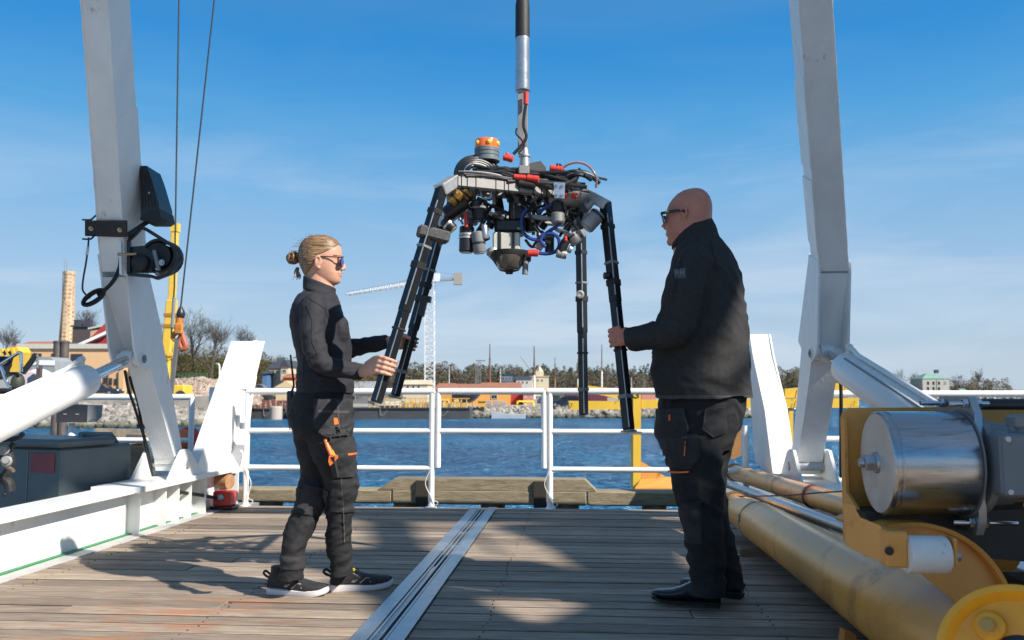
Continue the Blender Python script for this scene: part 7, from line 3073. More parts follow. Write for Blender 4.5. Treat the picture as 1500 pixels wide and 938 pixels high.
# ---- buildings
def building(name, label, wpx, Y, dep, wall, roof=None, roofc=None, wins=(), winc=None, cat="building", group=None, skew=0.0, trims=None, doors=()):
    """wpx: (x0, x1, y_eaves, y_base); roof: ('gable', y_ridge) ridge along the front, ('side', y_ridge) gable to the front, ('hip', y_ridge), ('flat', y)"""
    x0, x1, ye, yb = wpx
    p0, p1 = at(x0, yb, Y), at(x1, yb, Y)
    ze = at(x0, ye, Y).z
    t = thing(name, (p0 + p1) / 2, label, cat, group)
    b = MB()
    b.box(((p0.x + p1.x) / 2, Y + dep / 2, (p0.z + ze) / 2 - .5), (p1.x - p0.x, dep, ze - p0.z + 1.0))
    b.build("wall", wall, t, smooth=False)
    X0, X1 = p0.x, p1.x
    if roof:
        kind, yr = roof
        zr = at(x0, yr, Y).z
        o_ = .25
        m_ = MB()
        if kind == 'flat':
            m_.box(((X0 + X1) / 2, Y + dep / 2, (ze + zr) / 2 + .001), (X1 - X0 + .5, dep + .5, abs(zr - ze)))
        elif kind == 'gable':
            m_.prism([Vector((X0 - o_, Y - o_, ze - .05)), Vector((X0 - o_, Y + dep + o_, ze - .05)), Vector((X0 - o_, Y + dep / 2, zr))], (X1 - X0 + 2 * o_, 0, 0))
        elif kind == 'side':
            m_.prism([Vector((X0 - o_, Y - o_, ze - .02)), Vector((X1 + o_, Y - o_, ze - .02)), Vector(((X0 + X1) / 2, Y - o_, zr))], (0, dep + 2 * o_, 0))
        elif kind == 'mono':
            m_.prism([Vector((X0 - o_, Y - o_, ze)), Vector((X1 + o_, Y - o_, at(x1, yr, Y).z)), Vector((X1 + o_, Y - o_, at(x1, yr, Y).z + .25)), Vector((X0 - o_, Y - o_, ze + .25))], (0, dep + 2 * o_, 0))
        else:
            i_ = min(dep, X1 - X0) * .42
            V = [(X0 - o_, Y - o_, ze), (X1 + o_, Y - o_, ze), (X1 + o_, Y + dep + o_, ze), (X0 - o_, Y + dep + o_, ze), (X0 + i_, Y + dep / 2, zr), (X1 - i_, Y + dep / 2, zr)]
            m_.add(V, [(0, 1, 5, 4), (1, 2, 5), (2, 3, 4, 5), (3, 0, 4), (3, 2, 1, 0)])
        m_.build("roof", roofc, t, smooth=False)
    for (a, c, e, f_) in wins:
        q0, q1 = at(a, f_, Y - .03), at(c, e, Y - .03)
        m_ = MB()
        m_.box(((q0.x + q1.x) / 2, Y - .02, (q0.z + q1.z) / 2), (q1.x - q0.x + .16, .10, q1.z - q0.z + .16))
        fr_ = m_.build("window", winc or M_WFRAME, t, smooth=False)
        m_ = MB()
        m_.box(((q0.x + q1.x) / 2, Y - .071, (q0.z + q1.z) / 2), (q1.x - q0.x, .012, q1.z - q0.z))
        m_.build("pane", M_PANE, fr_, smooth=False)
    for (a, c, e, f_, dm) in doors:
        q0, q1 = at(a, f_, Y - .03), at(c, e, Y - .03)
        m_ = MB()
        m_.box(((q0.x + q1.x) / 2, Y - .03, (q0.z + q1.z) / 2), (q1.x - q0.x, .08, q1.z - q0.z))
        m_.build("door", dm, t, smooth=False)
    return t
M_WFRAME = pm("window_frame_paint", (0.55, 0.52, 0.46), .6)
M_DFRAME = pm("brown_window_frame", (0.10, 0.07, 0.05), .6)
M_PANE = pm("window_glass", (0.02, 0.025, 0.03), .08, coat=.3)
M_OCHRE = pm("ochre_render", (0.62, 0.40, 0.215), .85, var=.06, vs=.6, world=True)
M_CREAMW = pm("cream_render", (0.55, 0.48, 0.35), .85, var=.08, vs=.5, world=True)
M_ORW = pm("orange_boards", (0.64, 0.31, 0.075), .75, var=.12, vs=1.2, world=True, stretch=(4, 4, .4))
M_TILE = pm("clay_tiles", (0.33, 0.135, 0.08), .8, var=.2, vs=1.5, world=True)
M_SLATE = pm("dark_slate", (0.045, 0.05, 0.065), .6, var=.2, vs=1.0, world=True)
M_ROOFG = pm("grey_sheet_roof", (0.30, 0.31, 0.32), .6, var=.1, vs=.5, world=True)
M_REDW = pm("falu_red_boards", (0.33, 0.035, 0.03), .8, var=.12, vs=2, world=True)
M_COPPER = pm("green_copper", (0.20, 0.34, 0.29), .6, var=.12, vs=.4, world=True)

yb_ = building("yellow_building", "long ochre building with a pale eave strip behind the white cylinder", (26, 180, 511, 579), 92, 8, M_OCHRE, ('flat', 504), pm("pale_eave", (0.5, 0.47, 0.42), .7),
               [(44, 60, 519, 536), (76, 84, 519, 534), (104.5, 120, 519.5, 533.5), (152, 155.5, 554, 563), (160, 163.5, 555, 563), (168, 171, 556, 563)], M_DFRAME)
for px in (105.0, 112.0):
    pass
b = MB()
for px in (158, 173):
    b = MB()
    b.cyl(at(px, 579, 91.9), at(px, 545, 91.9), .07, n=8)
    b.build("downpipe", M_DFRAME, yb_)
building("red_house", "red boarded gable with a white verge behind the ochre building", (118, 195, 512, 540), 104, 9, M_REDW, ('side', 470), M_REDW)
rv = thing("white_verge", at(135, 500, 103.6), "white sloping roof verge in front of the red gable", "roof trim")
b = MB()
b.bar(at(115, 506.5, 103.4), at(158, 487, 103.4), .35, .62, up=(0, 1, 0))
tag(b.build("verge_board", M_WHITE, rv))
building("beige_house", "small beige house with dark chimneys beside the brick chimney", (131, 170, 483, 520), 118, 8, pm("beige_render", (0.55, 0.36, 0.24), .85), ('mono', 474), pm("pale_roof_edge", (0.5, 0.5, 0.46), .7), [(143, 147, 489, 495)], M_DFRAME)
dh = building("dark_house", "dark slate clad building with two chimney stacks right of the brick chimney", (105, 131, 479, 515), 122, 10, pm("dark_cladding", (0.075, 0.06, 0.06), .7), ('flat', 477), M_SLATE)
for px in (115, 130):
    b = MB()
    b.box(at(px, 474, 124), (.9, .9, 1.0))
    b.build("chimney", M_SLATE, dh)
building("tile_roof_house", "low tile roofed house far left beyond the ochre building", (20, 56, 508, 530), 150, 10, M_CREAMW, ('gable', 498), M_TILE)
building("dark_shed", "low black roofed shed just left of the brick chimney", (66, 104, 508, 530), 112, 8, M_SLATE, ('gable', 499), M_SLATE)

# brick chimney with a lozenge pattern laid in two colours of brick
def chimney_mat():
    m = bpy.data.materials.new("patterned_brick")
    m.use_nodes = True
    t = m.node_tree
    n = t.nodes
    l = t.links.new
    b_ = n['Principled BSDF']
    g = n.new("ShaderNodeTexCoord")
    mp_ = n.new("ShaderNodeMapping")
    mp_.inputs['Rotation'].default_value = (0, R(45), 0)
    mp_.inputs['Scale'].default_value = (1, 1, 1)
    l(g.outputs['Object'], mp_.inputs[0])
    ck_ = n.new("ShaderNodeTexChecker")
    ck_.inputs['Scale'].default_value = 2.3
    ck_.inputs[1].default_value = (0.62, 0.48, 0.30, 1)
    ck_.inputs[2].default_value = (0.26, 0.115, 0.07, 1)
    l(mp_.outputs[0], ck_.inputs[0])
    nz_ = n.new("ShaderNodeTexNoise")
    nz_.inputs['Scale'].default_value = 1.6
    nz_.inputs['Detail'].default_value = 6
    l(g.outputs['Object'], nz_.inputs['Vector'])
    mr = n.new("ShaderNodeMapRange")
    mr.inputs[1].default_value, mr.inputs[2].default_value = .35, .65
    l(nz_.outputs[0], mr.inputs[0])
    mx_ = n.new("ShaderNodeMix")
    mx_.data_type = 'RGBA'
    l(mr.outputs[0], mx_.inputs[0])
    l(ck_.outputs[0], mx_.inputs[6])
    mx_.inputs[7].default_value = (0.48, 0.37, 0.25, 1)
    l(mx_.outputs[2], b_.inputs['Base Color'])
    b_.inputs['Roughness'].default_value = .85
    return m
ch = thing("brick_chimney", at(96, 512, 128), "tall tapering pale brick chimney with a patterned shaft and aerials", "chimney")
b = MB()
k = 128 / F
b.lathe(at(96.5, 530, 128), ZS, [(0, 11.8 * k), (133 * k - .6, 7.2 * k), (133 * k - .55, 7.9 * k), (133 * k, 7.9 * k)], n=28)
b.build("shaft", chimney_mat(), ch)
for px, y in ((94.5, 378), (98, 382)):
    b = MB()
    b.cyl(at(px, 399, 128), at(px, y, 128), .05, n=6)
    b.build("aerial", M_GREY, ch)
b = MB()
b.cyl(at(89, 529, 127.0), at(92.5, 398, 127.0), .07, n=6)
b.build("ladder_rail", M_DFRAME, ch)

# houses on the hillside to the left
building("yellow_villa", "yellow villa with a dark blue hipped roof on the hillside behind the woman", (392, 411, 540, 560), 124, 8, M_CREAMW, ('hip', 522), M_SLATE, [(395, 397, 543, 547), (400, 402, 543, 547), (405, 407, 543, 547), (396, 398, 552, 555), (403, 405, 552, 555)])
building("yellow_wing", "yellow gabled wing of the hillside villa", (411, 422, 537, 560), 122, 8, M_CREAMW, ('side', 527), M_SLATE, [(414, 416, 542, 546), (417, 419, 542, 546)])
building("red_cottage", "small orange red cottage below the yellow villa", (415, 434, 553, 563), 119, 6, pm("orange_red_boards", (0.55, 0.15, 0.07), .8), ('gable', 547), M_TILE)
building("beige_shed", "pale beige gabled shed just above the rail behind the woman", (404, 434, 568, 578), 115, 8, pm("pale_beige_boards", (0.55, 0.44, 0.28), .8), ('side', 558), pm("pale_beige_boards", (0.55, 0.44, 0.28)))
building("blue_shed", "small blue shed between the port horn and the villa", (384, 391, 547, 560), 121, 5, pm("blue_boards", (0.08, 0.16, 0.32), .7), ('gable', 543), M_SLATE)

# waterfront sheds
building("grey_shed", "grey shed with a pale sheet roof behind the woman's forearm", (430, 545, 576, 600), 135, 14, pm("grey_boards", (0.16, 0.165, 0.17), .8), ('gable', 558), M_ROOFG, [(500, 520, 580, 586)], M_ROOFG)
building("cream_house", "cream rendered house with white chimneys left of the tower crane mast", (590, 626, 563, 590), 150, 10, M_CREAMW, ('gable', 556), M_CREAMW, [(596, 599, 565, 570), (604, 607, 565, 570), (612, 615, 565, 570)])
building("orange_shed", "orange boarded boat shed left of the blue hulled boat", (640, 662, 571, 598), 112, 10, M_ORW, ('gable', 561), M_TILE, [(646, 650, 586, 590), (652, 656, 586, 590)])
building("orange_shed", "long orange boarded shed with a small window behind the blue boat", (660, 748, 571, 598), 120, 12, M_ORW, ('gable', 562), M_TILE, [(720, 723.5, 579, 584), (724.5, 728, 579, 584)])
building("tile_roof_shed", "shed with a broad clay tile roof behind the gate rail", (706, 762, 570, 592), 134, 12, M_ORW, ('gable', 560), M_TILE)
building("tile_roof_shed", "smaller clay tile roofed shed left of the broad one", (644, 686, 570, 592), 134, 12, M_ORW, ('gable', 562), M_TILE)
building("red_shed", "dark red boarded shed at the right end of the orange sheds", (748, 766, 574, 598), 122, 8, M_REDW, ('flat', 573), M_SLATE)
building("pink_shed", "pale red and white patterned kiosk right of the red shed", (766.5, 782, 576, 598), 121, 6, pm("pink_white_panel", (0.55, 0.26, 0.22), .7, var=.35, vs=1.6, world=True), ('flat', 575), M_ROOFG)
building("blue_block", "dark blue flat roofed block on the far slope between two masts", (734, 752, 549, 572), 260, 14, pm("blue_grey_cladding", (0.06, 0.10, 0.15), .5, var=.2, vs=.3, world=True), ('flat', 547.5), M_SLATE, [(736, 738.5, 553, 557), (741, 743.5, 553, 557), (746, 748.5, 553, 557)])
mv_ = building("white_block", "cream stepped building with a pointed top on the far slope", (778, 804, 552, 576), 270, 16, M_CREAMW, ('flat', 551), M_CREAMW, [(781, 783, 556, 559), (787, 789, 556, 559), (793, 795, 556, 559)])
b = MB()
p = at(790, 551, 276)
b.box(p, (2.6, 6, 3.0))
b.lathe(p + ZS * 1.5, ZS, [(0, 1.3), (1.8, .1)], n=4)
b.build("tower", M_CREAMW, mv_)
building("pale_terrace", "low pale terrace of houses left of the cream stepped building", (756, 778, 556, 572), 265, 10, pm("pale_grey_render", (0.48, 0.46, 0.44), .8), ('gable', 551), M_SLATE, [(759, 761, 559, 562), (765, 767, 559, 562), (771, 773, 559, 562)])
building("pink_shed", "pink boarded shed behind the yellow gantry column", (940, 960, 574, 598), 118, 8, pm("pink_boards", (0.50, 0.20, 0.15), .8), ('flat', 573), M_ROOFG)
mn_ = building("manor_house", "grey white manor with a green copper hipped roof on the far shore", (1352, 1391, 555, 577), 400, 12, pm("grey_white_render", (0.42, 0.41, 0.38), .8), ('hip', 546), M_COPPER,
               [(1358, 1361, 559, 564), (1366, 1369, 559, 564), (1374, 1377, 559, 564), (1358, 1361, 567, 572), (1366, 1369, 567, 572), (1374, 1377, 567, 572), (1383, 1385.5, 559, 564)])
b = MB()
b.box(at(1371.5, 544.5, 406), (1.6, 1.6, 1.6))
b.build("chimney", M_SLATE, mn_)
fp = thing("flagpole", at(1384, 576, 398), "thin white flagpole in front of the manor", "flagpole")
b = MB()
b.cyl(at(1384, 576, 398), at(1384, 548, 398), .14, n=6)
tag(b.build("pole", M_WHITE, fp))
building("pink_roof_house", "small house with a pink red roof at the left of the far shore", (1318, 1334, 568, 577), 395, 8, M_CREAMW, ('gable', 562), M_TILE)
building("white_cottage", "tiny white cottage right of the manor on the far shore", (1408, 1416, 572, 577), 392, 5, M_WHITE, ('gable', 569.5), M_COPPER)

# ---- the tower crane
def lattice(mb_, a, c, w0, w1, n_, r_, up=Vector((0, 0, 1)), tri=False):
    d = (c - a).normalized()
    x_ = up.cross(d)
    if x_.length < .1:
        x_ = Vector((1, 0, 0)) - d * d.x
    x_.normalize()
    y_ = d.cross(x_)
    cs = [(-1, -1), (1, -1), (1, 1), (-1, 1)] if not tri else [(-1, -.6), (1, -.6), (0, 1)]
    def P(t, k):
        w_ = w0 + (w1 - w0) * t
        return a.lerp(c, t) + x_ * cs[k][0] * w_ / 2 + y_ * cs[k][1] * w_ / 2
    m_ = len(cs)
    for k in range(m_):
        mb_.tube([P(0, k), P(1, k)], r_, 4)
    for i in range(n_):
        t0, t1 = i / n_, (i + 1) / n_
        for k in range(m_):
            k2 = (k + 1) % m_
            if i % 2:
                mb_.tube([P(t0, k), P(t1, k2)], r_ * .62, 3, cap=False)
            else:
                mb_.tube([P(t0, k2), P(t1, k)], r_ * .62, 3, cap=False)
            mb_.tube([P(t0, k), P(t0, k2)], r_ * .62, 3, cap=False)
YC = 230
M_CRANE = pm("crane_white", (0.66, 0.68, 0.70), .5)
tcn = thing("tower_crane", at(629.5, 600, YC), "white lattice tower crane with a long jib behind the woman's hands", "tower crane")
b = MB()
lattice(b, at(629.5, 603, YC), at(629.5, 412, YC), 14 * YC / F, 13 * YC / F, 26, .13)
b.build("mast", M_CRANE, tcn, kind='stuff')
b = MB()
lattice(b, at(636, 410, YC), at(508, 431, YC + 16), 1.9, 1.2, 34, .10, tri=True)
b.build("jib", M_CRANE, tcn, kind='stuff')
b = MB()
b.bar(at(636, 411, YC), at(676, 409, YC), 1.2, .5)
b.bar(at(640, 407, YC), at(676, 406, YC), .08, .08)
b.build("counter_jib", pm("crane_grey", (0.25, 0.27, 0.29), .6), tcn)
b = MB()
b.box(at(671, 409, YC), (13 * YC / F, 1.6, 17 * YC / F))
b.build("counterweight", pm("concrete_block", (0.30, 0.29, 0.27), .8), tcn)
b = MB()
b.box(at(640, 407, YC), (1.6, 1.6, 2.2))
b.build("cab", M_CRANE, tcn)
b = MB()
b.bar(at(631, 410, YC), at(637, 397, YC), .25, .25)
b.build("a_frame_head", M_CRANE, tcn)
for (p, c) in (((637, 397), (575, 417)), ((637, 397), (672, 404))):
    b = MB()
    b.cyl(at(*p, YC), at(*c, YC + (8 if c[0] < 600 else 0)), .05, n=4)
    b.build("stay", pm("crane_grey", (0.25, 0.27, 0.29)), tcn)
# yellow mobile crane
mc = thing("mobile_crane", at(240, 578, 90), "yellow mobile crane with its telescopic boom raised beside the port leg", "mobile crane")
b = MB()
b.bar(at(240, 578, 90), at(252, 440, 90), .95, .95, bev=.08)
b.build("boom_base", M_YEL2, mc)
b = MB()
b.bar(at(251.6, 446, 90), at(256.6, 338, 90), .66, .66, bev=.06)
b.build("boom_section", M_YEL2, mc)
b = MB()
b.box(at(257, 334, 90), (.8, .8, .9))
b.build("boom_head", M_YEL2, mc)
for y in (462, 478):
    b = MB()
    b.box(at(250.2 - (y - 462) * .09, y, 90), (1.15, 1.1, .35))
    b.build("boom_collar", pm("dark_amber_paint", (0.34, 0.17, 0.03), .5), mc)
b = MB()
b.bar(at(246, 520, 89.5), at(254, 519, 89.5), .5, .35)
b.bar(at(246, 527, 89.5), at(254, 520, 89.5), .2, .3)
b.build("winch_bracket", M_YEL2, mc)
b = MB()
b.box(at(238, 574, 91), (5.5, 2.5, 1.4), bev=.1)
b.build("carrier", M_YEL2, mc)
for px in (212, 228, 248, 264):
    b = MB()
    b.cyl(at(px, 580, 89.6), at(px, 580, 90.1), .55, n=16)
    b.build("wheel", M_RUBBER, mc)
b = MB()
b.cyl(at(257.5, 336, 90), at(250.5, 575, 90), .05, n=5)
b.build("hoist_rope", M_RUBBER, mc)
ycr = thing("yellow_crate", at(260, 576, 93), "small yellow crate on the rubble behind the port leg", "crate")
b = MB()
b.box(at(260, 571, 93), (1.0, .8, 1.0), bev=.03)
b.build("box", M_YEL2, ycr)

# ---- the ship's own wires and hook
wr = thing("hoist_wire", at(264, 455, 12), "black hoist wire running down to the orange hook", "wire")
b = MB()
b.tube([at(326, -110, 12), at(264.5, 452, 12)], .011, 8)
tag(b.build("wire", M_RUBBER, wr))
wr2 = thing("guy_wire", at(250, 490, 14), "black wire left of the hoist wire, passing behind the cable reel", "wire")
b = MB()
b.tube([at(263.5, -80, 14), at(255.5, 420, 14), at(251, 492, 14)], .013, 8)
tag(b.build("wire", M_RUBBER, wr2))
b = MB()
b.tube([at(255, 436, 14), at(252.5, 480, 14)], .028, 8)
b.build("wire_sleeve", M_GREY, wr2)
hk = thing("crane_hook", at(262, 470, 12), "orange swivel crane hook hanging on the hoist wire", "hook")
M_HOOK = pm("worn_orange_paint", (0.55, 0.20, 0.03), .5, var=.25, vs=18, dirt=((0.20, 0.06, 0.03), .55, 22, .1))
b = MB()
b.lathe(at(264.5, 466, 12), ZS, [(0, .05), (.05, .065), (.10, .05), (.16, .02)], n=14)
b.build("ball_weight", M_BLACK, hk)
b = MB()
b.tube(curve_pts([at(263, 466, 12), at(262, 478, 12), at(264, 484, 12), at(256, 489, 12), at(253, 495, 12), at(257, 499, 12), at(261, 496.5, 12)], 5), [.055 - .0012 * i for i in range(31)], 10)
b.build("hook", M_HOOK, hk)
b = MB()
b.tube(curve_pts([at(266, 490, 12.05), at(269, 498, 12.05), at(272, 508, 12.05), at(267, 511, 12.05), at(263, 502, 12.05), at(266, 491, 12.05)], 4), .04, 8)
b.build("shackle", pm("rust_red_paint", (0.42, 0.11, 0.05), .6), hk)
b = MB()
b.box(at(262, 482, 11.95), (.12, .06, .16), bev=.02)
b.build("swivel", M_HOOK, hk)
b = MB()
b.bar(at(259.5, 497, 12), at(250.5, 578, 12), .05, .05)
b.build("sling_strap", pm("grey_strap", (0.13, 0.13, 0.13), .7), hk)

# ---- barges, boats, cars and yard things
M_BARGE = pm("dark_barge_steel", (0.055, 0.058, 0.062), .55, var=.2, vs=.6, world=True, dirt=((0.16, 0.09, 0.05), .64, .9, .1))
def barge(label, x0, x1, yt, yb, Y, rails=None):
    t = thing("barge", at((x0 + x1) / 2, yb, Y), label, "barge", "barges at the wharf")
    p0, p1 = at(x0, yb, Y), at(x1, yt, Y)
    b = MB()
    b.box(((p0.x + p1.x) / 2, Y + 2.5, (p1.z + ZW - .4) / 2), (p1.x - p0.x, 5, p1.z - ZW + .4), bev=.12)
    b.build("hull", M_BARGE, t)
    b = MB()
    b.box(((p0.x + p1.x) / 2, Y - .05, p1.z - .12), (p1.x - p0.x - .3, .12, .16))
    b.build("rubbing_strake", M_BLACK, t)
    n_ = max(1, int((x1 - x0) / 75))
    for k in range(n_):
        b = MB()
        x = p0.x + (p1.x - p0.x) * (k + .5) / n_
        b.tube(curve_pts([Vector((x, Y - .12, p1.z - .1)), Vector((x + .2, Y - .16, p1.z - .9)), Vector((x + .9, Y - .14, p1.z - .3))], 4), .035, 5)
        b.build("mooring_rope", M_GREY, t)
    if rails:
        m_, ra, rb, ytop, step = rails
        px = ra
        while px <= rb:
            b = MB()
            b.bar(at(px, yt, Y + .3), at(px, ytop, Y + .3), .09, .09)
            b.build("rail_post", m_, t)
            px += step
        for y in (ytop, (ytop + yt) / 2):
            b = MB()
            b.bar(at(ra, y, Y + .3), at(rb, y, Y + .3), .09, .09)
            b.build("rail", m_, t)
    return t
M_YRAIL = pm("yellow_rail_paint", (0.62, 0.36, 0.07), .6)
barge("dark steel barge with yellow railings behind the woman's hands", 512, 690, 597.5, 611.5, 97, (M_YRAIL, 541, 688, 584, 7.5))
barge("dark steel barge end seen between the port horn and the woman", 352, 420, 598.5, 611, 99)
barge("plain dark barge side seen just behind the woman's waist", 421, 511, 597.5, 611.5, 98)
bf = thing("barge_fender", at(404, 605, 96), "pale concrete cylinder fender at the barge end behind the woman", "fender")
b = MB()
b.lathe(at(404, 615, 96.5), ZS, [(0, .70), (1.4, .70), (1.5, .62)], n=20)
tag(b.build("drum", pm("pale_concrete", (0.40, 0.36, 0.32), .8), bf))
rk = thing("steel_rack", at(388, 599, 101), "rust red stacked steel frames on the barge left of the woman", "steel rack")
rr = random.Random(9)
M_RUST = pm("rust_red_steel", (0.22, 0.085, 0.06), .7, var=.3, vs=2, world=True)
for k in range(22):
    b = MB()
    px = 366 + k * 2.6
    b.bar(at(px, 598.5, 101), at(px + rr.uniform(-2, 2), 586 + rr.uniform(-2, 4), 101), .12, .12)
    b.build("upright", M_RUST if k % 3 else pm("pale_pink_steel", (0.42, 0.29, 0.25), .7), rk)
for y in (588, 592, 596):
    b = MB()
    b.bar(at(364, y, 101.1), at(425, y, 101.1), .14, .2)
    b.build("beam", M_RUST if y != 592 else pm("pale_pink_steel", (0.42, 0.29, 0.25)), rk)
ml_ = thing("machinery_block", at(600, 592, 99), "cluster of yellow valves and pale boxes on the barge deck", "machinery")
for k in range(34):
    px = 545 + k * 4.2
    b = MB()
    m_ = (M_YRAIL, M_CREAMW, M_YRAIL, M_GREY)[k % 4]
    h_ = rr.uniform(5, 12)
    b.box(at(px, 597 - h_ / 2, 99), (rr.uniform(.15, .34), .5, h_ * 99 / F), bev=.02)
    b.build("unit", m_, ml_)
b = MB()
b.box(at(575, 592, 98.2), (1.9, .6, .5), bev=.03)
b.build("white_locker", M_WHITE, ml_)
wpile = thing("dark_piling", at(703, 604, 103), "row of black timber piles at the barge end below the gate post", "piling")
for k in range(7):
    b = MB()
    b.cyl(Vector((at(692 + k * 2.6, 600, 103).x, 103, -3)), at(692 + k * 2.6, 597 + rr.uniform(-1, 1), 103), .14, n=8)
    b.build("pile", pm("dark_tarred_wood", (0.035, 0.028, 0.022)), wpile)
# blue hulled boat on stands
bt = thing("boat_hull", at(682, 592, 109), "dark blue boat hull propped ashore in front of the orange sheds", "boat")
V, Fc = [], []
c = at(682, 577, 109)
Lb = 42 * 109 / F
secs = []
for i in range(9):
    t = i / 8
    x = c.x - Lb / 2 + Lb * t
    w_ = 1.05 * math.sin(math.pi * min(1, .25 + .75 * (1 - t))) ** .6 if t < .98 else .05
    dpt = 1.25 * (1 - max(0, (t - .55) / .45) ** 2 * .85) * (1 if t > .1 else .8)
    secs.append([Vector((x, 109 + 1.1 - w_, c.z)), Vector((x, 109 + 1.1 - w_ * .75, c.z - dpt * .6)), Vector((x, 109 + 1.1, c.z - dpt)), Vector((x, 109 + 1.1 + w_ * .75, c.z - dpt * .6)), Vector((x, 109 + 1.1 + w_, c.z))])
for s_ in secs:
    V += s_
for i in range(8):
    for k in range(4):
        Fc.append((i * 5 + k, i * 5 + k + 1, (i + 1) * 5 + k + 1, (i + 1) * 5 + k))
    Fc.append((i * 5 + 4, i * 5, (i + 1) * 5, (i + 1) * 5 + 4))
Fc.append((0, 1, 2, 3, 4))
b = MB()
b.add(V, Fc)
b.build("hull", pm("navy_hull_paint", (0.02, 0.03, 0.07), .3, coat=.3), bt, sharp=60)
b = MB()
b.box(c + Vector((0, 1.1, .06)), (Lb * .96, 1.7, .12), bev=.03)
b.build("gunwale", M_WHITE, bt)
for px in (672, 692):
    b = MB()
    b.bar(at(px, 598, 109.6), at(px, 588, 109.6), .12, .12)
    b.build("stand", M_GREY, bt)
# yellow frames, crates and bins on the quay
for i, (x0, x1, y0, y1, lab) in enumerate(((757, 783, 588, 598, "bright yellow slotted steel frame on the quay below the gate"), (664, 673, 586, 597, "small yellow steel frame left of the blue hull's stand"), (645, 659, 586, 597, "yellow steel frame at the foot of the left orange shed"))):
    t = thing("yellow_pallet_frame", at((x0 + x1) / 2, y1, 105.5), lab, "steel frame", "yellow frames on the quay")
    m_ = pm("lemon_paint", (0.75, 0.55, 0.03), .5) if i == 0 else M_YRAIL
    for (a, c_) in (((x0, y1), (x1, y1)), ((x0 + 1.5, y0), (x1 - 2.5, y0)), ((x0, y1), (x0 + 1.5, y0)), ((x1, y1), (x1 - 2.5, y0)), (((x0 + x1) / 2, y1), ((x0 + x1) / 2, y0))):
        b = MB()
        b.bar(at(*a, 105.5), at(*c_, 105.5 + (1.2 if c_[1] == y0 else 0)), .17, .17)
        b.build("member", m_, t)
t = thing("skip_bin", at(706, 597, 105.5), "solid yellow skip standing left of three grey pallet loads", "skip")
b = MB()
b.prism([at(700.5, 597, 105.5), at(711, 597, 105.5), at(712, 587.5, 105.5), at(700, 587.5, 105.5)], (0, 1.2, 0))
b.build("bin", M_YRAIL, t)
b = MB()
b.bar(at(699.5, 587.3, 105.4), at(712.4, 587.3, 105.4), .1, .14)
b.build("rim", M_YRAIL, t)
for k, (px, lab) in enumerate(((715.5, "grey banded pallet load next to the yellow skip"), (727, "middle grey banded pallet load on the quay"), (737, "low grey banded pallet load next to the slotted yellow frame"))):
    t = thing("pallet_load", at(px, 597, 105.5), lab, "pallet load", "pallet loads on the quay")
    hh = (10, 10, 8.5)[k]
    for j in range(3):
        b = MB()
        y = 596.5 - hh * (j + .5) / 3
        b.box(at(px, y, 106), (8.6 * 106 / F, .9, hh / 3 * 106 / F * .9), bev=.03)
        b.build("layer", pm("grey_pallet_goods", (0.33, 0.31, 0.30), .8, objrand=.3), t)
    b = MB()
    b.box(at(px, 597.2, 106), (8.9 * 106 / F, 1.0, .12))
    b.build("pallet", M_TIMBER, t)
t = thing("quay_bollard", at(682, 597, 105), "small pale wooden bollard under the bow of the blue hull", "bollard")
b = MB()
b.lathe(at(682, 598, 105), ZS, [(0, .16), (.5, .16), (.52, .2), (.62, .2)], n=10)
tag(b.build("post", M_CREAMW, t))

def car(label, px, yb, Y, ln, m_, face=1, ang=0.0):
    c = at(px, yb, Y)
    t = thing("parked_car", c, label, "car", "cars parked on the quays")
    fx = Vector((math.cos(ang) * face, math.sin(ang), 0))
    fy = Vector((-fx.y, fx.x, 0))
    def P(x, y, z):
        return c + fx * x + fy * y + ZS * z
    w_ = .86
    def pris(pts, y0, y1, nm, mm, par, inset=0):
        mb_ = MB()
        mb_.prism([P(x * ln, y0, z) for x, z in pts], fy * (y1 - y0))
        return mb_.build(nm, mm, par, sharp=40)
    body = pris([(-.5, .32), (.49, .30), (.5, .55), (.47, .74), (.24, .86), (-.46, .92), (-.5, .7)], -w_, w_, "body", m_, t)
    pris([(-.45, .921), (.235, .861), (.10, 1.30), (-.02, 1.42), (-.30, 1.42), (-.40, 1.25)], -w_ * .86, w_ * .86, "cabin", m_, body)
    for s_ in (-1, 1):
        y0 = s_ * w_ * .861
        pris([(-.40, .94), (-.10, .94), (-.10, 1.36), (-.29, 1.36), (-.36, 1.22)], y0, y0 + s_ * .01, "side_window", M_PANE, body)
        pris([(-.085, .94), (.19, .90), (.085, 1.27), (-.01, 1.36), (-.085, 1.36)], y0, y0 + s_ * .01, "side_window", M_PANE, body)
        for x in (-.31, .31):
            mb_ = MB()
            mb_.cyl(P(x * ln, s_ * (w_ - .18), .32), P(x * ln, s_ * (w_ + .01), .32), .32, n=16)
            wh = mb_.build("wheel", M_RUBBER, t)
            mb_ = MB()
            mb_.cyl(P(x * ln, s_ * (w_ + .011), .32), P(x * ln, s_ * (w_ + .02), .32), .19, n=12)
            mb_.build("rim", M_GALV, wh)
        mb_ = MB()
        mb_.box(P(.485 * ln, s_ * .6, .62), (.12, .3, .14), Matrix((fx, fy, ZS)).transposed(), .03)
        mb_.build("headlight", M_NYLON, body)
    return t
M_CARD = pm("dark_blue_car_paint", (0.015, 0.022, 0.045), .25, coat=.6)
M_CARW = pm("silver_car_paint", (0.40, 0.41, 0.42), .3, metal=.5, coat=.4)
car("dark blue parked car below the ochre building", 146, 580.5, 90, 4.4, M_CARD, 1)
car("dark parked car right of the gate under the mast", 828, 597, 106, 4.2, M_CARD, -1)
car("silver parked car at the foot of the hillside by the port horn", 381, 578, 118, 4.0, M_CARW, 1)
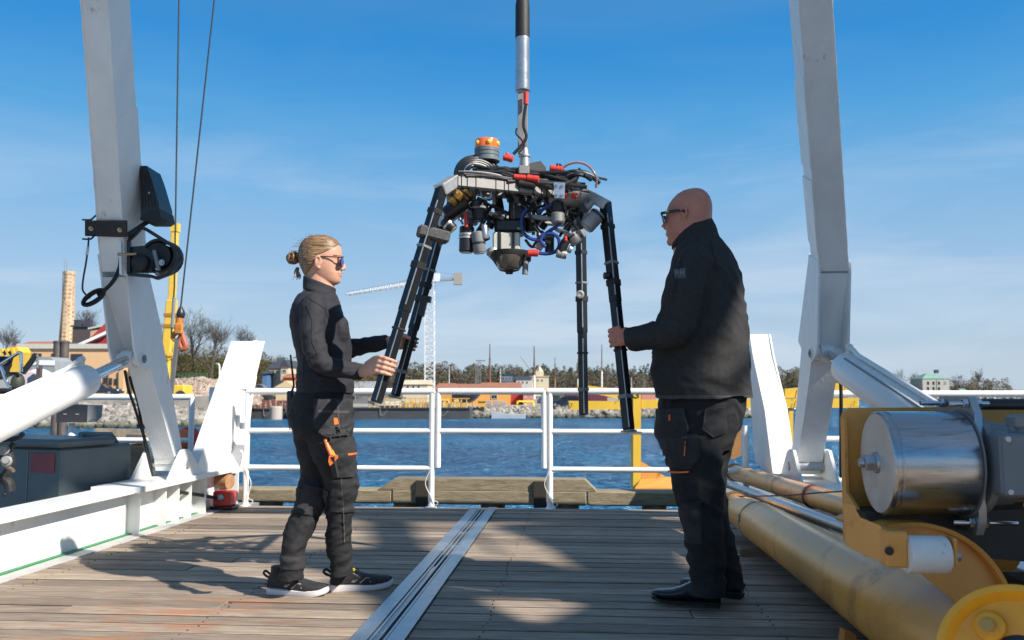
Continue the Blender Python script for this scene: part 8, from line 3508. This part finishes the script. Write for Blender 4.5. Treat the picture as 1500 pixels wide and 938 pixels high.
car("dark parked car half hidden behind the gate post", 812, 595, 112, 4.2, pm("dark_green_car_paint", (0.02, 0.035, 0.03), .25, coat=.6), 1, .3)
ct_ = thing("shipping_container", at(885, 590, 128), "dark maroon container behind the man's frame leg", "container")
b = MB()
b.box(at(858, 582, 128), (6.2, 2.4, 2.0), bev=.03)
b.build("shell", pm("maroon_steel", (0.13, 0.03, 0.05), .6), ct_)
for k in range(12):
    b = MB()
    b.box(at(858, 582, 126.78) + Vector((-2.8 + k * .5, 0, 0)), (.16, .06, 1.8))
    b.build("rib", pm("maroon_steel", (0.13, 0.03, 0.05)), ct_)
# small white motor boat moored under the rocks
sb = thing("small_boat", at(745, 611, 100), "small low white boat lying under the rocks below the gate", "boat")
b = MB()
c = at(745, 611.5, 100)
V = []
for i in range(7):
    t = i / 6
    x = c.x + 2.3 - 4.0 * t - .3
    w_ = .6 * (1 - t ** 3 * .95)
    zt_ = c.z + .32 + .35 * t ** 2 * (1 if t > .5 else .4)
    V += [(x, 100 - w_, zt_), (x, 100 - w_ * .6, ZW - .1), (x, 100 + w_ * .6, ZW - .1), (x, 100 + w_, zt_)]
Fc = []
for i in range(6):
    for k in range(4):
        k2 = (k + 1) % 4
        Fc.append((i * 4 + k, i * 4 + k2, (i + 1) * 4 + k2, (i + 1) * 4 + k))
Fc += [(0, 1, 2, 3), (27, 26, 25, 24)]
b.add(V, Fc)
b.build("hull", M_WHITE, sb, sharp=50)
# masts of the sailing ships behind the sheds
M_MAST = pm("varnished_spar", (0.13, 0.075, 0.05), .5)
for (px, y0, y1, Y, r_, m2, lab) in ((717.5, 572, 504, 150, .13, M_RUST, "tall dark mast with a rust red foot over the clay tile roof"), (782.5, 585, 507, 150, .15, M_WHITE, "tall thick brown mast with a white foot by the cream building"),
                                     (813, 580, 524, 165, .10, M_LOG, "thin mast with an orange brown foot right of the cream building"), (846.5, 580, 525, 160, .10, M_WHITE, "thin pale mast just left of the rear right frame leg"),
                                     (881.5, 575, 505, 150, .11, M_WHITE, "tall pale footed mast between the two right frame legs"), (697, 572, 535, 150, .07, M_GREY, "thin grey pole with a lamp left of the rust footed mast"),
                                     (658, 572, 536, 150, .06, M_WHITE, "thin white pole above the left tile roof"), (925, 575, 553, 160, .05, M_WHITE, "short white pole right of the man's frame leg"),
                                     (944, 575, 553, 160, .05, M_GREY, "short grey pole left of the man's jacket"), (733, 572, 540, 155, .06, M_WHITE, "thin white pole before the dark blue block")):
    t = thing("mast", at(px, y0, Y), lab, "mast", "masts and poles behind the sheds")
    mid_ = y0 - (y0 - y1) * .45
    b = MB()
    b.cyl(at(px, y0, Y), at(px, mid_, Y), r_ * 1.5, r_ * 1.3, n=8)
    b.build("lower_mast", m2, t)
    b = MB()
    b.cyl(at(px, mid_, Y), at(px, y1, Y), r_ * 1.1, r_ * .6, n=8)
    b.build("topmast", M_MAST if r_ > .09 else m2, t)
    if r_ > .12:
        for k, dx in enumerate((-5, 5)):
            b = MB()
            b.cyl(at(px, y1 + 12, Y), at(px + dx, y0 - 8, Y), .02, n=4)
            b.build("shroud", M_RUBBER, t)
dk = thing("harbour_derrick", at(714, 570, 170), "small grey tower crane far off above the sheds, left of the rust footed mast", "crane")
b = MB()
lattice(b, at(702, 572, 240), at(702, 529, 240), .9, .8, 10, .07)
b.build("mast", M_GREY, dk, kind='stuff')
b = MB()
b.bar(at(697, 528.5, 240), at(711, 528.5, 240), .5, .35)
b.build("jib", M_GREY, dk)
db = thing("derrick_boom", at(777, 545, 160), "slanting thin grey boom left of the thick brown mast", "boom")
b = MB()
b.cyl(at(779, 545, 160), at(762, 522, 160), .09, .05, n=6)
tag(b.build("boom", M_GREY, db))
# street lamps
for (px, y0, y1, Y, dx, lab) in ((321.5, 556, 533, 125, -4, "white street lamp leaning left on the rubble bank"), (388, 577, 547, 125, 6, "white street lamp with an arm right of the port horn"), (431, 577, 536, 128, 0, "plain white pole behind the woman's back")):
    t = thing("street_lamp", at(px, y0, Y), lab, "street lamp", "lamps along the shore road")
    b = MB()
    if dx:
        b.tube(curve_pts([at(px, y0, Y), at(px, y1 + 5, Y), at(px + dx * .3, y1 + 1, Y), at(px + dx, y1, Y)], 4), .12, 8)
    else:
        b.cyl(at(px, y0, Y), at(px, y1, Y), .09, n=8)
    b.build("post", M_WHITE, t)
    b = MB()
    b.box(at(px + dx, y1 + .4, Y), (.6, .3, .16), bev=.03)
    b.build("lamp_head", M_GREY, t)
fnc = thing("mesh_fence", at(290, 560, 121), "green site fence along the top of the rubble bank", "fence")
for k in range(9):
    b = MB()
    px = 262 + k * 5.2
    b.bar(at(px, 557, 121), at(px, 547, 121), .08, .08)
    b.build("fence_post", pm("fence_green", (0.05, 0.16, 0.10), .6), fnc)
for y in (547.5, 551, 554.5):
    b = MB()
    b.bar(at(261, y, 121), at(305, y, 121), .06, .06)
    b.build("fence_rail", pm("fence_green", (0.05, 0.16, 0.10)), fnc)

# ---- work gear on the pontoon to port (seen over the white cylinder)
YG_ = 11.5
b = MB()
b.box((at(20, 600, YG_).x, YG_ + 1.0, -1.2), (5.2, 3.2, .9), bev=.05)
pon = b.build("work_pontoon", M_HULL)
tag(pon, "grey steel work pontoon lying outboard of the port foundation", "pontoon")
gcb = thing("grey_cabinet", at(65, 560, YG_ + .6), "grey metal cabinet with a white stripe behind the white drum", "cabinet")
b = MB()
b.prism([at(34, 585, YG_ + .6), at(84, 585, YG_ + .6), at(80, 529, YG_ + .6), at(74, 523, YG_ + .6), at(57, 523, YG_ + .6), at(44, 535, YG_ + .6)], (0, .5, 0))
b.build("case", pm("cabinet_grey", (0.26, 0.28, 0.29), .5, var=.1), gcb)
b = MB()
b.prism([at(50, 527.5, YG_ + .59), at(80, 528, YG_ + .59), at(80, 535.5, YG_ + .59), at(46, 535, YG_ + .59)], (0, .006, 0))
b.build("stripe", M_WHITE, gcb)
gdr = thing("white_drum", at(57, 565, YG_ + .2), "round white plastic drum end standing before the grey cabinet", "drum")
b = MB()
b.lathe(at(55, 561, YG_ + .1), Vector((.35, -1, 0)), [(-.25, .19), (-.02, .19), (0, .17), (.01, .08)], n=28)
b.build("drum", M_WHITE, gdr)
b = MB()
b.lathe(at(45, 564, YG_ + .0), Vector((.35, -1, 0)), [(-.1, .19), (-.02, .195), (0, .17)], n=28)
b.build("rim", pm("mauve_plastic", (0.45, 0.40, 0.44), .5), gdr)
b = MB()
b.bar(at(57, 562, YG_ - .1), at(58, 535, YG_ - .1), .065, .05)
b.build("strap_post", pm("brown_steel", (0.12, 0.095, 0.085)), gdr)
dv_t = thing("davit_arm", at(30, 560, YG_ - .3), "black jointed davit arm with a chain rising left of the cabinet", "davit")
b = MB()
b.bar(at(33, 547, YG_ - .3), at(54, 519, YG_ - .3), .055, .055)
b.build("arm", M_BLACK, dv_t)
b = MB()
b.ball(at(26, 561, YG_ - .3), (.085, .09, .13), 14)
b.build("winch_body", pm("olive_black", (0.04, 0.045, 0.03), .6), dv_t)
for k in range(7):
    b = MB()
    c = at(55, 522 + k * 2.6, YG_ - .32)
    ring = [c + (Vector((math.cos(a), 0, math.sin(a))) if k % 2 else Vector((0, math.cos(a), math.sin(a)))) * .018 for a in [6.283 * j / 8 for j in range(8)]]
    b.tube(ring, .006, 5, closed=True)
    b.build("chain_link", M_GREY, dv_t)
arch = thing("steel_arch", at(20, 540, YG_ - .4), "bent polished steel tube frame at the left edge above the cylinder", "tube frame")
for P in ([(-20, 541), (0, 534), (24, 519), (29, 517), (31, 521), (31, 545)], [(-10, 522), (2, 540), (8, 556), (14, 566), (18, 566)]):
    b = MB()
    b.tube(curve_pts([at(x, y, YG_ - .4) for x, y in P], 5), .022, 10)
    b.build("tube", M_CHROME, arch)
tnt = thing("grey_hood", at(0, 570, YG_), "sloping light grey canvas hood at the left edge", "canvas cover")
b = MB()
b.prism([at(-40, 600, YG_), at(20, 600, YG_), at(30, 545, YG_), at(6, 556, YG_), at(-40, 562, YG_)], (0, .6, 0))
tag(b.build("cover", pm("grey_canvas", (0.36, 0.38, 0.38), .8, var=.1, vs=4), tnt))
ye = thing("excavator_arm", at(10, 540, 16), "yellow and black excavator arm at the left edge beyond the steel arch", "excavator")
b = MB()
b.prism([at(12, 509, 16), at(24, 508, 16), at(30, 516, 16), at(20, 545, 16), at(14, 545, 16), at(20, 524, 16), at(8, 520, 16)], (0, .4, 0))
b.build("arm", M_YEL2, ye)
b = MB()
b.prism([at(-20, 520, 16), at(14, 524, 16), at(18, 535, 16), at(12, 548, 16), at(-20, 548, 16)], (0, .5, 0))
b.build("tyre_block", M_RUBBER, ye)
for k in range(5):
    b = MB()
    b.bar(at(2 + k * 4, 511 + (k % 2) * 4, 15.9), at(5 + k * 4, 522 - (k % 2) * 3, 15.9), .05, .05)
    b.build("hose_guard", M_BLACK if k % 2 else M_YEL2, ye)
blk_ = thing("black_gear", at(8, 577, YG_ - .6), "pile of black hoses and rags just above the cylinder's rim", "hose pile")
for k in range(6):
    b = MB()
    b.tube(curve_pts([at(-6 + k * 3, 574 + (k % 3), YG_ - .6), at(4 + k * 2, 572, YG_ - .62), at(12, 575 + k % 2, YG_ - .6), at(16, 580, YG_ - .6)], 4), .03, 6)
    b.build("hose", M_RUBBER, blk_)
b = MB()
b.box((at(12, 640, 8.5).x - .3, 8.7, -1.0), (3.0, 1.6, .9), bev=.03)
pon = b.build("work_pontoon", M_HULL)
tag(pon, "low grey pontoon carrying the dark box on its white post", "pontoon")
# ================================================================== UNSEEN SHADE SCREEN, behind and to starboard of the camera
# Added out of view to block the sun; its openings shape the deck's shade.
WY = -1.2
outer = [(6.0, -1.0), (6.1, 6.55), (6.75, 7.0), (7.35, 7.7), (7.55, 8.25), (7.92, 8.42), (8.0, 9.35), (9.0, 9.55), (10.55, 11.3), (10.7, 11.82), (12.75, 11.8), (12.85, 11.2), (19.6, 11.2), (19.6, 15.3),
         (8.3, 15.3), (8.75, 12.5), (8.55, 11.15), (7.9, 10.75), (7.1, 10.4), (6.95, 13.0), (6.9, 16.2), (21, 16.2), (21, -1.0)]
holes = [[(10.88, 11.3), (12.2, 11.18), (11.1, 10.9), (10.39, 9.93), (9.2, 8.55), (9.38, 8.98), (9.03, 9.04), (8.9, 9.07), (9.72, 10.0)],
         [(9.85, 8.62), (10.0, 8.45), (12.4, 10.58), (12.25, 10.8)],
         [(7.9, 7.82), (8.26, 7.74), (7.97, 7.45), (7.3, 7.0), (7.62, 7.5)],
         [(7.98, 8.02), (8.10, 7.82), (8.74, 7.85), (8.88, 8.98), (8.62, 8.84)]]
cu = bpy.data.curves.new("screen", 'CURVE')
cu.dimensions = '2D'
cu.fill_mode = 'BOTH'
cu.extrude = 0.06
for poly in [outer] + holes:
    sp_ = cu.splines.new('POLY')
    sp_.points.add(len(poly) - 1)
    for p_, (x_, z_) in zip(sp_.points, poly):
        p_.co = (x_, z_, 0, 1)
    sp_.use_cyclic_u = True
tmp = bpy.data.objects.new("screen_tmp", cu)
COL.objects.link(tmp)
me = bpy.data.meshes.new_from_object(tmp.evaluated_get(bpy.context.evaluated_depsgraph_get()))
bpy.data.objects.remove(tmp)
me.transform(Matrix.Translation((0, WY, 0)) @ Matrix.Rotation(math.pi / 2, 4, 'X'))
me.materials.clear()
me.materials.append(pm("shade_screen_grey", (0.42, 0.41, 0.39), .6))
o = bpy.data.objects.new("shade_screen", me)
COL.objects.link(o)
o['kind'] = 'structure'
# unseen bars added in the screen's plane to throw thin shadows over the sunlit patches
b = MB()
for (a, c, r_) in (((8.6, 10.9), (12.0, 10.6), .025), ((9.0, 9.6), (11.3, 10.75), .03), ((9.5, 9.3), (10.9, 10.9), .02), ((6.1, 6.3), (7.6, 8.0), .05), ((8.26, 8.1), (8.85, 8.62), .035)):
    b.tube([(a[0], WY, a[1]), (c[0], WY, c[1])], r_, 6)
b.build("shadow_bars", M_GREY, o, kind='stuff')
